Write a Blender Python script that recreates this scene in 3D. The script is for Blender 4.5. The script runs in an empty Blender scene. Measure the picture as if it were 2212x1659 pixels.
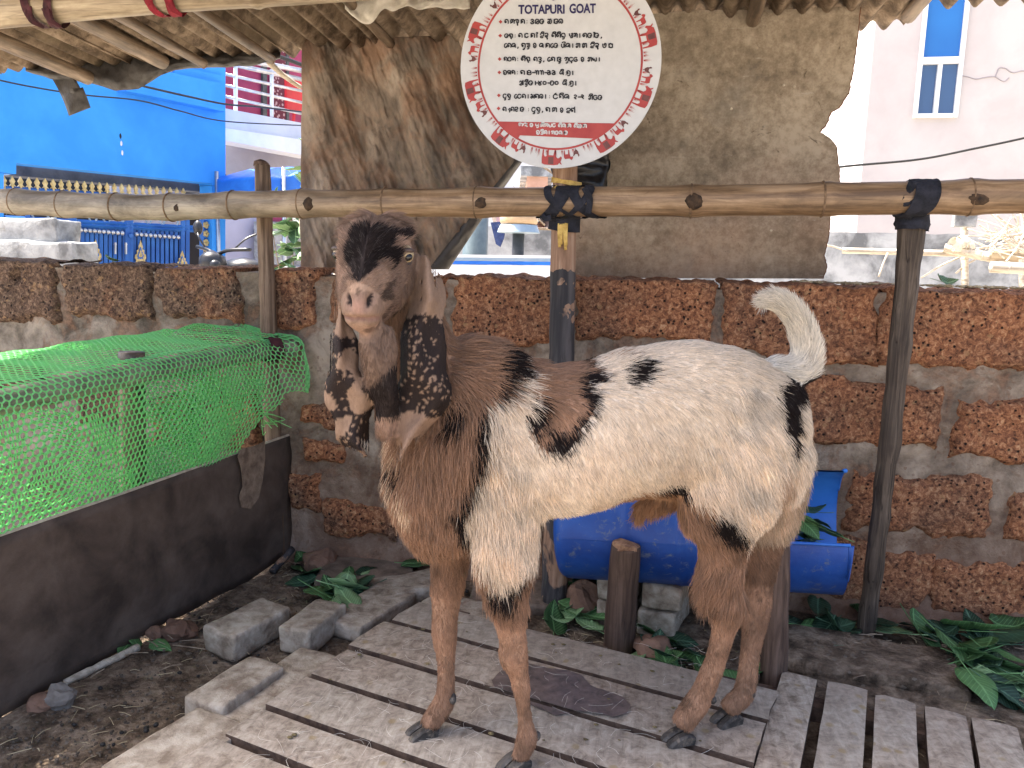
import bpy, bmesh, math, random
import numpy as np
from mathutils import Vector, Matrix, noise as mn

# ------------------------------------------------------------------ camera, world, sun, exposure
FOC, EYE, PITCH, ROLL, YAW = 1671.0/2212.0, 1.05, 8.3, -1.65, 10.0
scene = bpy.context.scene
R_ = math.radians
def _rz(a): c, s = math.cos(a), math.sin(a); return np.array([[c,-s,0],[s,c,0],[0,0,1]])
def _rx(a): c, s = math.cos(a), math.sin(a); return np.array([[1,0,0],[0,c,-s],[0,s,c]])
CR = _rz(R_(YAW)) @ _rx(R_(90-PITCH)) @ _rz(R_(-ROLL))
CC = np.array([0, 0, EYE])
cam_d = bpy.data.cameras.new('camera'); cam = bpy.data.objects.new('camera', cam_d)
scene.collection.objects.link(cam); scene.camera = cam
cam_d.sensor_width = 36.0; cam_d.lens = 36.0*FOC; cam_d.clip_start = 0.05; cam_d.clip_end = 500
M4 = Matrix(CR.tolist()).to_4x4(); M4.translation = Vector(CC); cam.matrix_world = M4

SUN_AZ, SUN_EL = 172.0, 64.0          # direction the light comes FROM, degrees from +X towards +Y
w = bpy.data.worlds.new('World'); scene.world = w; w.use_nodes = True
nt = w.node_tree; nt.nodes.clear()
sky = nt.nodes.new('ShaderNodeTexSky'); sky.sky_type = 'NISHITA'; sky.sun_disc = False
sky.sun_elevation = R_(SUN_EL); sky.sun_rotation = R_(90-SUN_AZ); sky.dust_density = 5.0; sky.air_density = 0.7; sky.ozone_density = 0.4
bg = nt.nodes.new('ShaderNodeBackground'); bg.inputs[1].default_value = 0.15
wo = nt.nodes.new('ShaderNodeOutputWorld')
nt.links.new(sky.outputs[0], bg.inputs[0]); nt.links.new(bg.outputs[0], wo.inputs[0])
sl = bpy.data.lights.new('sun', 'SUN'); sl.energy = 4.6; sl.angle = R_(0.53); sl.color = (1, .95, .86)
so = bpy.data.objects.new('sun', sl); scene.collection.objects.link(so)
sd = Vector((math.cos(R_(SUN_AZ))*math.cos(R_(SUN_EL)), math.sin(R_(SUN_AZ))*math.cos(R_(SUN_EL)), math.sin(R_(SUN_EL))))
so.rotation_euler = sd.to_track_quat('Z', 'Y').to_euler(); so.location = sd*30
vs = scene.view_settings; vs.view_transform = 'Standard'; vs.look = 'None'; vs.exposure = 2.15; vs.gamma = 1.0
vs.use_curve_mapping = False
scene.cycles.max_bounces = 8; scene.cycles.diffuse_bounces = 4; scene.cycles.transparent_max_bounces = 12
scene.cycles.use_denoising = True

# ------------------------------------------------------------------ helpers
rnd = random.Random(7)
def ray(x, y):                                # x,y in a 2212 x 1659 picture
    return CR @ np.array([(x-1106)/1671., -(y-829.5)/1671., -1.])
def at(x, y, X=None, Y=None, Z=None, D=None):
    d = ray(x, y)
    if X is not None: t = X/d[0]
    elif Y is not None: t = Y/d[1]
    elif Z is not None: t = (Z-EYE)/d[2]
    else: t = D
    return Vector(CC + t*d)
def N(p, s=1., o=0): return mn.noise(Vector((p[0]*s+o, p[1]*s+o*1.7, p[2]*s-o)))
def FR(p, s=1., oc=4, o=0): return mn.fractal(Vector((p[0]*s+o, p[1]*s+o*1.7, p[2]*s-o)), 1.0, 2.0, oc)

def link(o): scene.collection.objects.link(o); return o
def tag(o, label=None, cat=None, group=None, kind=None):
    if label: o['label'] = label
    if cat: o['category'] = cat
    if group: o['group'] = group
    if kind: o['kind'] = kind
    return o
def empty(name, loc, label=None, cat=None, group=None):
    o = bpy.data.objects.new(name, None); o.location = loc; o.empty_display_size = .05; link(o)
    return tag(o, label, cat, group)
def mk(name, vf, mat, parent=None, smooth=False, label=None, cat=None, group=None, kind=None):
    v, f = vf[0], vf[1]
    me = bpy.data.meshes.new(name); me.from_pydata([tuple(q) for q in v], [], [tuple(q) for q in f]); me.update()
    if smooth: me.shade_smooth()
    o = bpy.data.objects.new(name, me); link(o)
    if mat: me.materials.append(mat)
    if parent is not None:
        o.parent = parent
        o.matrix_parent_inverse = Matrix.Translation(-parent_loc(parent))
    return tag(o, label, cat, group, kind)
def parent_loc(p):
    l = Vector(p.location) if p.parent is None else Vector((0,0,0))
    if p.parent is not None: return Vector((0,0,0))
    return l
def join(*vfs):
    V, F = [], []
    for v, f in vfs:
        n = len(V); V += list(v); F += [tuple(i+n for i in q) for q in f]
    return V, F
def box(c, s, rz=0., M=None):
    hx, hy, hz = s[0]/2, s[1]/2, s[2]/2
    v = [Vector((x*hx, y*hy, z*hz)) for z in (-1,1) for y in (-1,1) for x in (-1,1)]
    Rm = M if M is not None else Matrix.Rotation(rz, 3, 'Z')
    v = [Rm @ q + Vector(c) for q in v]
    return v, [(0,2,3,1),(4,5,7,6),(0,1,5,4),(2,6,7,3),(0,4,6,2),(1,3,7,5)]
def rbox(c, s, rz=0., M=None, r=.006, seg=2, nz=0., ns=20., cuts=0, seed=0):
    """bevelled box with worn, uneven faces"""
    bm = bmesh.new(); bmesh.ops.create_cube(bm, size=1)
    for q in bm.verts: q.co = Vector((q.co.x*s[0], q.co.y*s[1], q.co.z*s[2]))
    bmesh.ops.bevel(bm, geom=bm.edges[:], offset=r, segments=seg, profile=.6, affect='EDGES')
    if cuts:
        bmesh.ops.subdivide_edges(bm, edges=[e for e in bm.edges if e.calc_length() > .02], cuts=cuts, use_grid_fill=True)
    if nz:
        for q in bm.verts:
            n = mn.noise_vector(q.co*ns+Vector((seed*3.1, seed*1.3, seed))) ; q.co += n*nz
    Rm = M if M is not None else Matrix.Rotation(rz, 3, 'Z')
    bm.verts.ensure_lookup_table(); bm.verts.index_update()
    v = [Rm @ q.co + Vector(c) for q in bm.verts]; f = [[w_.index for w_ in g.verts] for g in bm.faces]
    bm.free(); return v, f
def frames(pts):
    T = []
    n = len(pts)
    for i in range(n):
        a, b = pts[max(i-1,0)], pts[min(i+1,n-1)]; T.append((b-a).normalized())
    up = Vector((0,0,1)) if abs(T[0].z) < .9 else Vector((0,1,0))
    A = T[0].cross(up).normalized(); out = []
    for t in T:
        A = (A - t*A.dot(t)).normalized(); out.append((A, t.cross(A).normalized()))
    return out
def tube(pts, rad, n=10, cap=True, jit=0., js=30., seed=0, sx=1.):
    pts = [Vector(p) for p in pts]
    if not hasattr(rad, '__len__'): rad = [rad]*len(pts)
    V, F = [], []
    for i, (p, (a, b)) in enumerate(zip(pts, frames(pts))):
        for k in range(n):
            th = 2*math.pi*k/n; d = a*math.cos(th)*sx + b*math.sin(th); r = rad[i]
            if jit: r *= 1+jit*mn.noise((p+d*r)*js+Vector((seed,seed,seed)))
            V.append(p+d*r)
    for i in range(len(pts)-1):
        for k in range(n):
            k2 = (k+1)%n; F.append((i*n+k, i*n+k2, (i+1)*n+k2, (i+1)*n+k))
    if cap:
        F.append(tuple(range(n-1,-1,-1))); F.append(tuple((len(pts)-1)*n+k for k in range(n)))
    return V, F
def resamp(pts, n):
    pts = [Vector(p) for p in pts]; out = []
    P_ = [pts[0]*2-pts[1]]+pts+[pts[-1]*2-pts[-2]]
    m = len(pts)-1
    for i in range(n):
        t = i/(n-1)*m; k = min(int(t), m-1); u = t-k; a,b,c,d = P_[k:k+4]
        out.append(.5*((2*b)+(c-a)*u+(2*a-5*b+4*c-d)*u*u+(3*b-a-3*c+d)*u**3))
    return out
def grid(fn, nu, nv, flip=False):
    V = [fn(i/nu, j/nv) for j in range(nv+1) for i in range(nu+1)]
    F = []
    for j in range(nv):
        for i in range(nu):
            a = j*(nu+1)+i; q = (a, a+1, a+nu+2, a+nu+1); F.append(q[::-1] if flip else q)
    return V, F
def thick(vf, off):
    """give a sheet real thickness along a constant offset vector"""
    v, f = vf; n = len(v); off = Vector(off)
    V = list(v)+[Vector(q)+off for q in v]; F = [tuple(q) for q in f]+[tuple(i+n for i in q[::-1]) for q in f]
    cnt = {}
    for q in f:
        for i in range(len(q)):
            a, b = q[i], q[(i+1)%len(q)]; cnt[(a,b)] = cnt.get((a,b),0)+1
    for (a,b) in list(cnt):
        if (b,a) not in cnt: F.append((b,a,a+n,b+n))
    return V, F
def poly(pts, off):
    """flat polygon prism"""
    n = len(pts); pts = [Vector(p) for p in pts]; off = Vector(off)
    V = pts+[p+off for p in pts]; F = [tuple(range(n)), tuple(range(2*n-1,n-1,-1))]
    for i in range(n): j=(i+1)%n; F.append((j,i,i+n,j+n))
    return V, F

# ------------------------------------------------------------------ materials
class NB:
    def __init__(s, name):
        s.m = bpy.data.materials.new(name); s.m.use_nodes = True; s.t = s.m.node_tree; s.t.nodes.clear()
        s.out = s.n('ShaderNodeOutputMaterial'); s.b = s.n('ShaderNodeBsdfPrincipled'); s.l(s.b.outputs[0], s.out.inputs[0])
        s.pos = None
    def n(s, ty, **k):
        q = s.t.nodes.new(ty)
        for a, v in k.items(): setattr(q, a, v)
        return q
    def l(s, a, b): s.t.links.new(a, b)
    def P(s, scale=(1,1,1), obj=False, rot=None):
        if obj: src = s.n('ShaderNodeTexCoord').outputs['Object']
        else: src = s.n('ShaderNodeNewGeometry').outputs['Position']
        mp = s.n('ShaderNodeMapping'); mp.inputs['Scale'].default_value = scale
        if rot: mp.inputs['Rotation'].default_value = rot
        s.l(src, mp.inputs[0]); return mp.outputs[0]
    def noise(s, vec, scale, detail=5, rough=.6, dist=0., color=False):
        q = s.n('ShaderNodeTexNoise'); q.inputs['Scale'].default_value = scale; q.inputs['Detail'].default_value = detail
        q.inputs['Roughness'].default_value = rough; q.inputs['Distortion'].default_value = dist
        s.l(vec, q.inputs['Vector']); return q.outputs[1 if color else 0]
    def vor(s, vec, scale, feat='F1', rnd_=1.):
        q = s.n('ShaderNodeTexVoronoi', feature=feat); q.inputs['Scale'].default_value = scale; q.inputs['Randomness'].default_value = rnd_
        s.l(vec, q.inputs['Vector']); return q
    def ramp(s, fac, stops):
        q = s.n('ShaderNodeValToRGB'); e = q.color_ramp.elements
        while len(e) < len(stops): e.new(.5)
        for i, (p, c) in enumerate(stops):
            e[i].position = p; e[i].color = (*c, 1) if hasattr(c, '__len__') else (c, c, c, 1)
        s.l(fac, q.inputs[0]); return q.outputs[0]
    def mix(s, fac, a, b, mode='MIX'):
        q = s.n('ShaderNodeMix', data_type='RGBA', blend_type=mode)
        for sock, v in ((q.inputs[0], fac), (q.inputs[6], a), (q.inputs[7], b)):
            if hasattr(v, 'is_linked'): s.l(v, sock)
            elif hasattr(v, '__len__'): sock.default_value = (*v, 1)
            else: sock.default_value = v
        return q.outputs[2]
    def math(s, op, a, b=0., c=None):
        q = s.n('ShaderNodeMath', operation=op)
        for i, v in enumerate((a, b, c)):
            if v is None: continue
            if hasattr(v, 'is_linked'): s.l(v, q.inputs[i])
            else: q.inputs[i].default_value = v
        return q.outputs[0]
    def bump(s, h, strength=.5, dist=.01, prev=None):
        q = s.n('ShaderNodeBump'); q.inputs['Strength'].default_value = strength; q.inputs['Distance'].default_value = dist
        s.l(h, q.inputs['Height'])
        if prev is not None: s.l(prev, q.inputs['Normal'])
        return q.outputs[0]
    def rand(s): return s.n('ShaderNodeObjectInfo').outputs['Random']
    def set(s, col=None, rough=None, nrm=None, **k):
        for key, v in (('Base Color', col), ('Roughness', rough), ('Normal', nrm)):
            if v is None: continue
            if hasattr(v, 'is_linked'): s.l(v, s.b.inputs[key])
            elif hasattr(v, '__len__'): s.b.inputs[key].default_value = (*v, 1)
            else: s.b.inputs[key].default_value = v
        for key, v in k.items(): s.b.inputs[key.replace('_', ' ')].default_value = v
        return s.m
def simple(name, c1, c2, scale=8., rough=.7, bump=.3, bd=.004, stretch=(1,1,1), spec=.4, bs=None, dirt=None, c3=None, **k):
    """two or three tone mottled surface with fine relief"""
    b = NB(name); p = b.P(stretch); f = b.noise(p, scale, 6, .62, .3)
    st = [(.37, c1), (.63, c2)] if c3 is None else [(.36, c1), (.5, c2), (.64, c3)]
    col = b.ramp(f, st)
    if dirt:
        d = b.ramp(b.noise(b.P(), dirt[1], 6, .7, .5), [(dirt[2], 0.), (dirt[2]+.14, 1.)]); col = b.mix(d, col, dirt[0])
    h = b.noise(p, bs or scale*6, 4, .7)
    return b.set(col, rough, b.bump(h, bump, bd), Specular_IOR_Level=spec, **k)

def mat_laterite():
    b = NB('laterite'); p = b.P(); r = b.rand()
    big = b.noise(p, 5, 4, .6); fine = b.noise(p, 75, 6, .75, .6)
    col = b.ramp(fine, [(.33,(.045,.021,.013)),(.45,(.21,.085,.043)),(.55,(.38,.165,.078)),(.67,(.58,.35,.19))])
    dark = b.ramp(fine, [(.34,(.018,.014,.012)),(.5,(.085,.060,.044)),(.66,(.24,.175,.125))])
    # soot and moss dulls the left end of the wall (wall coordinate, metres)
    sx = b.n('ShaderNodeSeparateXYZ'); b.l(b.n('ShaderNodeNewGeometry').outputs['Position'], sx.inputs[0])
    lf = b.math('MULTIPLY_ADD', sx.outputs[0], -1.1, -1.05); lf = b.math('ADD', lf, b.math('MULTIPLY', b.math('SUBTRACT', big, .5), 2.4))
    lf = b.ramp(lf, [(0.,0.),(.8,.85)])
    col = b.mix(lf, col, dark)
    col = b.mix(b.ramp(big, [(.42,0.),(.68,.5)]), col, dark)
    fl = b.vor(p, 95); col = b.mix(b.ramp(fl.outputs['Color'], [(.86,0.),(.9,.55)]), col, (.36,.22,.11))
    pit = b.vor(p, 62); pm = b.ramp(pit.outputs['Distance'], [(.16,0.),(.3,1.)]); on = b.ramp(pit.outputs['Color'], [(.5,1.),(.54,0.)])
    pm = b.mix(on, pm, (1,1,1)) if False else b.math('MAXIMUM', pm, on)
    col = b.mix(pm, (.018,.010,.008), col)  # pits go near-black: shade in the hollows is painted into the colour
    nr = b.bump(fine, .9, .010); nr = b.bump(pm, .9, .006, nr)
    return b.set(col, .88, nr, Specular_IOR_Level=.25)
def mat_mortar():
    b = NB('mortar'); p = b.P()
    f = b.noise(p, 9, 8, .68, .4); col = b.ramp(f, [(.37,(.13,.102,.078)),(.5,(.275,.22,.168)),(.63,(.41,.34,.265))])
    m = b.ramp(b.noise(p, 3.2, 5, .6), [(.5,0.),(.60,.75)]); col = b.mix(m, col, b.ramp(b.noise(p, 40, 6, .75), [(.38,(.075,.058,.044)),(.62,(.22,.175,.135))]))
    sp = b.vor(p, 120); col = b.mix(b.ramp(sp.outputs['Color'], [(.84,0.),(.9,.5)]), col, (.15,.08,.05))
    sx = b.n('ShaderNodeSeparateXYZ'); b.l(b.n('ShaderNodeNewGeometry').outputs['Position'], sx.inputs[0])
    red = b.math('MULTIPLY', b.ramp(b.math('ADD', sx.outputs[2], b.math('MULTIPLY', f, .3)), [(.25,1.),(.6,0.)]), .55)
    col = b.mix(red, col, (.22,.105,.06))
    gy = b.ramp(b.math('MULTIPLY_ADD', sx.outputs[0], -.9, -.9), [(0.,0.),(.9,.75)]); col = b.mix(gy, col, b.ramp(f, [(.38,(.075,.068,.058)),(.62,(.34,.305,.26))]))
    rs = b.ramp(b.noise(p, 7, 6, .7, .6), [(.50,0.),(.60,.6)]); col = b.mix(rs, col, b.ramp(b.noise(p, 60, 5, .75), [(.38,(.10,.055,.036)),(.62,(.30,.165,.10))]))
    h = b.noise(p, 45, 6, .75)
    return b.set(col, .95, b.bump(h, 1., .012), Specular_IOR_Level=.15)
def mat_wood(name, c1, c2, c3, axis, s1=70, rough=.75, crack=.35, knots=False, bump=.5, blot=None):
    """grain stretched along axis (0,1,2); 'obj' direction given in world space"""
    b = NB(name); st = [1,1,1]; st[axis] = .045; p = b.P(tuple(st)); p0 = b.P()
    f = b.noise(p, s1, 6, .65, .6); col = b.ramp(f, [(.36,c1),(.5,c2),(.64,c3)])
    big = b.noise(p0, 6, 5, .6); col = b.mix(b.ramp(big, [(.4,.0),(.7,.55)]), col, c1)
    if blot:
        bm_ = b.ramp(b.noise(p0, blot[1], 4, .55, 1.2), [(blot[2],0.),(blot[2]+.05,1.)]); sz = b.n('ShaderNodeSeparateXYZ'); b.l(b.n('ShaderNodeNewGeometry').outputs['Position'], sz.inputs[0])
        zf = b.math('ADD', sz.outputs[2], b.math('MULTIPLY', b.noise(p0, 40, 3), .04)); up = b.ramp(zf, [(.0,1.),(1.055,1.),(1.06,0.)]) if False else b.math('LESS_THAN', zf, 1.075)
        solid_ = b.math('MULTIPLY', b.math('GREATER_THAN', zf, .80), b.math('GREATER_THAN', b.noise(p0, 9, 3), .40))
        col = b.mix(b.math('MULTIPLY', b.math('MAXIMUM', bm_, solid_), up), col, b.ramp(b.noise(p, 30, 4), [(.4,(.03,.028,.03)),(.6,(.09,.08,.078))]))
    cr = b.ramp(b.noise(p, s1*.45, 3, .5, 1.), [(.5-.02,0.),(.5,1.),(.52,0.)])
    col = b.mix(b.math('MULTIPLY', cr, crack), col, (.02,.014,.01))
    return b.set(col, rough, b.bump(b.math('SUBTRACT', f, b.math('MULTIPLY', cr, crack)), bump, .004), Specular_IOR_Level=.3)
def mat_slat(name, ang):
    """weathered grey boards: speckled, stained, hair-strewn; grain along ang (about z)"""
    b = NB(name); p = b.P((1,.06,1), rot=(0,0,ang)) ; p0 = b.P(); r = b.rand()
    f = b.noise(p, 60, 6, .7, .4); s = b.noise(p0, 38, 7, .72, .6); bg_ = b.noise(p0, 3.5, 5, .6)
    col = b.ramp(s, [(.36,(.155,.122,.088)),(.48,(.355,.298,.232)),(.62,(.56,.495,.405))])
    col = b.mix(.4, col, b.ramp(f, [(.38,(.14,.11,.082)),(.62,(.48,.42,.35))]))
    col = b.mix(b.ramp(bg_, [(.43,0.),(.60,.65)]), col, b.ramp(s, [(.38,(.15,.105,.075)),(.62,(.38,.295,.225))]))
    col = b.mix(b.math('MULTIPLY', r, .35), col, (.30,.27,.23))
    fl = b.vor(p0, 42); col = b.mix(b.math('MULTIPLY', b.ramp(fl.outputs['Color'], [(.8,0.),(.86,.7)]), b.ramp(fl.outputs['Distance'], [(.25,1.),(.5,0.)])), col, (.27,.20,.10))
    return b.set(col, .82, b.bump(b.math('ADD', f, s), .6, .004), Specular_IOR_Level=.25)
def mat_bamboo(name, ca, cb, cc, axis, grey=False):
    b = NB(name); st = [1,1,1]; st[axis] = .05; p = b.P(tuple(st)); p0 = b.P()
    f = b.noise(p, 55, 6, .6, .4); g = b.noise(b.P((.35,1,1) if axis == 0 else (1,.35,1)), 14, 6, .68, .5)
    col = b.ramp(b.math('ADD', b.math('MULTIPLY', f, .55), b.math('MULTIPLY', g, .45)), [(.39,ca),(.5,cb),(.61,cc)])
    col = b.mix(b.ramp(b.noise(p, 120, 3, .5), [(.60,0.),(.68,.6)]), col, ca)
    if grey:
        sx = b.n('ShaderNodeSeparateXYZ'); b.l(b.n('ShaderNodeNewGeometry').outputs['Position'], sx.inputs[0])
        gl = b.ramp(b.math('MULTIPLY_ADD', sx.outputs[0], -1.0, -.75), [(0.,0.),(.7,.85)])
        col = b.mix(gl, col, b.ramp(g, [(.38,(.10,.09,.073)),(.5,(.205,.185,.148)),(.62,(.34,.31,.25))]))
    cr = b.ramp(b.noise(p, 22, 2, .5, .3), [(.492,0.),(.5,1.),(.508,0.)]); col = b.mix(b.math('MULTIPLY', cr, .3), col, (.05,.03,.015))
    return b.set(col, .48, b.bump(b.math('ADD', f, g), .25, .003), Specular_IOR_Level=.45)
def mat_dirt():
    b = NB('dirt'); p = b.P()
    f = b.noise(p, 14, 8, .7, .3); g = b.noise(p, 1.6, 4, .6)
    col = b.ramp(f, [(.38,(.055,.039,.026)),(.5,(.155,.110,.075)),(.62,(.30,.23,.165))])
    col = b.mix(b.ramp(g, [(.45,0.),(.7,.6)]), col, b.ramp(f, [(.38,(.07,.055,.041)),(.62,(.29,.235,.175))]))
    v = b.vor(p, 90); col = b.mix(b.ramp(v.outputs['Color'], [(.82,0.),(.88,.7)]), col, (.20,.17,.135))
    h = b.noise(p, 55, 6, .75)
    return b.set(col, .92, b.bump(b.math('ADD', h, b.math('MULTIPLY', v.outputs['Distance'], -.5)), .8, .010), Specular_IOR_Level=.2)
def mat_tarp():
    b = NB('tarpaulin'); p = b.P((1.25,1,.8), rot=(0,.5,0)); p0 = b.P()
    f = b.noise(p, 4.5, 7, .62, .35); col = b.ramp(f, [(.34,(.060,.050,.042)),(.47,(.165,.13,.10)),(.56,(.27,.21,.16)),(.66,(.36,.30,.24))])
    rust = b.ramp(b.noise(p0, 4.5, 6, .65, .6), [(.47,0.),(.60,.6)]); col = b.mix(rust, col, b.ramp(f, [(.4,(.16,.085,.05)),(.6,(.34,.19,.11))]))
    gr = b.ramp(b.noise(p0, 8, 6, .7, .6), [(.56,0.),(.70,.65)]); col = b.mix(gr, col, (.065,.06,.055))
    h = b.noise(p, 22, 7, .7, .5)
    return b.set(col, .6, b.bump(h, .6, .010), Specular_IOR_Level=.4)
def mat_sheet():
    b = NB('stained_board'); p = b.P(); p2 = b.P((1,1,1.5))
    f = b.math('ADD', b.math('MULTIPLY', b.noise(p2, 3.2, 5, .6, .1), .5), b.math('MULTIPLY', b.noise(p, 34, 6, .75), .5)); g = b.noise(p, 2.0, 4, .55)
    col = b.ramp(f, [(.40,(.155,.122,.088)),(.5,(.262,.213,.155)),(.60,(.38,.32,.245))])
    sx = b.n('ShaderNodeSeparateXYZ'); b.l(b.n('ShaderNodeNewGeometry').outputs['Position'], sx.inputs[0])
    # the lower part is rust-tinted where the bark dust has washed down
    lo = b.math('ADD', b.math('MULTIPLY_ADD', sx.outputs[2], -1.5, 2.3), b.math('MULTIPLY', b.math('SUBTRACT', g, .5), 2.6))
    col = b.mix(b.ramp(lo, [(.1,0.),(.9,.75)]), col, b.ramp(f, [(.38,(.27,.165,.105)),(.62,(.47,.335,.24))]))
    col = b.mix(b.ramp(b.noise(p, 3.4, 5, .6), [(.50,0.),(.64,.4)]), col, (.17,.165,.15))
    st = b.ramp(b.noise(p, 16, 5, .7, 1.), [(.64,0.),(.70,.8)]); col = b.mix(st, col, (.075,.055,.035))
    st2 = b.ramp(b.noise(b.P((.3,1,1.6)), 26, 5, .7, 1.), [(.66,0.),(.70,.7)]); col = b.mix(st2, col, (.40,.36,.30))
    return b.set(col, .75, b.bump(b.noise(p, 60, 5, .7), .35, .004), Specular_IOR_Level=.3)
def mat_roof():
    b = NB('corrugated_sheet'); p = b.P((1,.8,1)); f = b.noise(p, 16, 7, .7, .3)
    col = b.ramp(f, [(.38,(.075,.054,.037)),(.5,(.17,.126,.088)),(.62,(.285,.22,.158))])
    col = b.mix(b.ramp(b.noise(b.P(), 5, 5, .6), [(.5,0.),(.66,.6)]), col, (.17,.13,.085))
    col = b.mix(b.ramp(b.noise(b.P(), 22, 5, .7), [(.62,0.),(.68,.7)]), col, (.055,.035,.022))
    return b.set(col, .85, b.bump(b.noise(b.P(), 70, 5, .7), .35, .004), Specular_IOR_Level=.2)
def mat_net():
    b = NB('green_net'); b.b.inputs['Base Color'].default_value = (.25,.70,.30,1); b.b.inputs['Roughness'].default_value = .4
    tr = b.n('ShaderNodeBsdfTranslucent'); tr.inputs[0].default_value = (.34,.72,.20,1)
    mx = b.n('ShaderNodeMixShader'); mx.inputs[0].default_value = .45
    b.l(b.b.outputs[0], mx.inputs[1]); b.l(tr.outputs[0], mx.inputs[2]); b.l(mx.outputs[0], b.out.inputs[0]); return b.m
def mat_leaf(name, c1, c2):
    b = NB(name); r = b.rand(); p = b.P(obj=True)
    col = b.ramp(r, [(0.,c1),(.6,c2),(1.,tuple(x*1.35 for x in c2))])
    col = b.mix(b.math('MULTIPLY', b.noise(b.P(), 40, 4, .6), .5), col, tuple(x*.6 for x in c1))
    sx = b.n('ShaderNodeSeparateXYZ'); b.l(p, sx.inputs[0])
    ab = b.math('ABSOLUTE', sx.outputs[1]); vein = b.ramp(ab, [(.0008,1.),(.0022,0.)])
    sv = b.n('ShaderNodeTexWave', wave_type='BANDS'); sv.inputs['Scale'].default_value = 26; cm = b.n('ShaderNodeCombineXYZ')
    b.l(b.math('SUBTRACT', sx.outputs[0], b.math('MULTIPLY', ab, .9)), cm.inputs[0]); b.l(cm.outputs[0], sv.inputs['Vector'])
    v2 = b.ramp(sv.outputs[0], [(.88,0.),(.98,.45)])
    col = b.mix(b.math('MAXIMUM', vein, v2), col, tuple(min(1,x*1.9+.03) for x in c2))
    return b.set(col, .58, b.bump(v2, .4, .002), Specular_IOR_Level=.3)

MT = {}
MT['laterite'] = mat_laterite(); MT['mortar'] = mat_mortar(); MT['dirt'] = mat_dirt(); MT['tarp'] = mat_tarp(); MT['sheet'] = mat_sheet()
MT['roof'] = mat_roof(); MT['net'] = mat_net()
MT['rail'] = mat_bamboo('bamboo_rail_skin', (.115,.07,.038), (.245,.157,.087), (.39,.27,.165), 0, grey=True)
MT['bamboo'] = mat_bamboo('bamboo_skin', (.17,.125,.08), (.31,.245,.165), (.45,.375,.265), 0)
MT['bamboo_y'] = mat_bamboo('bamboo_pole_skin', (.06,.042,.029), (.14,.10,.066), (.25,.185,.128), 1)
MT['bamboo_pale'] = mat_bamboo('bleached_bamboo', (.30,.25,.19), (.48,.42,.33), (.62,.56,.46), 0)
MT['node'] = simple('bamboo_node', (.09,.055,.03), (.22,.14,.08), 60, .7)
MT['knot'] = simple('branch_scar', (.02,.012,.008), (.07,.04,.02), 60, .8, .6)
MT['post_grey'] = mat_wood('weathered_post', (.035,.026,.02), (.085,.064,.048), (.16,.125,.095), 2, 60, crack=.9)
MT['post_brown'] = mat_wood('brown_post', (.085,.055,.036), (.19,.13,.09), (.29,.215,.155), 2, 60, crack=.3)
MT['post_bark'] = mat_wood('half_barked_post', (.20,.115,.07), (.33,.20,.13), (.43,.29,.20), 2, 60, crack=.25, blot=((.05,.043,.042), 7.5, .47))
MT['stump'] = mat_wood('dark_bark', (.05,.03,.022), (.105,.066,.048), (.16,.105,.078), 2, 50, crack=.4)
MT['cut_end'] = simple('sawn_end', (.18,.09,.05), (.38,.23,.14), 60, .85, .6)
ANG = math.radians(-15.9)
MT['slat_l'] = mat_slat('grey_board', R_(90)-ANG+0.0)
MT['slat_r'] = mat_slat('grey_slat', -ANG)
MT['slat_side'] = simple('board_edge', (.05,.03,.022), (.13,.085,.06), 40, .85)  # dark brown board sides; shade of the gaps is put into this colour
MT['ply'] = simple('dark_ply', (.040,.029,.023), (.078,.057,.045), 6., .65, .4, .004, c3=(.118,.089,.071), bs=50, dirt=((.042,.030,.024), 3., .56))
MT['ply_edge'] = simple('ply_edge', (.36,.30,.23), (.56,.49,.39), 30, .8)
MT['mud'] = simple('dried_mud', (.12,.085,.06), (.26,.20,.15), 30, .95, .6)
MT['brick'] = simple('dusty_brick', (.20,.155,.115), (.34,.285,.22), 22, .92, .8, .006, c3=(.47,.41,.335), bs=70, dirt=((.25,.15,.105), 12., .60))
MT['stone'] = simple('red_rubble', (.13,.07,.045), (.24,.14,.095), 12, .9, .6, .006, bs=50)
MT['greystone'] = simple('grey_rubble', (.14,.12,.105), (.26,.235,.205), 16, .9, .6, .006, bs=50)
MT['drum'] = simple('blue_plastic', (.010,.046,.23), (.018,.088,.37), 5, .45, .25, .003, dirt=((.13,.16,.22), 34., .56), bs=90)
MT['drum_in'] = simple('blue_plastic_inside', (.012,.10,.46), (.03,.17,.60), 5, .45, .1, .003)
MT['black_plastic'] = simple('black_plastic', (.006,.006,.007), (.018,.018,.02), 20, .3, .5, .01, bs=18)
MT['grey_plastic'] = simple('grey_plastic_sheet', (.03,.028,.028), (.075,.07,.066), 9, .5, .5, .012, bs=16)
MT['black_cloth'] = simple('black_cloth', (.006,.007,.012), (.022,.024,.036), 30, .9, .6, .004, bs=160)
MT['yellow'] = simple('yellow_ribbon', (.42,.25,.05), (.70,.49,.14), 40, .6, .4, .003)
MT['red_cloth'] = simple('red_cloth', (.16,.008,.018), (.30,.02,.035), 30, .8, .5, .004)
MT['maroon_cloth'] = simple('maroon_cloth', (.03,.008,.012), (.08,.02,.028), 30, .8, .5, .004)
MT['sack'] = simple('white_sack', (.55,.51,.43), (.74,.70,.62), 14, .8, .5, .005, bs=130)
MT['straw'] = simple('straw', (.26,.20,.11), (.46,.38,.24), 30, .8)
MT['dung'] = simple('dropping', (.008,.007,.007), (.02,.018,.016), 60, .5)
MT['twig'] = simple('twig', (.17,.12,.08), (.34,.27,.19), 40, .85)
MT['leaf'] = mat_leaf('leaf_green', (.03,.075,.026), (.075,.165,.055))
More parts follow.
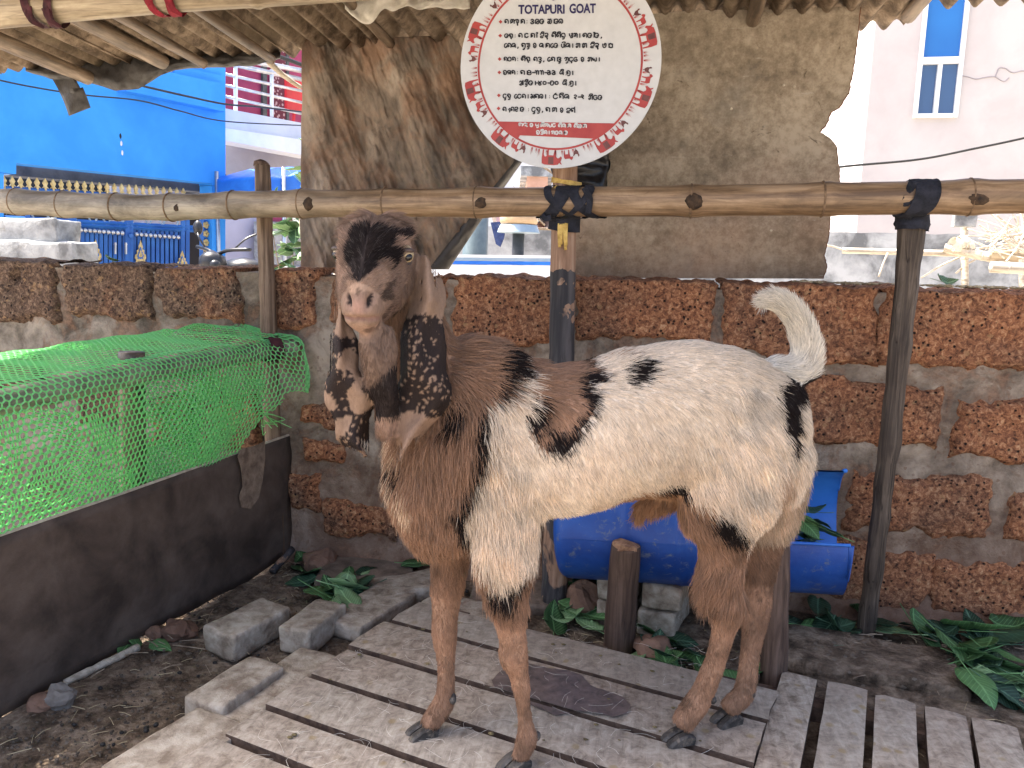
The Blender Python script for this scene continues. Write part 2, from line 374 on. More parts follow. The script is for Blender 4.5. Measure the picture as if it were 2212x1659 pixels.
MT['leaf_pale'] = mat_leaf('leaf_pale', (.09,.17,.08), (.17,.28,.13))
MT['leaf_dark'] = mat_leaf('leaf_dark', (.016,.042,.024), (.036,.085,.045))
MT['wire'] = simple('black_wire', (.008,.008,.008), (.02,.02,.02), 30, .5)
MT['blue_wall'] = simple('blue_paint', (.024,.25,.72), (.036,.295,.82), 2.2, .75, .12, .004, bs=40, dirt=((.06,.32,.76), 5., .66))
MT['blue_dark'] = simple('dark_blue_gray', (.05,.06,.085), (.10,.11,.14), 5, .7)
MT['gate_blue'] = simple('gate_paint', (.018,.10,.36), (.03,.15,.46), 5, .45, .05)
MT['gold'] = simple('gold_paint', (.42,.31,.12), (.62,.50,.25), 20, .4, .2, Metallic=.35)
MT['steel'] = simple('steel', (.45,.46,.47), (.6,.61,.62), 10, .3, .05, Metallic=.8)
MT['lilac'] = simple('lilac_plaster', (.36,.35,.44), (.42,.41,.50), 2, .85, .1)
MT['taupe'] = simple('taupe_plaster', (.27,.25,.26), (.33,.31,.32), 2, .85, .1)
MT['white_pl'] = simple('white_plaster', (.60,.63,.68), (.70,.72,.76), 2, .85, .1)
MT['pale_pl'] = simple('pale_plaster', (.46,.49,.55), (.54,.57,.62), 2, .85, .1)
MT['maroon'] = simple('maroon_wall', (.24,.025,.08), (.30,.04,.105), 3, .7, .1)
MT['pinkwall'] = simple('pink_beige_plaster', (.46,.42,.41), (.51,.475,.46), 1.6, .88, .25, .004, bs=60)
MT['cream'] = simple('cream_plaster', (.46,.44,.43), (.53,.51,.49), 2, .85, .1)
MT['conc'] = simple('stained_concrete', (.13,.135,.14), (.29,.30,.305), 3.2, .95, .6, .008, c3=(.42,.43,.435), bs=30)
MT['conc2'] = simple('concrete_block', (.14,.142,.142), (.28,.285,.285), 7, .95, .7, .012, c3=(.40,.405,.40), bs=30, dirt=((.24,.235,.22), 14., .56))
MT['frame_w'] = simple('white_frame', (.68,.71,.72), (.74,.77,.78), 5, .4, .02)
MT['tarp_blue'] = simple('blue_tarp', (.012,.12,.52), (.02,.17,.64), 4, .5, .4, .02, bs=6)
MT['orange_pl'] = simple('orange_plaster', (.46,.25,.17), (.56,.33,.24), 3, .85)
MT['rose_pl'] = simple('rose_plaster', (.52,.34,.38), (.60,.42,.45), 3, .85)
MT['dkgrey'] = simple('dark_grey_metal', (.035,.04,.042), (.075,.08,.085), 8, .5)
MT['lampglass'] = simple('amber_lamp_glass', (.50,.34,.19), (.60,.43,.26), 8, .3)
MT['pale_blue'] = simple('pale_blue_paint', (.20,.29,.38), (.27,.36,.45), 6, .5)
MT['denim'] = simple('blue_rag', (.02,.035,.11), (.05,.075,.18), 20, .9)
MT['red_pl'] = simple('red_plastic', (.50,.012,.02), (.58,.02,.03), 6, .35)
MT['black_gloss'] = simple('black_moulding', (.012,.012,.013), (.03,.03,.032), 8, .3)
b = NB('window_glass'); MT['glass'] = b.set(b.ramp(b.noise(b.P(), .8, 2), [(.3,(.012,.10,.34)),(.7,(.02,.15,.44))]), .12, None, Specular_IOR_Level=.6)
b = NB('lower_window_glass'); MT['glass2'] = b.set((.03,.07,.16), .06, None, Specular_IOR_Level=.9)
b = NB('curtain'); vq = b.vor(b.P(), 16); MT['curtain'] = b.set(b.ramp(vq.outputs['Distance'], [(.25,(.40,.27,.28)),(.42,(.11,.02,.035))]), .9)
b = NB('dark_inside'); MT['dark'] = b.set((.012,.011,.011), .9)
b = NB('sign_white'); MT['sign'] = b.set(b.ramp(b.noise(b.P(), 30, 4), [(.3,(.47,.48,.49)),(.7,(.53,.54,.55))]), .45, b.bump(b.noise(b.P((1,1,8)), 120, 3), .08, .001))
MT['ink'] = simple('black_ink', (.012,.012,.016), (.02,.02,.026), 20, .5, .0)
MT['navy'] = simple('navy_ink', (.012,.008,.06), (.02,.014,.085), 20, .5, .0)
MT['sign_red'] = simple('red_ink', (.30,.035,.035), (.36,.05,.045), 20, .5, .0)
MT['sign_dkred'] = simple('brown_ink', (.09,.03,.03), (.14,.05,.045), 40, .5, .0)
# ------------------------------------------------------------------ ground
def ground_fn(u, v):
    x, y = -60+u*120, -60+v*120
    return Vector((x, y, 0))
g = mk('ground', ([(-150,-150,-.06),(150,-150,-.06),(150,150,-.06),(-150,150,-.06)], [(0,1,2,3)]), simple('yard_earth', (.26,.225,.18), (.42,.37,.30), 1.5, .95, .4, .01, bs=20), kind='structure')
def floor_fn(u, v):
    x, y = -2.4+u*4.4, .2+v*2.4
    p = (x, y, 0); z = .012*FR(p, 3., 4)+.004*FR(p, 22., 3)
    if x < -.75: z += .006*FR(p, 40., 3, 5)
    z -= .012*max(0, 1-abs(y-1.55)/.5)*max(0, 1-abs(x+1.05)/.3)
    return Vector((x, y, z))
mk('shed_floor', grid(floor_fn, 260, 140), MT['dirt'], smooth=True, kind='structure')
# low stone edging between the platform and the wall (dusty flagstones)
# ------------------------------------------------------------------ laterite wall
WY, WT = 2.50, 1.035
wall = empty('laterite_wall', (0, WY+.13, 0), 'low wall of pitted red laterite blocks in rough mortar behind the goat', 'wall')
def mort_fn(u, v):
    x, z = -3.4+u*6.2, -.05+v*(WT+.035)
    p = (x, 0, z); y = WY+.006-.012*FR(p, 5., 4)-.008*FR(p, 17., 3, 3)
    if z < .12: y -= .05*(1-z/.12)**2
    return Vector((x, y, min(z, WT-.02+.012*N(p, 6))))
V, F = grid(mort_fn, 250, 44)
top = [Vector((V[-251+i].x, V[-251+i].y, V[-251+i].z)) for i in range(251)]
mb = join((V, F), box((-.3, WY+.15, .49), (6.2, .22, .98)))
t_n = 6
def mtop(u, v):
    i = int(round(u*250)); q = top[i]; y = q.y+v*(.27)
    return Vector((q.x, y, q.z+.008*FR((q.x, y, 0), 14, 3)+(.004 if 0 < v < 1 else 0)))
mk('mortar', join(mb, grid(mtop, 250, t_n)), MT['mortar'], wall, smooth=True)
def block(x0, z0, x1, z1, seed, top=False, depth=.05):
    nx, nz = max(8, int((x1-x0)/.0105)), max(6, int((z1-z0)/.0105))
    cx, cz, hx, hz = (x0+x1)/2, (z0+z1)/2, (x1-x0)/2, (z1-z0)/2
    def fn(u, v):
        a, c = u*2-1, v*2-1
        x, z = cx+a*hx, cz+c*hz
        p = (x+seed*.37, seed*1.1, z)
        wob = .030*FR(p, 5.5, 4)+.010*FR(p, 22, 3)
        ex, ez = hx*(1-abs(a))+wob, (hz*(1-abs(c)) if not (top and c > 0) else .05)+wob
        e = min(ex, ez); y = WY-.016
        if e < .034: y += .055*(1-max(e,-.03)/.034)**1.6
        y += .006*FR(p, 12, 4, 2)+.0045*FR(p, 38, 3, 5)
        vd = mn.voronoi(Vector((x*46+seed, 3.1, z*46)))[0]
        if vd[0] < .26: y += .010*(1-vd[0]/.26)
        if top and c > .999: z = WT-.006+.016*FR(p, 9, 3, 8)+.006*FR(p, 40, 3)
        return Vector((x, y, z))
    V, F = grid(fn, nx, nz); n = len(V)
    if top:                                           # the block's own weathered top face
        row = V[-(nx+1):]; k0 = len(V)-(nx+1)
        prev = list(range(k0, k0+nx+1))
        for j in range(1, 7):
            cur = []
            for i, q in enumerate(row):
                y = q.y+j*.04; z = q.z+.010*FR((q.x, y, 0), 16, 3)+.003*j*(1 if j < 3 else .5)
                cur.append(len(V)); V.append(Vector((q.x, y, z)))
            F += [(prev[i], prev[i+1], cur[i+1], cur[i]) for i in range(nx)]
            prev = cur
    return V, F
def W(x, y): q = at(x, y, Y=WY); return q.x, q.z
blocks = [  # picture rectangle of each block on the wall face
 (-330,566,-70,690,1),(-60,566,128,700,1),(138,562,330,692,1),(334,562,522,694,1),(590,570,694,708,1),(712,575,960,712,1),(975,588,1243,756,1),(1252,597,1536,752,1),(1566,602,1888,784,1),(1912,622,2260,806,1),
 (-200,745,100,870,0),(160,800,300,930,0),(318,850,425,985,0),(428,842,560,985,0),(640,868,745,925,0),(650,945,745,1005,0),(800,800,960,930,0),(1010,800,1220,940,0),(1260,800,1480,950,0),(1730,815,2030,974,0),(2064,855,2330,1010,0),
 (620,1020,692,1112,0),(700,1082,850,1162,0),(900,1000,1180,1140,0),(1200,990,1420,1120,0),(1838,1008,2136,1166,0),(2176,1046,2420,1190,0),
 (1240,1150,1420,1235,0),(1470,1160,1700,1290,0),(1700,1150,1876,1300,0),(1888,1192,2002,1338,0),(2006,1202,2320,1352,0)]
for i, (a, b_, c, d, tp) in enumerate(blocks):
    x0, z1 = W(a, b_); x1, z0 = W(c, d)
    if tp: z1 = WT
    z1 = max(z1, z0+.05)
    mk('laterite_block', block(x0-.012, z0-.012, x1+.012, z1+(0 if tp else .012), i*7.3+2, bool(tp)), MT['laterite'], wall, smooth=True)

# ------------------------------------------------------------------ bamboo rail with nodes and scars
def culm(pts, r, nodes, n=20, steps=8, swell=.13):
    """bamboo culm through pts (world), node positions as path parameter 0..1"""
    m = 160; P_ = resamp(pts, m+1); rad = []
    for i in range(m+1):
        t = i/m; rr = r(t) if callable(r) else r
        for k in nodes:
            d = (t-k)*m/1.3
            rr *= 1+swell*math.exp(-d*d)*(1 if d > -.2 else .8)
            if abs(t-k) < .0022: rr *= .955
        rad.append(rr)
    return tube(P_, rad, n), P_
rail_pts = [at(-130,428,Y=2.36),at(0,434,Y=2.35),at(300,448,Y=2.34),at(575,441,Y=2.33),at(850,439,Y=2.32),at(1230,436,Y=2.31),at(1500,434,Y=2.30),at(1800,430,Y=2.29),at(2212,424,Y=2.28),at(2330,422,Y=2.28)]
def node_t(px):
    best = None
    Pq = resamp(rail_pts, 801)
    for i, q in enumerate(Pq):
        d = CR.T @ (np.array(q)-CC); x = 1106+1671*d[0]/-d[2]
        if best is None or abs(x-px) < best[0]: best = (abs(x-px), i/800)
    return best[1]
npx = [37,140,252,372,505,655,834,1031,1492,1776,2090]
nts = [node_t(x) for x in npx]
rail = empty('bamboo_rail', (0,2.32,1.2), 'long horizontal bamboo rail tied across the posts above the goat', 'rail')
(rv, rf), RP = culm(rail_pts, lambda t: .0400+.005*t, nts, 24)
mk('culm', (rv, rf), MT['rail'], rail, smooth=True)
def on_rail(px, r0=.0):
    t = node_t(px); Pq = resamp(rail_pts, 801); i = int(t*800); tan = (Pq[min(i+2,800)]-Pq[max(i-2,0)]).normalized()
    return Pq[i], tan, .0400+.005*t
for x in npx:
    c, tn, r = on_rail(x); nv = tube([c-tn*.0035, c-tn*.001, c+tn*.001, c+tn*.0035], [r*1.06, r*1.15, r*1.15, r*1.06], 24, cap=False)
    mk('node_ring', nv, MT['node'], rail, smooth=True)
def blob(c, rx, ry, rz, seed=0, nz=.25, sub=2, ns=2.5):
    bm = bmesh.new(); bmesh.ops.create_icosphere(bm, subdivisions=sub, radius=1)
    for q in bm.verts:
        k = 1+nz*mn.noise(q.co*ns+Vector((seed*5.3, seed, 0))); q.co = Vector((q.co.x*rx*k, q.co.y*ry*k, q.co.z*rz*k))+Vector(c)
    bm.verts.index_update(); r = ([q.co.copy() for q in bm.verts], [[w_.index for w_ in f.verts] for f in bm.faces]); bm.free(); return r
for x, y, s in ((378,450,.020),(661,446,.024),(1034,443,.022),(1494,438,.026),(2108,432,.034)):
    c, tn, r = on_rail(x+4); d = Vector(CC)-c; d.normalize()
    cc = c+d*r*.93; cc.z += (0 if x < 2000 else -.004)
    mk('branch_scar', blob(cc, s, .012, s*.9 if x < 2000 else s*.55, x), MT['knot'], rail, smooth=True)

# ------------------------------------------------------------------ posts
def post(name, pts, rad, mat, label, n=16, jit=.10, sx=1., cut=None, flat=False):
    e = empty(name, (pts[0][0], pts[0][1], 0), label, 'post')
    P_ = resamp(pts, 40); R = [rad[0]+(rad[1]-rad[0])*i/39 for i in range(40)]
    mk('shaft', tube(P_, R, n, jit=jit, js=14, seed=len(label), sx=sx), mat, e, smooth=not flat)
    if cut:
        a = P_[-1]; r = R[-1]
        mk('cut_end', tube([a-Vector((0,0,.004)), a+Vector((0,0,.006)), a+Vector((.002,.002,.014))], [r*.98, r*.9, r*.45], n, jit=.3, js=60), cut, e)
    return e
lp0, lp1 = at(592,1010,Y=2.455), at(567,356,Y=2.455)
post('wooden_post', [Vector((lp0.x+.005,2.46,0)), lp0, lp1], (.030,.026), MT['post_brown'], 'round brown wooden post at the left end of the net, broken top above the rail', cut=MT['stump'])
mb0, mt0 = at(1197,1318,Z=0), at(1222,300,Y=2.37)
post('wooden_post', [mb0, at(1212,800,Y=2.35), mt0, mt0+Vector((0,0,.2))], (.042,.034), MT['post_bark'], 'tall half-barked wooden post carrying the round sign')
rb0, rt0 = at(1868,1376,Z=0), at(1972,470,Y=2.33)
post('wooden_post', [rb0, (rb0+rt0)/2+Vector((.006,0,0)), rt0], (.024,.034), MT['post_grey'], 'leaning weathered grey post with a long crack under the right end of the rail', n=9, jit=.22, flat=False)
sb, st_ = at(1336,1402,Z=0), at(1352,1178,Y=2.07)
post('short_post', [sb, st_], (.044,.041), MT['stump'], 'short dark sawn-off post in front of the blue drum', cut=MT['cut_end'], jit=.06)
qb, qt = at(1672,1488,Z=0), at(1678,1120,Y=1.985)
post('square_post', [qb, qt], (.034,.032), MT['stump'], 'dark upright post behind the hind legs of the goat', n=8, jit=.12)

# ------------------------------------------------------------------ ties and rags
def ribbon(pts, wd, mat, name='strip', parent=None, th=.002, nrm=None, wave=.0, seed=0, twist=0., **k):
    P_ = resamp(pts, max(10, len(pts)*6)); fr = []
    L = []
    for i, p in enumerate(P_):
        t = (P_[min(i+1,len(P_)-1)]-P_[max(i-1,0)]).normalized()
        n = (nrm(p) if nrm else Vector((0,-1,0))); s = t.cross(n).normalized()
        ww = wd if not callable(wd) else wd(i/(len(P_)-1))
        n2 = s.cross(t).normalized()
        wv = wave*math.sin(i*1.1+seed)
        row = []
        for j in (-1,-.5,0,.5,1):
            row.append(p+s*ww*.5*j+n2*(wv*(1 if j in (-.5,.5) else -.4)+.0015*N(p*1., 60, seed+j)))
        L.append(row)
    V = [q for r in L for q in r]; F = []
    for i in range(len(L)-1):
        for j in range(4):
            a = i*5+j; F.append((a, a+1, a+6, a+5))
    return mk(name, thick((V, F), (0, th, 0)), mat, parent, smooth=True, **k)
def wrap(c, tn, r, w, mat, parent, name='wrap', turns=1., tilt=.0, seed=0):
    """a cloth band wound round a pole"""
    a = tn.orthogonal().normalized(); b2 = tn.cross(a).normalized(); n = 28
    V, F = [], []
    for i in range(n+1):
        th = 2*math.pi*turns*i/n; rad = a*math.cos(th)+b2*math.sin(th)
        for j in range(6):
            u = j/5-.5; rr = r*(1.06+.10*abs(N((th*2, j, seed), 1.7)))+.002*i/n
            V.append(c+rad*rr+tn*(u*w+tilt*math.sin(th)+.004*N((th,j,seed), 1.5)))
    for i in range(n):
        for j in range(5): k = i*6+j; F.append((k, k+1, k+7, k+6))
    return mk(name, (V, F), mat, parent, smooth=True)
c, tn, r = on_rail(1232)
tie = empty('cloth_tie', c, 'black cloth and yellow ribbon knotted where the rail crosses the sign post', 'cloth tie')
wrap(c-tn*.05, tn, r, .045, MT['black_cloth'], tie, tilt=.035, seed=1); wrap(c+tn*.052, tn, r, .034, MT['black_cloth'], tie, tilt=-.04, seed=2)
wrap(c+tn*.01, tn, r*1.03, .026, MT['black_cloth'], tie, tilt=.05, seed=3); wrap(c-tn*.01, tn, r*1.02, .022, MT['black_cloth'], tie, tilt=-.055, seed=4)
pz = at(1218,478,Y=2.355); wrap(Vector((pz.x, 2.365, pz.z)), Vector((0,0,1)), .043, .05, MT['black_cloth'], tie, seed=5, tilt=.008)
pz = at(1222,393,Y=2.355); wrap(Vector((pz.x, 2.37, pz.z)), Vector((0,.1,1)), .041, .014, MT['yellow'], tie, 'ribbon', seed=6, tilt=.010)
yf = 2.355-.062
ribbon([at(1195,405,Y=yf-.0),at(1215,432,Y=yf-.004),at(1240,412,Y=yf-.004)], .024, MT['yellow'], 'ribbon', tie, wave=.003)
ribbon([at(1188,440,Y=yf),at(1202,446,Y=yf-.006),at(1210,438,Y=yf)], .020, MT['yellow'], 'ribbon', tie, wave=.003, seed=3)
for k, (x0, x1, y1) in enumerate(((1208,1209,534),(1214,1212,528),(1219,1222,540),(1224,1223,530))):
    ribbon([at(x0,482,Y=2.318),at((x0+x1)/2-1,508,Y=2.312),at(x1,y1,Y=2.316)], .009, MT['yellow'], 'ribbon', tie, wave=.001, seed=k)
ribbon([at(1190,470,Y=2.27),at(1178,472,Y=2.27),at(1170,464,Y=2.275)], .016, MT['black_cloth'], 'loose_end', tie)
ribbon([at(1262,405,Y=2.262),at(1274,430,Y=2.258),at(1270,462,Y=2.27)], .018, MT['black_cloth'], 'loose_end', tie)
c, tn, r = on_rail(1980)
tie2 = empty('cloth_tie', c, 'black rag binding the rail to the leaning right-hand post', 'cloth tie')
wrap(c, tn, r, .062, MT['black_cloth'], tie2, tilt=.016, seed=8); wrap(c-tn*.012, tn, r*1.03, .04, MT['black_cloth'], tie2, tilt=.02, seed=18)
q = at(1970,478,Y=2.33); wrap(q, Vector((-.1,0,1)), .039, .040, MT['black_cloth'], tie2, seed=9); wrap(q-Vector((0,0,.008)), Vector((.2,0,1)), .041, .02, MT['black_cloth'], tie2, seed=10)
ribbon([at(1948,470,Y=2.285),at(1968,440,Y=2.245),at(1985,392,Y=2.25)], .05, MT['black_cloth'], 'strap', tie2, wave=.003)
q = at(577,731,Y=2.455); rt_ = empty('red_tie', q, 'small red cloth tie round the left post at the net rail', 'cloth tie')
wrap(q, Vector((.1,0,1)), .031, .016, MT['red_cloth'], rt_, seed=11); ribbon([q+Vector((.0,-.034,-.002)), q+Vector((.018,-.04,.008)), q+Vector((.03,-.035,-.004))], .014, MT['red_cloth'], 'loose_end', rt_)

# ------------------------------------------------------------------ roof: corrugated sheets, rafters, purlin
def zr(x, y): return 1.880+.030*x+(2.95-y)*.05
def sheet(x0, x1, y0, y1, dz, ph, pitch=.076, amp=.017, ragged=.0, seed=0):
    nu = int((x1-x0)/pitch*10); nv = 16
    def fn(u, v):
        x = x0+u*(x1-x0); y = y0+v*(y1-y0)
        if v > .99: y += ragged*N((x, seed, 0), 7)+ragged*.5*N((x, seed, 0), 23)
        return Vector((x, y, zr(x, y)+dz+amp*math.sin(2*math.pi*(x/pitch)+ph)+.004*N((x, y, seed), 3)))
    return thick(grid(fn, nu, nv), (0, 0, .006))
RY0 = 1.2
for i, (x0, x1, y0_, ye, dz, lab) in enumerate(((-3.42,-2.68,2.1,2.90,.004,'leftmost corrugated roof sheet over the net pen'),(-2.72,-2.09,2.1,2.93,.018,'corrugated roof sheet left of the sagging black plastic'),(-2.13,-1.42,RY0,2.95,.024,'corrugated roof sheet above the sagging black plastic at the eave'),
        (-1.46,-.52,RY0,2.98,.032,'corrugated roof sheet ending above the brown tarpaulin'),(-.56,.24,RY0,2.93,.046,'corrugated roof sheet behind the round sign'),(.18,.80,RY0,3.00,.026,'corrugated roof sheet with wavy eave in front of the pink house'),(.84,1.75,RY0,2.80,.012,'rightmost corrugated roof sheet at the top right corner'))):
    mk('roof_sheet', sheet(x0, x1, y0_, ye, dz, i*1.3, ragged=.018, seed=i), MT['roof'], smooth=True, label=lab, cat='roof sheet', group='corrugated roof sheets')
rafts = [(190,168,.030,'thick rafter pole over the blue house, leftmost under the roof',.0),(352,134,.030,'thick rafter pole with split end beside the hanging black plastic',.0),(440,138,.020,'thin squared rafter above the sagging black plastic',.0),
 (587,128,.019,'slender rafter pole ending above the balcony house',.01),(848,100,.018,'slender rafter pole above the brown tarpaulin under the white sack',.0),(1622,58,.026,'split rafter stub beside the hole in the roof',.0),(1962,34,.026,'sawn rafter end sticking out at the top right in front of the blue window',.0),(-90,190,.03,'rafter pole at the left edge of the picture',.0)]
for i, (x, y, r, lab, dx) in enumerate(rafts):
    e_ = at(x, y, Y=2.86); s_ = Vector((e_.x+dx+.02*rnd.uniform(-1,1), 1.3, e_.z+.075))
    P_ = resamp([s_, (s_+e_)/2+Vector((.008*rnd.uniform(-1,1),0,.006)), e_], 24)
    ra = empty('rafter', e_, lab, 'rafter', 'rafters under the roof')
    mk('pole', tube(P_, [r*.92+.0*k for k in range(24)], 12, jit=.12, js=12, seed=i), MT['bamboo_y'], ra, smooth=True)
    mk('cut_end', tube([e_-Vector((0,.004,0)), e_+Vector((0,.003,0))], [r*.9, r*.75], 12, jit=.2, js=50), MT['cut_end'], ra)
pp = [at(-60,34,Y=2.22), at(0,26,Y=2.22), at(350,-8,Y=2.22), at(700,-32,Y=2.22)]; pp += [pp[-1]+Vector((.9,0,.03))]
(cv, cf), _ = culm(pp, .047, [.16,.34,.50,.66,.84], 20)
pu = empty('purlin', pp[0], 'thick bamboo purlin under the roof at the top left', 'purlin'); mk('culm', (cv, cf), MT['bamboo'], pu, smooth=True)
for (x, y, sp, m, lab) in ((105,20,28,'maroon_cloth','dark maroon rag looped round the bamboo purlin at the far left'),(362,-6,30,'red_cloth','crimson rag looped round the bamboo purlin')):
    q = at(x, y, Y=2.22); e = empty('rag_tie', q, lab, 'rag')
    for s in (-1, 1):
        wrap(q+Vector((s*.03,0,0)), (pp[2]-pp[1]).normalized(), .048, .028, MT[m], e, tilt=.012*s, seed=x+s)
        ribbon([q+Vector((s*.03,-.05,-.01)), q+Vector((s*.032+.012,-.052,-.045)), q+Vector((s*.03+.034,-.03,-.062))], lambda t: .028*(1-t*.7), MT[m], 'loose_end', e, wave=.002)
# black plastic sagging under the eave and its torn strip
def lerp_tab(tab, x):
    for (a, p), (b_, q) in zip(tab[:-1], tab[1:]):
        if a <= x <= b_: return p+(q-p)*(x-a)/(b_-a)
    return tab[-1][1]
def sag(u, v):
    x = 55+u*550
    yt = lerp_tab([(0,140),(60,146),(200,128),(330,122),(540,112),(610,112)], x)
    yb = lerp_tab([(0,150),(60,156),(110,170),(190,178),(250,196),(300,192),(345,165),(380,150),(440,147),(540,143),(610,126)], x)+3*N((x*.03,0,0),1)
    return at(x, yt+(yb-yt)*v, Y=2.925-.035*math.sin(v*2.6)+.014*FR((u*14, v*2, 1), 1.6, 3))
mk('plastic_sheet', thick(grid(sag, 90, 10), (0,.003,.002)), MT['grey_plastic'], smooth=True, label='dark plastic sheet sagging under the eave in front of the blue house', cat='plastic sheet')
def strip(u, v):
    x = 100+u*46+v*48+5*math.sin(v*3); y = 150+v*100-u*18*(1 if v > .5 else .3); return at(x, y, Y=2.9+.02*math.sin(u*3+v*4)+.006*N((u*3,v*5,0),2))
mk('plastic_strip', thick(grid(strip, 8, 16), (0,.003,0)), MT['grey_plastic'], smooth=True, label='torn dark plastic strip dangling from the eave over the blue wall', cat='plastic strip')
def sackf(u, v):
    x = 745+u*270; yb = 18+14*N((u*9,0,0),1)+(42*math.exp(-((u-.17)/.09)**2)); y = -14+v*(yb+14)
    return at(x, y, Y=2.46+.03*math.sin(u*14+v*2)+.012*FR((u*12,v*4,2),1,3))
mk('sack_cloth', thick(grid(sackf, 70, 10), (0,.003,.001)), MT['sack'], smooth=True, label='torn white sack cloth tucked under the roof beside the sign', cat='sack cloth')
# twigs / hanging wood by the roof hole
for (a, b_, r, lab) in (((1660,66),(1690,78),.006,'dark stick across the roof hole'),((1715,70),(1740,128),.005,'short twig dangling from the roof hole')):
    A, B = at(*a, Y=2.84), at(*b_, Y=2.82); mk('stick', tube(resamp([A,(A+B)/2+Vector((.01,0,.006)),B],8), r, 7, jit=.2), MT['twig'], smooth=True, label=lab, cat='stick')
A, B = at(575,128,Y=2.93), at(652,190,Y=3.0)
mk('branch', tube(resamp([A,(A+B)/2+Vector((0,0,-.008)),B],14), [.013-.0004*i for i in range(14)], 9, jit=.25, js=40), MT['bamboo_pale'], smooth=True, label='pale broken branch poking out from the eave by the tarpaulin', cat='branch')

# ------------------------------------------------------------------ tarpaulin, stained board, black bag
def tarp_edge(v):                                     # right hand edge going down
    pts = [(985,76),(1040,200),(1128,346),(1046,462),(968,580)]
    t = v*4; k = min(int(t), 3); f = t-k; return (pts[k][0]+(pts[k+1][0]-pts[k][0])*f, pts[k][1]+(pts[k+1][1]-pts[k][1])*f)
def tarpf(u, v):
    rx, ry = tarp_edge(v); lx, ly = 652-4*v+3*N((0,v*6,0),1), 86+v*506
    x, y = lx+(rx-lx)*u, ly+(ry-ly)*u
    d = u*.75+v*.35
    fold = .045*math.sin(x*.020-y*.006+1.2*N((x*.006,y*.003,0),1))+.028*FR((x*.022-y*.008, y*.0035, 3), 1, 4)+.014*FR((x*.05-y*.02, y*.014, 7), 1, 3)+.007*FR((x*.13-y*.03, y*.035, 9), 1, 3)-.016*abs(N((x*.016+y*.011, x*.002, 5),1))-.010*abs(N((x*.03+y*.016, x*.004, 15),1))-.008*abs(N((x*.05-y*.012, y*.006, 25),1))
    return at(x, y, Y=2.90-.02+fold*min(1, u*6)*min(1,(1-u)*8+.25))
mk('tarpaulin', thick(grid(tarpf, 190, 170), (0,.004,0)), MT['tarp'], smooth=True, label='creased brown tarpaulin hanging from the roof behind the goat\'s head', cat='tarpaulin')
def backf(u, v):
    e = tarp_edge(.46+v*.54); x = e[0]-44*u*(.35+.65*v)+1; y = e[1]+2
    return at(x, y, Y=2.872-.03*math.sin(u*2.2)+.006*FR((u*3,v*9,1),1,3))
mk('tarp_fold', thick(grid(backf, 10, 40), (0,.004,0)), MT['grey_plastic'], bpy.data.objects['tarpaulin'], smooth=True)
edge = [(1240,600),(1240,400),(1240,50),(1300,40),(1500,22),(1700,20),(1858,12),(1852,80),(1846,120),(1842,150),(1836,180),(1834,200),(1822,215),(1812,232),(1796,240),(1788,255),(1782,272),(1770,284),(1790,296),(1805,312),(1808,335),(1812,368),(1814,392),(1796,405),(1793,440),(1792,480),(1788,520),(1782,540),(1780,556),(1786,572),(1777,602)]
ep = []
for i in range(len(edge)):
    a, b_ = edge[i], edge[(i+1)%len(edge)]; n = 6 if (i > 5 and i < len(edge)-1) else 2
    for k in range(n):
        f = k/n; x, y = a[0]+(b_[0]-a[0])*f, a[1]+(b_[1]-a[1])*f
        if i > 5 and i < len(edge)-1: x += 2.6*N((x*.11, y*.11, 0), 1)+1.5*N((x*.4,y*.4,3),1)
        ep.append(at(x, y, Y=2.80))
bd = empty('stained_board', (.15,2.8,1.03), 'large stained board with a ragged torn right edge standing on the wall', 'board')
mk('panel', poly(ep[::-1], (0,.012,0)), MT['sheet'], bd)
core = []
for i, p in enumerate(ep):
    core.append(p+Vector((.006 if p.x > .4 else 0, .004, 0)))
mk('torn_edge', poly([q+Vector((0,.010,0)) for q in core][::-1], (0,.006,0)), simple('torn_core', (.10,.04,.02), (.2,.09,.05), 50, .9), bd)
for (x, y) in ((1693,184),(1716,187),(1580,235),(1650,273),(1687,274),(1666,498)):
    q = at(x, y, Y=2.797)
    mk('flake', blob(q, .0045, .003, .0045, x), MT['ply_edge'], bd)
def bagf(u, v):
    th = u*2*math.pi; yy = 305+v*104; w = 66*(1-.12*v); x = 1252+w*math.cos(th)+8*N((u*4,v*3,0),1); d = .05*math.sin(th)
    return at(x, yy+6*N((u*5,v*3,4),1), Y=2.62+d+.02*FR((u*5,v*4,5),1,3))
mk('black_bag', grid(bagf, 40, 16), MT['black_plastic'], smooth=True, label='crumpled black plastic bag hanging behind the sign post', cat='plastic bag')
# ------------------------------------------------------------------ round sign
SY = 2.262
sc_ = at(1207,139,Y=SY); SR = (at(1423,139,Y=SY)-at(990,139,Y=SY)).length/2
sign = empty('round_sign', sc_, 'round white information sign about the goat breed on the post', 'sign')
def disc(c, r0, r1, y, th, n=96, inner=None):
    V, F = [], []
    for k in range(n):
        a = 2*math.pi*k/n
        for r in (r0, r1): V.append(Vector((c.x+r*math.cos(a), y, c.z+r*math.sin(a))))
    for k in range(n): a, b2 = 2*k, 2*((k+1)%n); F.append((a, a+1, b2+1, b2))
    return thick((V, F), (0, th, 0))
def cyl_y(c, r, y0, y1, n=96):
    V = [Vector((c.x+r*math.cos(2*math.pi*k/n), y, c.z+r*math.sin(2*math.pi*k/n))) for y in (y0, y1) for k in range(n)]
    F = [tuple(range(n)), tuple(range(2*n-1, n-1, -1))]+[((k+1)%n, k, n+k, n+(k+1)%n) for k in range(n)]
    return V, F
mk('board', cyl_y(sc_, SR, SY, SY+.006), MT['sign'], sign)
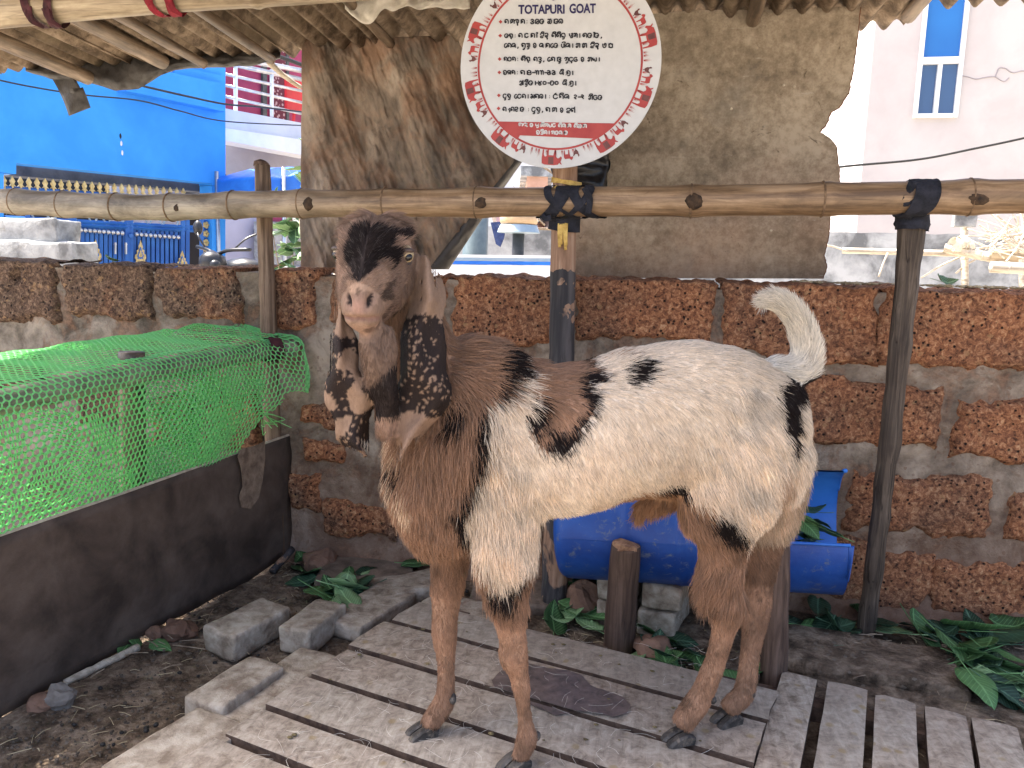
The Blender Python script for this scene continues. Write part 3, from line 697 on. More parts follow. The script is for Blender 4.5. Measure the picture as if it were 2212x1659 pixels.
mk('ring', disc(sc_, SR*.803, SR*.823, SY-.0008, .0006), MT['sign_red'], sign)
def S(x, y, dy=.0012): return at(921.7+x*.2328, y*.2328, Y=SY-dy)   # sign print coordinates -> place on the board
# red banner: chord segment of the ring
ban = [S(674,1111), S(1745,1141)]
cx, cz, rr = sc_.x, sc_.z, SR*.812
def arc(p, q, n=20):
    a0 = math.atan2(p.z-cz, p.x-cx); a1 = math.atan2(q.z-cz, q.x-cx)
    return [Vector((cx+rr*math.cos(a0+(a1-a0)*i/n), SY-.0012, cz+rr*math.sin(a0+(a1-a0)*i/n))) for i in range(n+1)]
pb, qb2 = S(864,1256), S(1556,1276)
bp = arc(ban[1], qb2, 8)+[pb]+arc(pb, ban[0], 8)
mk('banner', poly(bp, (0,.0005,0)), MT['sign_red'], sign)
# --- lettering
G10 = {
'va':'9,0 9,6 7.6,9 5,9.8 2.4,9 1,6.2 1,3.6 2.6,2.4 4.2,3.4 3.8,5 2.2,5','sa':'1,6 1.2,8.4 3,9.7 4.8,8.6 5,5 3.6,2.8 1.6,3.4 ; 5,8 6.6,9.8 8.8,8.4 9,5 9,0','stha':'1,6 1.2,8.4 3,9.7 4.8,8.6 5,5 3.6,3 ; 5,8 6.6,9.8 9,8 9,2 ; 4,1.5 6,2.5 7.5,1 6,-1 7.5,-3 5,-3.2','na':'1,7.2 2.6,9.6 5.4,9.8 8.2,8.4 9,5 9,0 ; 1.6,4.6 3,3.2 4.6,4.6 3.2,6.2 1.6,4.6',
'u':'1,7 3,9.7 6,9.4 7,7 5,5.2 3,5 5,4.6 7.4,3 6.4,.6 3,.2 1,2 1.6,3.6','tta':'1,2 1,7 3,9.6 6.4,9.6 8.8,7 8.8,2 6.5,.2 4,1 4,4 6,5.5 6.6,3 ; 2,0 1,2','ra':'9,3.4 9,6 7.6,9 5,9.8 2.4,9 1,6 1.3,2.5 4,.4 7,.8 8,3 6.5,4.5 5,3.2','bha':'1,7.5 3,9.6 5,7.5 5,2 3,.6 1,2.4 2.5,4.4 5,4 ; 5,7.5 7,9.8 9,7.5 9,2 7,.4 5,2',
'ta':'2,.8 1,4 1.6,8 5,9.8 8.4,8 9,4 7,1.2 4.8,2.2 4.8,5 6.6,5.6','nga':'1,5 2,9 6,9.8 9,8 9,0 ; 1,5 3.4,6 4.6,4 3,2.4 6,1.6 5,-1.6 7.6,-2.6','da':'9,8 6,9.8 2.4,9 1,6 1.4,2.6 4.6,.4 7.8,1.8 8.6,4.4','ma':'1,9.4 1.4,5 2.6,2.6 4.4,4.4 2.6,6 1.4,5 ; 9,9.8 9,0 ; 1,9.4 5,9.8 9,8.4','ca':'1,6 1.6,9 5,9.8 8.6,8.6 8.8,5 6,3.6 2,3.4 1,1.4 3,0 8,.4','hna':'1,8 3.4,9.8 7.4,9.4 8.6,6.6 6,4.4 3,4.6 2.4,2.6 5,1.4 8,2.4 6,-.4 8,-2.4 5.4,-3',
'sha':'9,0 9,7 7,9.6 4,9.6 1.2,7.6 1,4.4 2.6,2.4 4.6,3.6 4.4,6 2.6,6','shta':'9,2 9,7 7,9.6 4,9.6 1.2,7.6 1,4 3,2.6 5,4.4 ; 3,1 6.4,1.6 7.6,-.6 5,-3 2.8,-2','dha':'1,9.6 1.6,5 4,3.4 7,4.4 9,7.8 8.4,9.8 6.4,8.6 8.8,2 7,.2 3,.4','lla':'1,7.6 3,9.8 5,7.6 5,2.4 ; 5,7.6 7,9.8 9,7.6 9,0 ; 1,2.6 3,4.4 5,2.4','ka':'9,0 9,6 7.6,9 5,9.8 2.4,9 1,6.2 1,3.6 2.6,2.4 4.2,3.4 ; 4.2,3.4 6.2,2.4 6.6,5 4.8,6','nnda':'1,8 3,9.7 5,8 5,3 2.6,3 ; 5,8 7,9.8 9,8 9,2 ; 3,1.6 6,1.8 7.4,-.4 5.4,-2.8 3,-2','o':'2.4,5 1,7.4 3,9.8 6.6,9.6 8.8,7 8.8,3 6.4,.2 3,.6 1.4,3.2 4,4.4 5,2.6',
'pha':'1,9 1.4,3 4,.6 6.4,2.6 6.4,9.8 ; 6.4,6 8.8,7 9,3 9,0','la':'1,6.4 2.4,9.6 5,8.4 5,3 2.6,.6 1,2.4 2.8,4.2 ; 5,8 7.4,9.8 9,8 9,0','tha':'1,9.6 1.4,3 4,.4 7.4,1.6 8.8,5 8.4,9 5.6,9.8 4.8,7 6.8,5.6','e':'9,9.8 9,0 ; 9,1 5,.2 1.6,2 1,6 3,9.4 6,9 6.6,6.6','ga':'1,5 2.4,9 6,9.8 9,7.6 9,0 ; 1,5 3.4,6.4 4.6,4 2.6,2.6 1,4','ttha':'5,.2 1.6,2 1,5.6 3,9.4 7,9.4 9,5.6 8.4,2 5,.2','dda':'1,8 4,9.8 8.4,8.6 8.4,6 4.4,5 8.2,3.6 8.6,1 5,0 2,1.4','dot':'4.4,-1.8 5.6,-1.8','ddha':'8.6,8.6 5,9.8 1.6,8 1,4 3.4,.4 7.6,.6 8.8,3.4 6.8,5.4 4.8,3.8','mba':'1,9.4 1.4,5 3,3 5,5 3,6.4 ; 9,9.8 9,0 ; 5,2 7,.6 9,2','ja':'1,4 1.4,8.6 5,9.8 8.6,8.6 9,4 9,0 ; 2,4 5,5.6 7,4 5,2 2.6,2.6','i':'1,7 3.4,9.8 7.6,9 8.6,6 5.6,4.6 2,5 1.4,1.8 5,.2 9,1.6 9,5','a':'1,6 2.6,9.4 5.4,8 5,4 2.6,2.6 1,1 4,0 7,2 8,9.8 9,9.8 9,0','gdha':'1,5 2.4,9 6,9.8 9,7.6 9,2 ; 1,5 3.4,6 4.6,4 2.6,3 ; 4,1.4 7,1.6 7.6,-1.6 5,-3 3,-2','ksha':'1,8 3,9.8 5,7 5,3 2.6,1.2 1,3.2 3,5 9,3.6 ; 9,9.8 9,0','tta2':'9,8 5,9.8 1.6,8 1,4 4,.4 8,1.2 8.8,4.2 6,5.2','ha':'1,8 3.4,9.8 7.4,9.4 8.6,6.6 6,4.6 2.6,5 2,2.4 5,.4 8.6,1.6','pa':'1,9.6 1.2,5 3,3.4 6,4.2 9,8 ; 9,9.8 9,0','nna':'1,8 3,9.7 5,8 5,3 2.6,3 ; 5,8 7,9.8 9,8 9,0','mpa':'1,9.4 1.4,5 3,3 5,5 ; 9,9.8 9,0 ; 2,1.4 5,0 8,1.6','tsya':'1,3 1,7 3,9.6 6.4,9.6 7,4 4,1 ; 9,9.8 7.6,4 9.4,-2','ya':'9,8 6,4 9.4,1 6.4,-2',
'n3':'1,8 3,9.7 4.8,7.6 4.8,0 ; 4.8,7.6 7,9.8 9,7.6 9,0','n5':'1,9 5,9.6 7.4,7.4 4,5 1.6,3 4,.4 8.6,2 6,5 9,6','n4':'1,9.8 7.6,2.4 5,0 2.4,2.4 9,9.8','n0':'5,1.4 2,3 2,7 5,8.6 8,7 8,3 5,1.4','n7':'1.4,4 2.4,1 6,.2 9,4 8,8.6 4.6,9.8 2,8 4,5.6','n1':'2,8 5,9.8 8,8 6.6,5 3,3.6 8,0','n2':'2,8.6 5.4,9.8 8,7.6 6,5 2.4,6 7,3 8,0',
'-':'1,5 9,5',':':'4,2 5.4,2 ; 4,7 5.4,7',',':'4,1.6 5,.8 3.4,-2','.':'4,.6 5.6,.6'}
MARKS = {'aa':('5,9.8 5,0',4.2),'ii':('4,9.8 4,0 ; 4,9 6,11.4 2,11.6',4.6),'ee':('7,9.6 2.4,8 1.4,3 4,.4 7,2 5.4,4.6',8.),'oo':('7,9.6 2.4,8 1.4,3 4,.4 7,2 5.4,4.6',8.)}
TOP = {'I':'8.6,9 9.4,12.4 5,12.8 2,10.6','U':'5,-1 7.6,-1.6 6,-4 3,-3.4','R':'3,-.6 6,-1.6 9,-.4','RI':'5,-1 7,-2.6 4.6,-4','REPH':'7,10.4 10,13','AI':'3,10.6 7,13'}
def strokes(s): return [[tuple(float(v) for v in p.split(',')) for p in st.split()] for st in s.split(';')]
def stroke_ribbon(pts, w, y0):
    V, F = [], []; n = len(pts)
    for i in range(n):
        t = (pts[min(i+1,n-1)]-pts[max(i-1,0)]); t.y = 0
        if t.length < 1e-9: t = Vector((1,0,0))
        t.normalize(); s = Vector((-t.z, 0, t.x))
        V += [pts[i]+s*w/2, pts[i]-s*w/2]
    for i in range(n-1): F.append((2*i, 2*i+1, 2*i+3, 2*i+2))
    return V, F
def word(tokens, x0, x1, yb, yt):
    """tokens: glyph names, with /MARK suffixes; fills picture span x0..x1, baseline yb, top yt"""
    adv, items = 0, []
    for tk in tokens.split():
        parts = tk.split('/'); g0 = parts[0]
        if g0 in MARKS: st, wd = MARKS[g0]
        else: st = G10[g0]; wd = 10.6 if g0 not in ('-',':',',','.') else 6.
        if g0 in (':',',','.'): wd = 5.
        ss = strokes(st)
        for mkk in parts[1:]: ss += strokes(TOP[mkk])
        items.append((adv, ss)); adv += wd
    k = (x1-x0)/adv; out = []
    for a, ss in items:
        for st in ss:
            pts = [S(x0+(a+px)*k, yb+(yt-yb)*py/10, .0022) for px, py in st]
            if len(pts) > 2: pts = resamp(pts, len(pts)*4)
            out.append(stroke_ribbon(pts, .0033, 0))
    return out
LINES = [
 [('va aa sa stha aa na :',722,932,220,180),('u tta ra',962,1090,221,178),('bha aa ra ta',1118,1268,220,176)],
 [('ra nga :',720,822,350,314),('va aa da aa ma ii',850,1025,350,310),('ca/I hna',1052,1132,350,308),('va/I sha/I shta',1158,1290,350,308),('dha lla aa',1320,1418,350,308),('sha ra ii ra ,',1446,1622,350,308)],
 [('ee va ka ,',716,848,443,402),('ma/U nnda',878,962,443,402),('o',988,1018,443,402),('ka aa na ee ra',1044,1220,443,402),('pha/I ka aa',1246,1352,443,402),('la aa la',1382,1490,443,402),('ca/I hna',1518,1602,443,402),('tha aa e',1630,1730,443,402)],
 [('ga ttha na :',712,846,568,530),('sha/I nga',874,962,568,530),('va dda/U ,',990,1088,570,530),('ee ga aa dda/U',1118,1252,570,530),('sa/U da/RI ddha',1278,1404,570,532),('o',1430,1462,570,532),('la mba aa',1492,1598,570,532)],
 [('o ja na :',708,842,692,654),('ma aa i - n3 n3 - n5 n5',868,1202,694,654),('ka/I . ga/R aa',1232,1352,696,656)],
 [('a nnda/I ra aa - n4 n0 - n7 n0',858,1228,790,750),('ka/I . ga/R aa',1260,1380,794,752)],
 [('da/U gdha',706,782,912,872),('ee da va aa',810,938,914,874),('ksha ma ta aa',962,1100,916,874),(':',1126,1142,914,878),('da/AI na/I ka',1170,1326,918,876),('n1 - n2',1358,1464,920,880),('la/I tta2 ra',1500,1630,926,884)],
 [('va ya va ha aa ra',704,904,1034,994),(':',930,946,1034,1000),('da/U gdha ,',972,1076,1038,996),('ma aa sa',1102,1212,1040,998),('o',1238,1268,1042,1002),('ca ma/REPH',1296,1380,1046,1004)]]
for ln in LINES:
    mk('text_line', join(*[r for wd in ln for r in word(*wd)]), MT['ink'], sign)
mk('text_line', join(*[r for wd in [('ma tsya',850,938,1172,1142),('o',956,988,1174,1146),('pa/R aa nna/I sa mpa da',1008,1200,1178,1146),('va/I ka aa sha',1220,1342,1182,1150),('va/I bha aa ga',1366,1486,1186,1154)] for r in word(*wd)]), MT['sign'], sign)
mk('text_line', join(*[r for wd in [('o dda/I sha aa',1016,1134,1246,1212),('sa ra ka aa ra',1154,1310,1248,1216)] for r in word(*wd)]), MT['sign'], sign)
for y in (202,331,548,672,885,1006):
    x = 685-(y-202)*.023; a = 18
    mk('bullet', poly([S(x-a,y),S(x,y+a),S(x+a,y),S(x,y-a)], (0,.0003,0)), MT['sign_red'], sign)
# heading in block capitals
def heading(txt, x0, x1, yb, yt):
    cu = bpy.data.curves.new('heading', 'FONT'); cu.body = txt; cu.size = 1; cu.offset = .034; cu.resolution_u = 3
    o = bpy.data.objects.new('heading', cu); link(o)
    dg = bpy.context.evaluated_depsgraph_get(); me = bpy.data.meshes.new_from_object(o.evaluated_get(dg)); bpy.data.objects.remove(o)
    xs = [v.co.x for v in me.vertices]; ys = [v.co.y for v in me.vertices]; a0, a1, b0, b1 = min(xs), max(xs), min(ys), max(ys)
    V = [S(x0+(v.co.x-a0)/(a1-a0)*(x1-x0), yb+(v.co.y-b0)/(b1-b0)*(yt-yb)-(v.co.x-a0)/(a1-a0)*4, .0014) for v in me.vertices]
    F = [tuple(p.vertices) for p in me.polygons]; bpy.data.meshes.remove(me); return V, F
mk('heading', join(heading('TOTAPURI', 850, 1280, 132, 44), heading('GOAT', 1324, 1570, 126, 34)), MT['navy'], sign)
mk('text_line', join(*word('da/U', 1150, 1200, -18, -60)), MT['navy'], sign)
# animal frieze round the rim: cow, goat, hen with their feet towards the ring
COW = [(-30,18),(-31,0),(-27,-2),(-25,10),(-20,14),(-14,12),(-14,-2),(-9,-2),(-8,10),(8,10),(12,-2),(17,-2),(17,12),(22,16),(27,16),(34,12),(37,16),(32,24),(36,30),(33,30),(28,26),(24,30),(10,31),(-18,31),(-27,29)]
COWP = [(-8,14),(9,13),(10,29),(-7,29)]
GOATS = [(-13,14),(-12,0),(-9,0),(-8,9),(2,9),(4,0),(7,0),(7,10),(10,16),(16,15),(17,19),(12,23),(9,22),(5,19),(-10,19)]
HEN = [(-8,9),(-12,16),(-8,15),(-3,12),(4,13),(6,19),(9,18),(11,15),(9,14),(9,8),(4,3),(1,3),(2,0),(-1,0),(-1,3),(-5,5)]
TUFT = [[(-3,0),(0,14),(1,0)],[(0,0),(6,11),(3,0)],[(-2,0),(-7,9),(-4,0)]]
def frieze(shape, ang, ky, k):
    """shape x along the rim, y outwards from the ring"""
    a0 = math.radians(ang); out = []
    for x, y in shape:
        r_ = SR*(.83+(y*ky)/216.); a = a0+(x*k)/216./.9
        out.append(Vector((cx+r_*math.cos(a), SY-.0012, cz+r_*math.sin(a))))
    return out
for s in range(10):
    a = -93+36*s
    for shp, da, k, m in ((COW,0,.66,'sign_red'),(GOATS,11.0,.66,'sign_red'),(HEN,16.6,.62,'sign_dkred')):
        mk('animal_print', poly(frieze(shp, a+da, .98, k)[::-1], (0,.0003,0)), MT[m], sign)
    mk('animal_print', poly([p-Vector((0,.0006,0)) for p in frieze(COWP, a, .98, .66)[::-1]], (0,.0003,0)), MT['sign_dkred'], sign)
    tv = []
    for da in (-8.5,-3,3,7.5,15,22.5,25.5):
        for tr in TUFT: tv.append(poly(frieze(tr, a+da, 1.0+.25*math.sin(da*5+s), .45)[::-1], (0,.0003,0)))
    mk('grass_print', join(*tv), MT['sign_red'], sign)

# ------------------------------------------------------------------ left pen: panel, rail, net
pa, pb_ = at(632,1204,Z=0), at(-140,1640,Z=0)
dirp = (pb_-pa); dirp.z = 0; Lp = dirp.length; dirp.normalize(); nrm = Vector((dirp.y, -dirp.x, 0))
if nrm.x < 0: nrm = -nrm
panel = empty('dark_panel', (pa+pb_)/2, 'dark brown plywood panel along the foot of the green net', 'panel')
def panf(u, v):
    p = pa+dirp*(u*(Lp+.2)); z0 = .012+.012*N((u*8,0,0),1); return Vector((p.x, p.y, z0+(.452-.03*u-z0)*v))+nrm*(.006*N((u*3,v*2,0),1))
mk('sheet', thick(grid(panf, 40, 14), -nrm*.009), MT['ply'], panel, smooth=True)
V = []
ev = [panf(u/40,1.) for u in range(41)]
mk('top_edge', join(*[tube([a+Vector((0,0,.001))-nrm*.0045, b2+Vector((0,0,.001))-nrm*.0045], .0052, 4) for a, b2 in zip(ev[:-1], ev[1:])]), MT['ply_edge'], panel)
def on_panel(x, y, off=.003):
    d = ray(x, y); t = ((np.array(pa)-CC)@np.array(nrm))/(d@np.array(nrm)); return Vector(CC+t*d)+nrm*off
mudp = [(506,985),(516,968),(545,962),(565,952),(566,990),(560,1040),(552,1075),(535,1098),(515,1095),(510,1070),(518,1050),(514,1010)]
mud = [on_panel(x, y, .011) for x, y in mudp]
mk('mud_smear', poly(mud[::-1] , nrm*.002), MT['mud'], panel)
# rail and inner posts
nr0, nr1 = at(640,752,Y=2.40), at(-150,858,X=-1.47)
nrp = [Vector((-1.20,2.47,.765)), Vector((-1.265,2.36,.765)), Vector((-1.36,1.86,.745)), Vector((-1.44,1.50,.722)), Vector((-1.52,1.10,.695))]
(nv, nf), _ = culm(nrp, .030, [.2,.42,.66,.86], 18)
nrl = empty('pen_rail', nrp[0], 'grey bamboo pole under the green net', 'rail'); mk('culm', (nv, nf), mat_bamboo('pen_bamboo', (.13,.12,.09), (.27,.245,.18), (.42,.39,.29), 1), nrl, smooth=True)
wrap(Vector((-1.245,2.40,.765)), (nrp[1]-nrp[0]).normalized(), .037, .05, MT['maroon_cloth'], nrl, 'rag', seed=3)
post('net_post', [Vector((-1.425,1.90,0)), Vector((-1.40,1.90,.80))], (.036,.034), MT['bamboo_y'], 'pale bamboo post seen through the green net', n=14, jit=.04)
post('net_post', [Vector((-1.56,1.30,0)), Vector((-1.54,1.30,.78))], (.034,.034), MT['bamboo_y'], 'bamboo post behind the net at the left edge of the picture', n=14, jit=.04)
def rail_at(y):
    for a, b2 in zip(nrp[:-1], nrp[1:]):
        if b2.y <= y <= a.y: f = (y-a.y)/(b2.y-a.y); return a+(b2-a)*f
    return nrp[0] if y > nrp[0].y else nrp[-1]
def net_pt(s, v):
    """s along the pen (m, from the wall corner), v across (m): v<0 behind and above the rail, v>0 hanging in front"""
    y = 2.50-s; r = rail_at(y); dn = Vector((nrm.x, nrm.y, 0))
    bul = FR((s*2.2, v*2.5, 0), 1., 3)
    if v < 0:
        k = -v; lift = .022+.014*math.sin(s*2.6)+max(0,s-.92)*.30+.02*max(0,.25-s)*3
        p = r-dn*(k*.95+.02)+Vector((0,0,.038+lift*min(1,k/.22)+(-.10*max(0,k-.24)/.2)))
        p += Vector((0,0,.012*bul))
    elif v < .07:
        a = v/.07*math.pi/2; p = r+dn*(.040*math.sin(a)+.002-.02*(1-math.sin(a)))+Vector((0,0,.042*math.cos(a)))
    else:
        k = v-.07; p = r+dn*(.040+.028*math.sin(min(1,k/.34)*math.pi)*(1+1.4*bul)+.012*math.sin(s*17+k*4)*min(1,k*8))-Vector((0,0,k))
        lim = .40
        q = pa+dirp*max(0,(s+.02)); 
        f = min(1, k/.36); tgt = Vector((q.x, q.y, p.z))-nrm*.016
        p = p*(1-f*f)+Vector((tgt.x, tgt.y, p.z))*(f*f)
    # gathers: the cloth is bunched up towards the corner tie
    p.z += .006*math.sin(s*40+v*20)*(1 if s < .3 else .3)
    return p
def hexnet():
    cw, ch = .0172, .0205
    nu, nv_ = int(1.55/cw), int(.80/(ch*.75)); pts = {}; E = []
    def pt(i, j, k):
        s = -.10+i*cw*.5; v = -.36+j*ch*.75+k*ch*.25
        s += .004*FR((s*3, v*3, 5), 1., 2); v += .005*FR((s*3, v*3, 9), 1., 2)
        if v > .07 and s < .33:                                     # open torn corner by the post
            pass
        return net_pt(s, v)
    # brick-like honeycomb: zigzag rows joined by short uprights
    for j in range(nv_):
        for i in range(nu*2):
            k = 1 if (i+j) % 2 == 0 else 0
            pts[(i,j)] = pt(i, j, k if True else 0)
    for (i, j) in pts:
        if (i+1, j) in pts: E.append(((i,j),(i+1,j)))
        if (i+j) % 2 == 0 and (i, j+1) in pts: E.append(((i,j),(i,j+1)))
    def ok(i, j):
        s = -.10+i*cw*.5; v = -.36+j*ch*.75
        if v > .395+.02*math.sin(s*5): return False
        if v < -.30-.06*math.sin(s*3+1)+ (.14*max(0,.35-s)/.35): return False
        e = .20+.06*N((v*9,0,0),1)
        if v > .22 and s < .11+.10*max(0,v-.22)/.1+.02*N((v*30,1,0),1): return False
        if v > -.05 and s < -.045+.02*N((v*40,2,0),1): return False
        return True
    V, F = [], []; r = .0023
    for a, b2 in E:
        if not (ok(*a) and ok(*b2)): continue
        A, B = pts[a], pts[b2]; t = (B-A)
        if t.length > .05 or t.length < 1e-5: continue
        t.normalize(); o1 = t.orthogonal().normalized(); o2 = t.cross(o1); n = len(V)
        for P_ in (A, B):
            for q in range(3): th = q*2.0944; V.append(P_+(o1*math.cos(th)+o2*math.sin(th))*r)
        for q in range(3): q2 = (q+1) % 3; F.append((n+q, n+q2, n+3+q2, n+3+q))
    return V, F
MT['grit'] = simple('grit', (.05,.038,.028), (.15,.12,.09), 30, .9)
mk('green_net', hexnet(), MT['net'], label='green plastic mesh netting draped over the bamboo pole of the pen', cat='net')
netob = bpy.data.objects['green_net']
_np = net_pt
def net_pt(s, v):
    p = _np(s, v); return p-nrm*(.035+.02*math.sin(s*9))+Vector((0,0,.004))
vf2 = hexnet()
keep = [f for f in vf2[1] if .14 < 2.50-vf2[0][f[0]].y < .62+.05*math.sin(vf2[0][f[0]].z*30) and vf2[0][f[0]].z < .745]
mk('under_layer', (vf2[0], keep), MT['net'], netob)
def net_pt(s, v):
    p = _np(s+.007, v+.006); return p-nrm*(.10+.03*math.sin(s*5+1)+.03*math.sin(v*11))+Vector((0,0,-.012))
vf2 = hexnet()
keep = [f for f in vf2[1] if vf2[0][f[0]].z < .655+.03*math.sin(vf2[0][f[0]].y*9)]
mk('back_layer', (vf2[0], keep), MT['net'], netob)
net_pt = _np
for k in range(6):
    q = Vector((-1.265+rnd.uniform(-.02,.02), 2.40+rnd.uniform(-.03,.02), .53+rnd.uniform(-.03,.03)))
    pts = [q+Vector((rnd.uniform(-.03,.05), rnd.uniform(-.04,.03), rnd.uniform(-.05,.04)))*(.4+.4*i) for i in range(4)]
    mk('loose_strand', tube(resamp(pts, 14), .0016, 4), MT['net'], netob)
# inner side of the pen floor mat: rubble behind the net
# ------------------------------------------------------------------ blue drum trough
d0, d1 = Vector((-.235,2.28,.30)), Vector((.500,2.235,.345))
ax = (d1-d0).normalized(); side = Vector((-ax.y, ax.x, 0)).normalized(); upv = ax.cross(side)
if upv.z < 0: upv = -upv
drum = empty('drum_trough', (d0+d1)/2-Vector((0,0,.15)), 'blue plastic drum cut open as a feeding trough behind the goat', 'trough')
DR = .172
def ring(t, a, r): c = d0+ax*t; return c+(side*math.cos(a)*-1+upv*math.sin(a))*r     # a=0 towards the camera
Ld = (d1-d0).length
def shell(r0, t0, t1, a0, a1, nu, nv, flip=False):
    def fn(u, v):
        t = t0+(t1-t0)*u; a = a0+(a1-a0)*v
        r = r0*(1-.012*N((t*3,a,0),1)); 
        for rb in (.21,.36): r *= 1+.022*math.exp(-((t-rb)/.008)**2)
        if t < .035: r *= .80+.2*math.sqrt(max(0,1-((.035-t)/.035)**2))
        return ring(t, a, r)
    return grid(fn, nu, nv, flip)
# closed lower shell, opening on the upper front right where the feed lies
mk('shell', join(shell(DR, 0, .44, 0, 2*math.pi, 60, 48), shell(DR, .44, Ld+.055, -1.9, .12, 40, 26), shell(DR, .44, Ld+.075, 1.75, 2*math.pi-1.9, 40, 30)), MT['drum'], drum, smooth=True)
mk('inside', join(shell(DR-.004, .02, .44, 0, 2*math.pi, 30, 40, True), shell(DR-.004, .44, Ld+.053, -1.9, .118, 30, 22, True), shell(DR-.004, .44, Ld+.073, 1.755, 2*math.pi-1.9, 30, 26, True)), MT['drum_in'], drum, smooth=True)
mk('end_cap', ([ring(0,2*math.pi*k/40,DR*.8) for k in range(40)], [tuple(range(40))]), MT['drum'], drum)
def flap(u, v):
    a = .115-.55*v; t = Ld+.050+u*.012*(1-v); return ring(t, a, DR*(1+.10*v*u))
mk('cut_flap', thick(grid(flap, 6, 14), (.003,0,0)), MT['drum'], drum, smooth=True)
rim = [ring(.44+(Ld-.385)*i/20, .12, DR+.002) for i in range(21)]
mk('rim', tube(rim, .0045, 8), MT['drum_in'], drum, smooth=True)
rim2 = [ring(Ld+.073, 1.75+(2*math.pi-3.65)*.34*i/14, DR+.001) for i in range(15)]
mk('rim', tube(rim2, .006, 8), MT['drum_in'], drum, smooth=True)

# ------------------------------------------------------------------ bricks
def brick(c, s, rz, seed, label, group=None, tilt=0., mat='brick', name='brick', nz=.006, r=.010):
    Mx = Matrix.Rotation(rz, 3, 'Z') @ Matrix.Rotation(tilt, 3, 'X')
    return mk(name, rbox(c, s, M=Mx, r=r, seg=2, nz=nz, ns=14, cuts=3, seed=seed), MT[mat], smooth=True, label=label, cat='brick' if 'brick' in name else 'stone', group=group)
B0 = (.235,.105,.078)
MT['flag'] = simple('dusty_flagstone', (.11,.082,.06), (.25,.19,.145), 14, .92, .8, .006, bs=60)
brick((-1.06,1.885,.040), (.215,.115,.078), R_(74), 1, 'loose pale brick lying on the dirt nearest the dark panel', tilt=.06)
brick((-.893,1.945,.037), (.20,.10,.075), R_(83), 2, 'loose pale brick beside the leaves at the platform corner')
brick((-.925,1.585,.032), (.215,.115,.07), R_(76), 3, 'worn grey brick half under the edge of the platform')
brick(at(385,1640,Z=.03), (.25,.16,.065), R_(74), 4, 'flat dusty brick under the bottom left of the platform')
brick(at(590,1500,Z=.015), (.36,.12,.06), R_(76), 5, 'dusty edging brick under the left end of the boards')
brick(at(800,1320,Z=.02), (.30,.15,.05), R_(74), 6, 'dusty flat brick at the far left corner of the platform')
brick(at(890,1270,Z=.02), (.26,.16,.05), R_(40), 7, 'dusty flat brick behind the far front leg', nz=.014)
brick(at(790,1235,Z=.015), (.32,.22,.045), R_(20), 16, 'flat stone slab on the floor behind the goat\'s front legs', nz=.016, name='stone', mat='flag')
brick(at(1020,1330,Z=.02), (.3,.14,.05), R_(-16), 17, 'flat brick under the far edge of the boards between the front legs', nz=.014)
brick(at(1120,1290,Z=.015), (.3,.2,.04), R_(10), 18, 'low stone slab beside the foot of the sign post', nz=.016, name='stone', mat='flag')
brick(at(1850,1420,Z=.012), (.52,.24,.035), R_(-10), 19, 'long dark earthen slab on the floor behind the right-hand slats', nz=.016, name='stone', mat='dirt')
SB = (.115,.21,.078); sx0 = at(1432,1372,Z=0)
for k in range(3):
    brick((sx0.x+.006*k, sx0.y+.07+.004*k, .042+k*.084), SB, R_(-14+4*k), 20+k, ['bottom','middle','top'][k]+' brick of the right-hand pile under the blue drum', 'bricks piled under the drum')
    brick((sx0.x-.118-.004*k, sx0.y+.10, .042+k*.083), SB, R_(-16+3*k), 30+k, ['bottom','middle','top'][k]+' brick of the left-hand pile behind the short post', 'bricks piled under the drum')
def rock(c, s, seed, mat, label):
    v, f = blob((0,0,0), s[0], s[1], s[2], seed, .45, 3, 1.4)
    v = [Vector((q.x, q.y, max(q.z, -s[2]*.7)))+Vector(c) for q in v]
    return mk('stone', (v, f), MT[mat], label=label, cat='stone')
rock(at(1262,1300,Z=.045), (.06,.05,.065), 3, 'stone', 'red-brown broken stone between the sign post and the short post')
rock(at(1415,1400,Z=.03), (.055,.05,.035), 5, 'stone', 'reddish stone at the foot of the brick pile')
rock(at(690,1215,Z=.03), (.06,.05,.045), 7, 'stone', 'reddish stone in the wall corner by the leaves')
rock(at(385,1362,Z=.02), (.05,.035,.03), 9, 'stone', 'small red stone against the dark panel')
rock(at(338,1368,Z=.015), (.025,.02,.022), 11, 'stone', 'smallest red stone against the dark panel')
rock(at(128,1510,Z=.02), (.038,.03,.035), 13, 'greystone', 'grey stone chip against the dark panel')
rock(at(95,1520,Z=.015), (.035,.03,.022), 15, 'stone', 'brown stone chip beside the grey one at the panel')
A, B = at(588,1235,Z=.015), at(632,1186,Z=.06)
mk('stick', tube(resamp([A,(A+B)/2,B],10), .013, 9, jit=.2), MT['post_bark'], smooth=True, label='short thick stick leaning in the wall corner', cat='stick')
A, B = at(140,1475,Z=.012), at(298,1398,Z=.012)
mk('stick', tube(resamp([A,(A+B)/2,B],14), .010, 8, jit=.35, js=40), MT['bamboo_pale'], smooth=True, label='pale strip of wood lying along the foot of the dark panel', cat='stick')

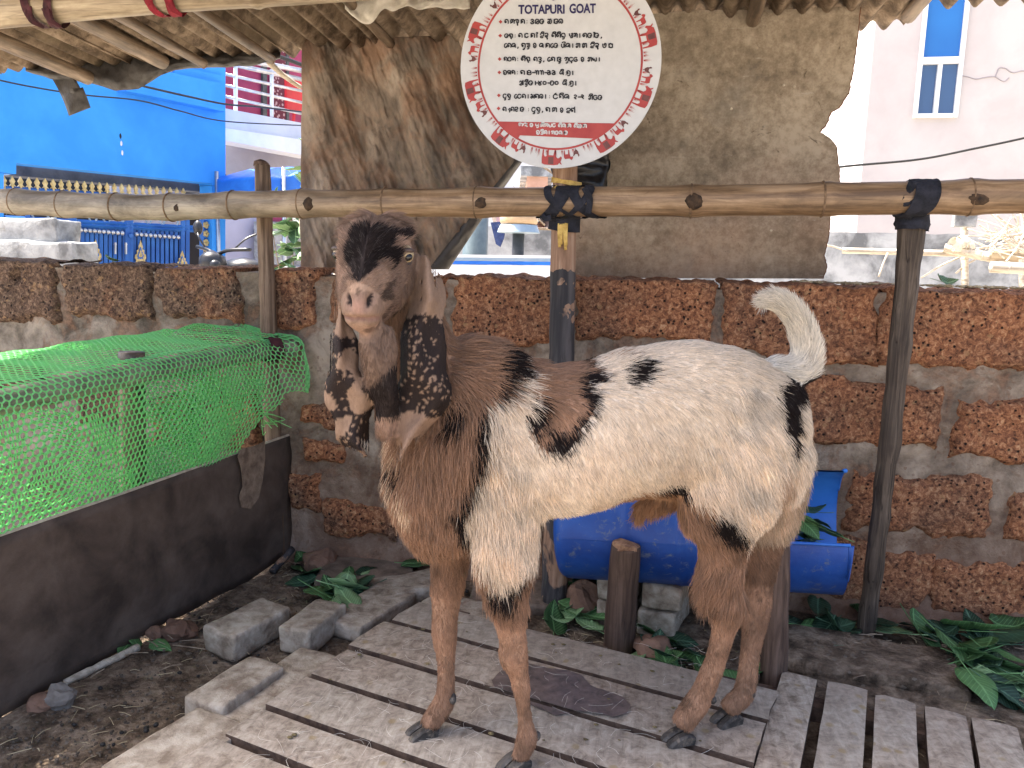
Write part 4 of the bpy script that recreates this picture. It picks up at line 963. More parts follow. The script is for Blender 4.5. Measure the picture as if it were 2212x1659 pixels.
# ------------------------------------------------------------------ slatted platforms
u_ = Vector((math.cos(ANG), math.sin(ANG), 0)); v_ = Vector((u_.y, -u_.x, 0))      # v_ points towards the camera
if v_.y > 0: v_ = -v_
PZ = .07
def board(c0, wd, ln, du, dv, z, th, seed, mat, parent, r=.003):
    """board from corner c0 running ln along du, wd along dv, uneven sawn ends and warped top"""
    n = 14; m = 4
    def fn(a, b2):
        ends = .006*N((seed, b2*3, 0), 2); 
        p = c0+du*(a*ln+(ends if a in (0.,1.) else 0))+dv*(b2*wd+.0015*N((a*6, seed, b2), 2))
        return Vector((p.x, p.y, z+.002*N((p.x*5, p.y*5, seed), 1)-(.0025 if b2 in (0.,1.) else 0)))
    o = mk('slat', thick(grid(fn, n, m), (0,0,-th)), mat, parent, smooth=False)
    o.data.materials.append(MT['slat_side'])
    for p in o.data.polygons:
        if abs(p.normal.z) < .5: p.material_index = 1
    return o
plat = empty('slatted_platform', at(1100,1500,Z=0), 'grey board platform the goat stands on', 'platform')
c0 = at(905,1297,Z=PZ)
ends = [(905,1297),(830,1340),(750,1400),(660,1460),(566,1530),(463,1592),(340,1680)]
e0 = [at(x,y,Z=PZ) for x, y in ends]
base_v = [(p-e0[0]).dot(v_) for p in e0]
for i in range(7):
    s = e0[i]; vv = base_v[i]; nxt = base_v[i+1] if i < 6 else base_v[i]+.17
    st0 = e0[0]+v_*vv; st0 = st0+u_*((s-st0).dot(u_))
    w_ = nxt-vv-.021
    endR = Vector((.335-.02*i, 0, 0)); ln = (at(1665-4*i,1520,Z=PZ)-st0).dot(u_) if i < 1 else None
    rt = e0[0]+v_*vv; right = at(1660,1555,Z=PZ); L_ = (right-st0).dot(u_)-.004*i+(.0 if i else -.0)
    board(st0, w_, L_, u_, v_, PZ+.0015*rnd.uniform(-1,1), .026, i*3.7, MT['slat_l'], plat)
for k, a in enumerate((.12,.55,.9)):
    p = e0[0]+u_*a-v_*.0
    mk('joist', box(p+v_*.52+Vector((0,0,-.048)), (.05,1.15,.04), ANG), MT['slat_side'], plat)
plat2 = empty('slatted_platform', at(1950,1600,Z=0), 'second platform of narrow spaced slats at the bottom right', 'platform')
f0 = at(1690,1449,Z=.062)
stops = [(0,.083),(.108,.198),(.216,.302),(.322,.407),(.418,.508),(.528,.62),(.64,.72),(.74,.82)]
for i, (a, b2) in enumerate(stops):
    s = f0+u_*a-v_*(.0)+v_*(.004*rnd.uniform(-1,1))
    s = Vector((s.x, s.y+.0*i, 0))
    board(s, b2-a, .75, v_, u_, .062+.002*rnd.uniform(-1,1), .024, 40+i*2.1, MT['slat_r'], plat2)
for k, d in enumerate((.07,.42,.7)):
    mk('joist', box(f0+v_*d+u_*.4+Vector((0,0,-.0465)), (.9,.05,.044), ANG), MT['slat_side'], plat2)
# dark wet stain on the boards
stn = [(1062,1468),(1078,1452),(1110,1440),(1140,1434),(1180,1442),(1230,1448),(1262,1462),(1275,1480),(1310,1492),(1345,1505),(1362,1522),(1355,1540),(1325,1548),(1290,1540),(1250,1535),(1200,1545),(1165,1530),(1130,1512),(1090,1500),(1068,1486)]
sp_ = []
for i in range(len(stn)):
    a, b2 = stn[i], stn[(i+1)%len(stn)]
    for k in range(5):
        f = k/5; x, y = a[0]+(b2[0]-a[0])*f, a[1]+(b2[1]-a[1])*f
        q = at(x+4*N((x*.05,y*.05,0),1), y+3*N((x*.05,y*.05,4),1), Z=PZ+.0032); sp_.append(q)
b = NB('wet_stain'); MT['stain'] = b.set(b.ramp(b.noise(b.P(), 30, 6, .7, .5), [(.35,(.075,.058,.052)),(.7,(.20,.15,.13))]), .35, b.bump(b.noise(b.P(), 60, 4), .3, .003))
for i in range(7):       # one film on each board it wets
    vv0, vv1 = base_v[i], (base_v[i+1] if i < 6 else base_v[i]+.17)-.012
    cl = [q for q in sp_]
    def clip(poly_, val, sgn):
        out = []
        for k in range(len(poly_)):
            a, b2 = poly_[k], poly_[(k+1)%len(poly_)]; da, db = sgn*((a-e0[0]).dot(v_)-val), sgn*((b2-e0[0]).dot(v_)-val)
            if da >= 0: out.append(a)
            if da*db < 0: out.append(a+(b2-a)*(da/(da-db)))
        return out
    cl = clip(clip(cl, vv0+.002, 1), vv1-.002, -1) if cl else []
    if len(cl) > 3: mk('wet_stain', poly(cl[::-1], (0,0,-.0008)), MT['stain'], plat)

# ------------------------------------------------------------------ leaves, straw, droppings
def leaf_mesh(L, Wd, curl, fold, seed):
    n, m = 10, 4
    def fn(u, v):
        t = u; w = Wd*math.sin(math.pi*min(1,t**.8))**.75*(1-.12*t)+.0015; y = (v*2-1)*w
        z = curl*(t-.5)**2*4*.03+fold*abs(y)*.6+.006*N((t*4,v*2,seed),1.3)
        return Vector((t*L-L*.5, y, z))
    V, F = grid(fn, n, m); s = tube([Vector((-L*.72,0,.002)), Vector((-L*.5,0,0)), Vector((0,0,-.0015)), Vector((L*.45,0,.0))], [.0014,.0016,.0012,.0005], 5)
    V, F = thick((V, F), (0,0,-.0006))
    return join((V, F), s)
leaf_db = []
for k in range(8):
    v, f = leaf_mesh(.115+.02*(k%4), .036+.005*(k%3), [.3,-.4,.8,.1,1.1,-.7,.5,.2][k], [.35,.15,.6,-.2,.4,.1,.8,.3][k], k)
    me = bpy.data.meshes.new('leaf'); me.from_pydata([tuple(q) for q in v], [], [tuple(q) for q in f]); me.update(); me.shade_smooth(); leaf_db.append(me)
leaf_vars = {}
def leaf(c, rz, pitch, roll, k, mat, label, group, s=1.):
    key = (k, mat)
    if key not in leaf_vars:
        me = leaf_db[k].copy(); me.materials.append(MT[mat]); leaf_vars[key] = me
    o = bpy.data.objects.new('fallen_leaf', leaf_vars[key]); link(o); o.location = c; o.rotation_euler = (roll, pitch, rz); o.scale = (s, s, s)
    adj = {'leaf':'mid-green','leaf_dark':'dark green','leaf_pale':'pale green'}[mat]
    for w0 in ('large green','small green','green fodder','dark leaf','pale leaf','green leaf'):
        if label.startswith(w0) or (' '+w0) in label:
            label = label.replace(w0, {'large green':'large '+adj,'small green':'small '+adj,'green fodder':adj+' fodder','dark leaf':adj+' leaf','pale leaf':adj+' leaf','green leaf':adj+' leaf'}[w0], 1); break
    return tag(o, label, 'leaf', group)
def heap(cx_, cy_, n, sx_, sy_, zmax, label, group, mats=('leaf','leaf','leaf_dark','leaf_pale'), ang=0., s=(.8,1.15), z0=0., px=True):
    for i in range(n):
        x, y = cx_+rnd.gauss(0,sx_), cy_+rnd.gauss(0,sy_)
        if px: p = at(x, y, Z=z0)
        else: p = Vector((x, y, z0))
        k = rnd.randrange(8)
        leaf((p.x, min(p.y, 2.44), z0+.012+rnd.random()*zmax), rnd.uniform(0,6.28), rnd.uniform(-.45,.45), rnd.uniform(-.5,.5), k, rnd.choice(mats), label, group, rnd.uniform(*s))
heap(2145,1465,20,46,44,.045,'large green leaf in the heap on the floor at the right edge','leaves heaped at the right edge', s=(.9,1.35))
heap(1960,1378,10,100,10,.03,'green leaf along the foot of the wall right of the leaning post','leaves along the foot of the wall', s=(.8,1.2))
heap(1790,1370,9,60,14,.03,'dark leaf on the floor left of the leaning post','leaves left of the leaning post', mats=('leaf_dark','leaf','leaf_dark'))
heap(1265,1255,10,30,16,.06,'green leaf on the floor under the left end of the blue drum','leaves under the drum', mats=('leaf','leaf_dark','leaf'))
heap(1275,1345,7,70,20,.02,'green leaf on the floor around the short post','leaves round the short post', mats=('leaf','leaf_pale','leaf'))
heap(1430,1430,12,60,22,.02,'green leaf on the floor below the brick pile','leaves below the brick pile', mats=('leaf','leaf_dark','leaf_pale','leaf'))
heap(745,1300,12,28,22,.04,'green leaf by the loose bricks at the platform corner','leaves by the loose bricks', mats=('leaf','leaf_pale','leaf_dark'))
heap(655,1235,6,34,18,.02,'green leaf in the dark corner by the wall','leaves in the wall corner', mats=('leaf','leaf_dark'))
heap(300,1400,3,30,10,.01,'small green leaf beside the dark panel','leaves beside the panel', mats=('leaf',), s=(.4,.6))
heap(1655,1590,6,10,60,.01,'pale leaf stuck between the two platforms','leaves between the platforms', mats=('leaf_pale','leaf','leaf_dark'), s=(.6,.9))
heap(1585,1480,6,40,20,.02,'dark leaf behind the hind hooves','leaves behind the hind hooves', mats=('leaf_dark','leaf'), s=(.7,1.))
q = at(900,1216,Z=.045); leaf((q.x,q.y,q.z), .5, .1, .1, 1, 'leaf', 'single green leaf on the stone behind the front legs', None, .8)
q = at(240,556,Y=2.6); leaf((q.x,q.y,WT+.012), 2.8, -.25, .2, 2, 'leaf_pale', 'green leaf on top of the wall in front of the blue gate', None, .5)
q = at(2040,612,Y=2.62); leaf((q.x,q.y,WT+.02), .2, .2, .6, 4, 'leaf_pale', 'curled dry leaf on top of the wall at the right', None, .6)
for i in range(30):     # fodder in the trough
    t = .48+.27*rnd.random(); p = d0+ax*t+upv*rnd.uniform(-.05,.045)+side*rnd.uniform(-.08,.12)
    leaf(p, rnd.uniform(0,6.28), rnd.uniform(-.6,.6), rnd.uniform(-.6,.6), rnd.randrange(8), rnd.choice(('leaf','leaf_dark')), 'green fodder leaf inside the blue trough', 'leaves in the trough', rnd.uniform(.6,.9))
p = d0+ax*.56+side*.11+upv*.135; leaf(p, .3, .3, .3, 1, 'leaf', 'green leaf over the back rim of the blue trough', None, .9)
def litter(name, spots, n, L, r, mat, label, cat, z=.01):
    V, F = [], []
    for i in range(n):
        cx_, cy_, sx_, sy_ = rnd.choice(spots); q = at(rnd.gauss(cx_,sx_), rnd.gauss(cy_,sy_), Z=z); a = rnd.uniform(0,6.28); l_ = L*rnd.uniform(.4,1.3)
        d = Vector((math.cos(a), math.sin(a), rnd.uniform(-.12,.2)))*l_/2
        if q.y > 2.44: continue
        v, f = tube([q-d, q+Vector((0,0,.004*rnd.random())), q+d], r*rnd.uniform(.6,1.2), 4); k = len(V); V += v; F += [tuple(i_+k for i_ in g_) for g_ in f]
    return mk(name, (V, F), MT[mat], label=label, cat=cat, kind='stuff')
litter('straw_litter', [(1290,1360,60,24),(1440,1430,60,20),(200,1560,120,60),(420,1350,120,40),(640,1240,60,24),(1950,1390,160,26),(1660,1600,14,50),(740,1300,30,20),(1880,1600,160,40)], 420, .035, .0011, 'straw', 'scattered straw and stalks on the dirt floor', 'straw')
litter('twig_litter', [(1950,1430,160,40),(2120,1440,60,30),(1850,1390,60,20),(1330,1370,60,20),(330,1380,80,40)], 90, .075, .0018, 'twig', 'thin dry twigs among the leaves', 'twigs', .02)
def peb(name, spots, n, r, mat, label, cat, z=.006):
    V, F = [], []
    for i in range(n):
        cx_, cy_, sx_, sy_ = rnd.choice(spots); q = at(rnd.gauss(cx_,sx_), rnd.gauss(cy_,sy_), Z=z); rr = r*rnd.uniform(.5,1.3)
        v, f = blob(q, rr, rr*rnd.uniform(.7,1.1), rr*rnd.uniform(.5,.9), i, .3, 1); k = len(V); V += v; F += [tuple(i_+k for i_ in g_) for g_ in f]
    return mk(name, (V, F), MT[mat], label=label, cat=cat, kind='stuff', smooth=True)
peb('gravel', [(120,1600,140,50),(350,1500,120,60),(480,1350,120,40),(560,1280,80,30)], 900, .0040, 'grit', 'fine grit on the dirt floor at the left', 'gravel')
peb('droppings', [(290,1570,120,40),(480,1430,90,60),(640,1420,40,30),(760,1290,40,20),(1000,1280,90,20)], 70, .0065, 'dung', 'small black goat droppings on the floor', 'droppings', .012)
V, F = [], []
for i in range(46):
    q = at(rnd.uniform(600,1620), rnd.uniform(1350,1650), Z=PZ+.004); rr = .0040*rnd.uniform(.5,1.4)
    d_ = (q-e0[0]); uu = d_.dot(u_)
    if uu < .0 or uu > .95 or q.x < -.75: continue
    v, f = blob(q, rr*1.4, rr, rr*.45, i, .5, 1); k = len(V); V += v; F += [tuple(i_+k for i_ in g_) for g_ in f]
mk('dung_crumbs', (V, F), simple('crumbs', (.10,.075,.035), (.22,.17,.08), 50, .9), label='dried crumbs of dung and fodder on the boards', cat='crumbs', kind='stuff', smooth=True)
V, F = [], []
for i in range(240):
    q = at(rnd.uniform(560,1640), rnd.uniform(1340,1655), Z=PZ+.0035); uu = (q-e0[0]).dot(u_)
    if uu < .02 or uu > .93: continue
    a = rnd.uniform(0,6.28); b2 = a+rnd.uniform(-1.2,1.2); l_ = rnd.uniform(.012,.03)
    v, f = tube(resamp([q, q+Vector((math.cos(a),math.sin(a),.03))*l_, q+Vector((math.cos(a)+math.cos(b2),math.sin(a)+math.sin(b2),.0))*l_], 6), .00035, 3, cap=False); k = len(V); V += v; F += [tuple(i_+k for i_ in g_) for g_ in f]
mk('shed_hairs', (V, F), simple('shed_hair', (.5,.45,.38), (.65,.6,.52), 30, .6), label='loose pale goat hairs shed on the boards', cat='hair', kind='stuff')
# ------------------------------------------------------------------ background: blue house and gate
tB = Vector((.35,.935,0)).normalized(); nB = Vector((tB.y,-tB.x,0))
def plane_pt(P0, n):
    def f(x, y, off=0.):
        d = ray(x, y); n_ = np.array(n); t = ((np.array(P0)-CC)@n_+off)/(d@n_); return Vector(CC+t*d)
    return f
FA = plane_pt(Vector((-5.5,9.44,0)), nB)
def ppoly(fn, pts, off, th, flip=True):
    p = [fn(x, y, off) for x, y in pts]; return poly(p[::-1] if flip else p, -nB*th)
bh = empty('blue_house', FA(300,560), 'bright blue painted house front over the gateway at the left', 'house')
mk('upper_wall', ppoly(FA, [(-400,-200),(487,-80),(487,402),(458,400),(458,396),(35,352),(35,376),(-400,330)], 0, .25), MT['blue_wall'], bh)
mk('right_pier', ppoly(FA, [(458,401),(487,402),(487,640),(458,640)], -.002, .24), MT['blue_wall'], bh)
mk('left_pier', ppoly(FA, [(-400,330),(8,374),(8,640),(-400,640)], -.01, .24), MT['blue_wall'], bh)
mk('band', ppoly(FA, [(272,196),(340,150),(487,182),(487,241)], .16, .16), MT['blue_wall'], bh)
mk('string_course', ppoly(FA, [(380,140),(487,165),(487,186),(376,160)], .06, .06), MT['blue_wall'], bh)
mk('soffit', ppoly(FA, [(35,356),(458,399),(458,416),(20,378)], -.26, .3), MT['blue_dark'], bh)
wn = mk('window', ppoly(FA, [(364,142),(384,142),(384,157),(364,155)], .02, .02), MT['frame_w'], bh)
mk('pane', ppoly(FA, [(367,144),(377,144),(377,154),(367,152)], .03, .01), MT['glass2'], wn)
for (x, y) in ((260,294),(262,310),(264,330)):
    q = FA(x, y, .0); mk('wall_scar', blob(q+nB*.0, .012, .012, .03, x), MT['white_pl'] if y > 300 else MT['dark'], bh)
mk('porch_back', ppoly(FA, [(-400,340),(470,360),(470,640),(-400,640)], -2.4, .05), MT['dark'], bh)  # near-black sheet: the shade inside the gateway is put into its colour
mk('porch_door', ppoly(FA, [(240,390),(400,400),(400,620),(240,620)], -2.2, .05), MT['taupe'], bh)
gate = empty('iron_gate', FA(250,600), 'blue iron gate with gold ornaments and spear tips below the blue house', 'gate')
GO = -.10
def bar(a, b_, w, off=GO, n=4): return tube([FA(*a, off), FA(*b_, off)], w, n)
def lx(x, yb): return x          # bars are drawn on the gate plane
def ty(x): return 470+(x-0)*.052   # top rail line of the leaves
frame = []
for x in (60,152,160,275,283,395,405,436,455): frame.append(bar((x,ty(x)-60+x*.04),(x-1,640),.032))
for dy in (0,9): frame.append(bar((-60,ty(-60)+dy*0+dy),(455,ty(455)+dy*.6),.026))
frame.append(bar((-60,400),(455,436),.022))
mk('frame', join(*frame), MT['gate_blue'], gate)
for x in [i for i in range(6,150,10)]+[i for i in range(168,272,10)]+[i for i in range(290,392,10)]+[i for i in range(411,434,8)]:
    if x > 405: continue
    mk('bar', bar((x,ty(x)+4),(x,640),.027,GO-.03), MT['gate_blue'], gate)
mk('backing_sheet', ppoly(FA, [(-60,ty(-60)+6),(400,ty(400)+6),(400,640),(-60,640)], GO-.08, .01), simple('gate_sheet', (.008,.035,.12), (.012,.05,.16), 5, .5), gate)
for x in [i for i in range(112,150,10)]+[i for i in range(173,272,10)]+[i for i in range(294,392,10)]:
    q = FA(x+1, ty(x)+18+ (x-170)*.022, GO+.03); mk('boss', blob(q, .026,.026,.026, 1, 0., 2), MT['steel'], gate, smooth=True)
for i in range(25):
    x = 8+i*18.3-i*i*.09; y = 408+x*.056; q = FA(x, y, GO); h = .135
    sv = poly([q+tB*-.010, q+tB*-.010+Vector((0,0,.04)), q+tB*-.034+Vector((0,0,.03)), q+tB*-.012+Vector((0,0,.055)), q+tB*-.026+Vector((0,0,.085)), q+Vector((0,0,h)), q+tB*.026+Vector((0,0,.085)), q+tB*.012+Vector((0,0,.055)), q+tB*.034+Vector((0,0,.03)), q+tB*.010+Vector((0,0,.04)), q+tB*.010], nB*.02)
    mk('spear_tip', sv, MT['gold'], gate)
for x in (95,128,185,215,245,305,335,365):
    c = FA(x, ty(x)-17, GO); rg = [c+(tB*math.cos(2*math.pi*k/20)+Vector((0,0,1))*math.sin(2*math.pi*k/20))*.13 for k in range(21)]
    mk('ring', tube(rg, .011, 5, cap=False), MT['pale_blue'], gate, smooth=True)
for x, y in ((17,450),(281,455)):
    q = FA(x, y, GO+.04); mk('rosette', join(*[blob(q+(tB*math.cos(k*1.047)+Vector((0,0,1))*math.sin(k*1.047))*.035, .03,.03,.03, k, .1, 1) for k in range(6)]), MT['gold'], gate)
ORN = [(0,1.),(.12,.82),(.2,.70),(.14,.62),(.34,.55),(.30,.42),(.46,.36),(.5,.22),(.38,.12),(.42,.0),(.2,.05),(0,0)]
for x, yt_, yb_, wd in ((207,517,566,22),(304,519,568,21),(394,541,580,19)):
    k = 1
    for inner, m, o in ((1.,'gold',.05),(.55,'gate_blue',.058),(.34,'gold',.064)):
        pts = []
        cy_ = yb_-(yb_-yt_)*.38
        for sx_, sy_ in ORN+[(-a, b_) for a, b_ in ORN[::-1][1:-1]]:
            px_, py_ = x+sx_*wd*1.15, yb_-(yb_-yt_)*sy_
            pts.append(FA(x+(px_-x)*inner, cy_+(py_-cy_)*inner, GO+o))
        mk('gold_ornament', poly(pts, -nB*.01), MT[m], gate)
for x in (249,272): mk('handle', join(bar((x,524),(x,549),.014,GO+.07,6), bar((x,527),(x,529),.02,GO+.03,6)), MT['steel'], gate)
mk('latch', bar((281,505),(284,513),.03,GO+.05), MT['gate_blue'], gate)
for k in range(6):
    y0 = 478+k*19; x0, x1 = 437, 453
    mk('lattice', join(bar((x0,y0),(x1,y0+17),.010), bar((x1,y0),(x0,y0+17),.010), bar((x0,y0),(x1,y0),.016)), MT['gate_blue'], gate)
    q = FA(445, y0+8, GO+.03); mk('rosette', join(*[blob(q+(tB*math.cos(j*1.257)+Vector((0,0,1))*math.sin(j*1.257))*.026, .024,.024,.024, j, .1, 1) for j in range(5)]), MT['gold'], gate)
# concrete block steps left, in front of the gate
def cblock(px0, py0, px1, py1, Yd, label, seed):
    a, b_ = at(px0, py0, Y=Yd), at(px1, py1, Y=Yd); c = (a+b_)/2; z1 = a.z
    h = .36 if seed == 1 else 1.2
    mk('concrete_block', rbox((c.x, Yd+.12, z1-h/2), (b_.x-a.x, .22, h), r=.015, nz=.022, ns=9, cuts=9, seed=seed), MT['conc2'], smooth=True, label=label, cat='concrete block')
cblock(-220,466,117,512,4.2,'upper rough grey concrete block at the left edge above the wall',1)
cblock(-220,513,156,560,4.15,'lower rough grey concrete block at the left edge above the wall',2)
# ------------------------------------------------------------------ balcony house
FB = plane_pt(Vector((-5.9,11.2,0)), nB)
ho = empty('balcony_house', FB(560,560), 'house with white balcony and maroon upper wall beside the blue house', 'house')
mk('balcony_front', ppoly(FB, [(470,231),(680,271),(680,306),(470,274)], 0, .12), MT['pale_pl'], ho)
mk('balcony_slab', ppoly(FB, [(470,274),(680,306),(680,340),(470,300)], .10, .35), MT['white_pl'], ho)
mk('corner_column', ppoly(FB, [(470,60),(487,70),(487,300),(470,300)], -.02, .2), MT['white_pl'], ho)
mk('upper_wall', ppoly(FB, [(380,-200),(720,-120),(720,330),(380,290)], -1.2, .1), MT['maroon'], ho)
dr = mk('door_frame', ppoly(FB, [(568,60),(577,60),(577,262),(568,260)], -1.15, .08), MT['dkgrey'], ho)
mk('curtain', ppoly(FB, [(588,60),(617,60),(617,268),(588,264)], -1.14, .03), MT['curtain'], ho)
mk('door_frame', ppoly(FB, [(619,60),(625,60),(625,270),(619,268)], -1.14, .06), MT['dkgrey'], ho)
for k, (y0, y1) in enumerate(((136,171),(161,196),(185,221),(209,245))):
    mk('railing_bar', tube([FB(480,y0-2,-.06), FB(690,y1+9,-.06)], .022 if k else .035, 8), MT['steel'], ho, smooth=True)
mk('railing_bar', tube([FB(500,124,-.06), FB(690,160,-.06)], .04, 8), MT['steel'], ho, smooth=True)
for x, y0, y1 in ((509,135,238),(587,150,252),(660,160,268)):
    mk('railing_post', tube([FB(x,y0,-.06), FB(x,y1,-.06)], .03, 8), MT['frame_w'], ho, smooth=True)
mk('ground_floor_wall', ppoly(FB, [(470,296),(720,334),(720,420),(470,420)], -.5, .1), MT['taupe'], ho)
mk('ground_floor_wall', ppoly(FB, [(462,420),(557,420),(557,640),(462,640)], -.4, .1), MT['lilac'], ho)
mk('shutter', ppoly(FB, [(590,440),(632,440),(632,482),(590,482)], -.3, .08), MT['maroon'], ho)
mk('plinth_wall', ppoly(FB, [(560,478),(720,482),(720,640),(560,640)], -.2, .12), MT['conc2'], ho)
ch = empty('red_chair', FB(640,262,-.5), 'red plastic chair back on the balcony', 'chair')
mk('backrest', rbox(FB(641,208,-.45), (.5,.05,.5), rz=math.atan2(tB.y,tB.x), r=.02), MT['red_pl'], ch)
mk('leg', tube([FB(636,235,-.45), FB(633,270,-.45)], .03, 6), MT['red_pl'], ch)
def wire(pts, r, lab, name='cable'):
    P_ = resamp(pts, 40); mk(name, tube(P_, r, 6), MT['wire'], smooth=True, label=lab, cat='cable')
wire([FA(-60,160,.5),FA(60,186,.5),FA(180,205,.5),FA(300,217,.5),FA(390,240,.5),FA(487,262,.5),FA(670,272,.5)], .008, 'lower thin cable crossing the blue house front')
wire([FA(300,184,.6),FA(400,207,.6),FA(487,225,.6),FA(560,231,.6),FA(680,245,.6)], .012, 'upper black cable in front of the balcony')
wire([FB(485,378,.2),FB(500,392,.2),FB(516,399,.2),FB(530,402,.2)], .018, 'curved hose end sticking out beside the blue house')
wire([FB(560,110,.4),FB(620,128,.4),FB(700,160,.4)], .03, 'thick bundled cable above the balcony railing')
# blue tarp cover
bcn = FB(655,440,1.6)
def bluet(u, v):
    th = u*2*math.pi; c, sn = math.cos(th), math.sin(th)
    rx = math.copysign(abs(c)**.45, c); ry = math.copysign(abs(sn)**.45, sn)
    pr = (1-max(0,.28-v)/.28)**.45 if v < .28 else 1.
    z = 2.34-.46*max(0,v-.10)/.90-.06*(v < .1)*(v/.1)
    p = Vector((bcn.x,bcn.y,0))+tB*(rx*1.02*pr)+nB*(ry*.7*pr)+Vector((0,0,z+.17*rx*pr))
    return p+nB*(.03*math.sin(th*9+v*5)*v)+Vector((0,0,.015*math.sin(th*7)))
bcv = empty('blue_canopy', Vector((bcn.x,bcn.y,0)), 'blue tarpaulin canopy beside the balcony house, left of the brown tarpaulin', 'canopy')
mk('cover', grid(bluet, 90, 20), MT['tarp_blue'], bcv, smooth=True)
for a_, c2_ in ((-.9,-.6),(-.9,.6),(.9,-.6),(.9,.6)):
    q = Vector((bcn.x,bcn.y,0))+tB*a_+nB*c2_; mk('leg', tube([q, q+Vector((0,0,2.2))], .025, 8), MT['steel'], bcv, smooth=True)
# motorbike behind the wall
mc = Vector(FB(505,552,3.2)); mc.z = 0
mo = empty('motorbike', mc, 'parked dark motorbike, only mirrors, handlebar and seat above the wall', 'motorbike')
def L3(a, b_, z): return mc+tB*a+nB*b_+Vector((0,0,z))
mk('front_cowl', blob(L3(-.25,0,1.04), .13,.13,.12, 3, .2), MT['black_gloss'], mo, smooth=True)
mk('headlamp', blob(L3(-.30,.10,1.03), .05,.05,.05, 4, .1), MT['black_gloss'], mo, smooth=True)
mk('tank', blob(L3(.12,0,1.0), .24,.17,.11, 5, .15), MT['black_gloss'], mo, smooth=True)
mk('seat', blob(L3(.62,0,.98), .34,.15,.08, 6, .1), MT['black_gloss'], mo, smooth=True)
mk('handlebar', tube(resamp([L3(-.14,-.36,1.20),L3(-.18,-.15,1.17),L3(-.20,0,1.13),L3(-.18,.15,1.17),L3(-.12,.38,1.18)],16), .018, 8), MT['black_gloss'], mo, smooth=True)
for s in (-1, 1):
    mk('mirror', blob(L3(-.04+.1*s,s*.34,1.38+.0*s), .05,.04,.075, s, .05), MT['black_gloss'], mo, smooth=True)
    mk('mirror_stem', tube(resamp([L3(-.16,s*.2,1.18),L3(-.13+.06*s,s*.26,1.28),L3(-.06+.1*s,s*.32,1.34)],8), .010, 6), MT['black_gloss'], mo, smooth=True)
for a in (-.45,.75):
    tr = [L3(a+.30*math.cos(2*math.pi*k/28), 0, .30+.30*math.sin(2*math.pi*k/28)) for k in range(29)]
    wh = mk('wheel', tube(tr, .05, 8, cap=False), MT['black_gloss'], mo, smooth=True); mk('hub', blob(L3(a,0,.30), .08,.06,.08, 1, 0.), MT['steel'], wh, smooth=True)
mk('frame', join(tube([L3(-.22,0,1.05),L3(-.45,0,.3)], .03, 6), tube([L3(-.2,0,.95),L3(.1,0,.45),L3(.75,0,.32)], .035, 6), tube([L3(.6,0,.9),L3(.75,0,.32)], .03, 6)), MT['dkgrey'], mo)
mk('engine', rbox(L3(.12,0,.5), (.35,.25,.3), r=.05), MT['dkgrey'], mo)
# leafy plant at the foot of the tarp
def plant(name, base, h, n, lab, s, mats, spread=.16, cat='plant'):
    e = empty(name, base, lab, cat)
    for k in range(3):
        a = k*2.1; tip = base+Vector((spread*.7*math.cos(a), spread*.7*math.sin(a), h*(1-.12*k)))
        mk('stem', tube(resamp([base,(base+tip)/2+Vector((.02,0,.05)),tip],10), [.008-.0005*i for i in range(10)], 6), MT['twig'], e, smooth=True)
    for i in range(n):
        key = (i % 8, mats[i % len(mats)])
        if key not in leaf_vars: me = leaf_db[key[0]].copy(); me.materials.append(MT[key[1]]); leaf_vars[key] = me
        o = bpy.data.objects.new('leaf', leaf_vars[key]); link(o); o.parent = e
        a = rnd.uniform(0,6.28); t = .25+.75*rnd.random(); o.location = (spread*math.cos(a)*rnd.random(), spread*math.sin(a)*rnd.random(), h*t)
        o.rotation_euler = (rnd.uniform(-.5,.5), rnd.uniform(-.2,.7), a); o.scale = (s,s,s)
pb3 = at(632,560,Y=5.2); plant('leafy_shrub', Vector((pb3.x,pb3.y,0)), pb3.z+.55, 70, 'green leafy shrub between the left post and the tarpaulin', 1.35, ('leaf_pale','leaf','leaf_pale'), .22, 'shrub')
pb4 = at(640,330,Y=4.2); plant('leafy_shrub', Vector((pb4.x+.05,pb4.y,0)), 1.78, 14, 'sprig of bright young leaves at the left edge of the tarpaulin', .9, ('leaf_pale',), .06, 'shrub')

# ------------------------------------------------------------------ pink-beige house on the right
h0, h1 = at(1868,300,D=12.6), at(2500,300,D=11.8)
tP = (h1-h0); tP.z = 0; tP.normalize(); nP = Vector((tP.y,-tP.x,0))
if nP.y > 0: nP = -nP
FP = plane_pt(h0, nP)
def pp2(fn, pts, off, th, n): return poly([fn(x, y, off) for x, y in pts][::-1], -n*th)
ph_ = empty('pink_house', FP(2100,600), 'pale pink-beige house with a tall blue window behind the shed at the right', 'house')
ct = FP(1868,0); 
def solid(a, b_, z0, z1, n, th): 
    return poly([Vector((a.x,a.y,z0)), Vector((b_.x,b_.y,z0)), Vector((b_.x,b_.y,z1)), Vector((a.x,a.y,z1))], -n*th)
wl, wr = FP(1976,200), FP(2072,200); A0, A1 = FP(1868,300), FP(2760,300)
zs = FP(2015,255).z
mk('front_wall', join(solid(A0, Vector((wl.x,wl.y,0)), 0, 9, nP, .25), solid(Vector((wr.x,wr.y,0)), A1, 0, 9, nP, .25), solid(wl, wr, 0, zs, nP, .25)), MT['pinkwall'], ph_)
back = A0-nP*6-tP*2.6
mk('side_wall', poly([Vector((A0.x,A0.y,0)), Vector((A0.x,A0.y,9)), Vector((back.x,back.y,9)), Vector((back.x,back.y,0))], (.05,.1,0)), MT['cream'], ph_)
zt = FP(2025,132).z
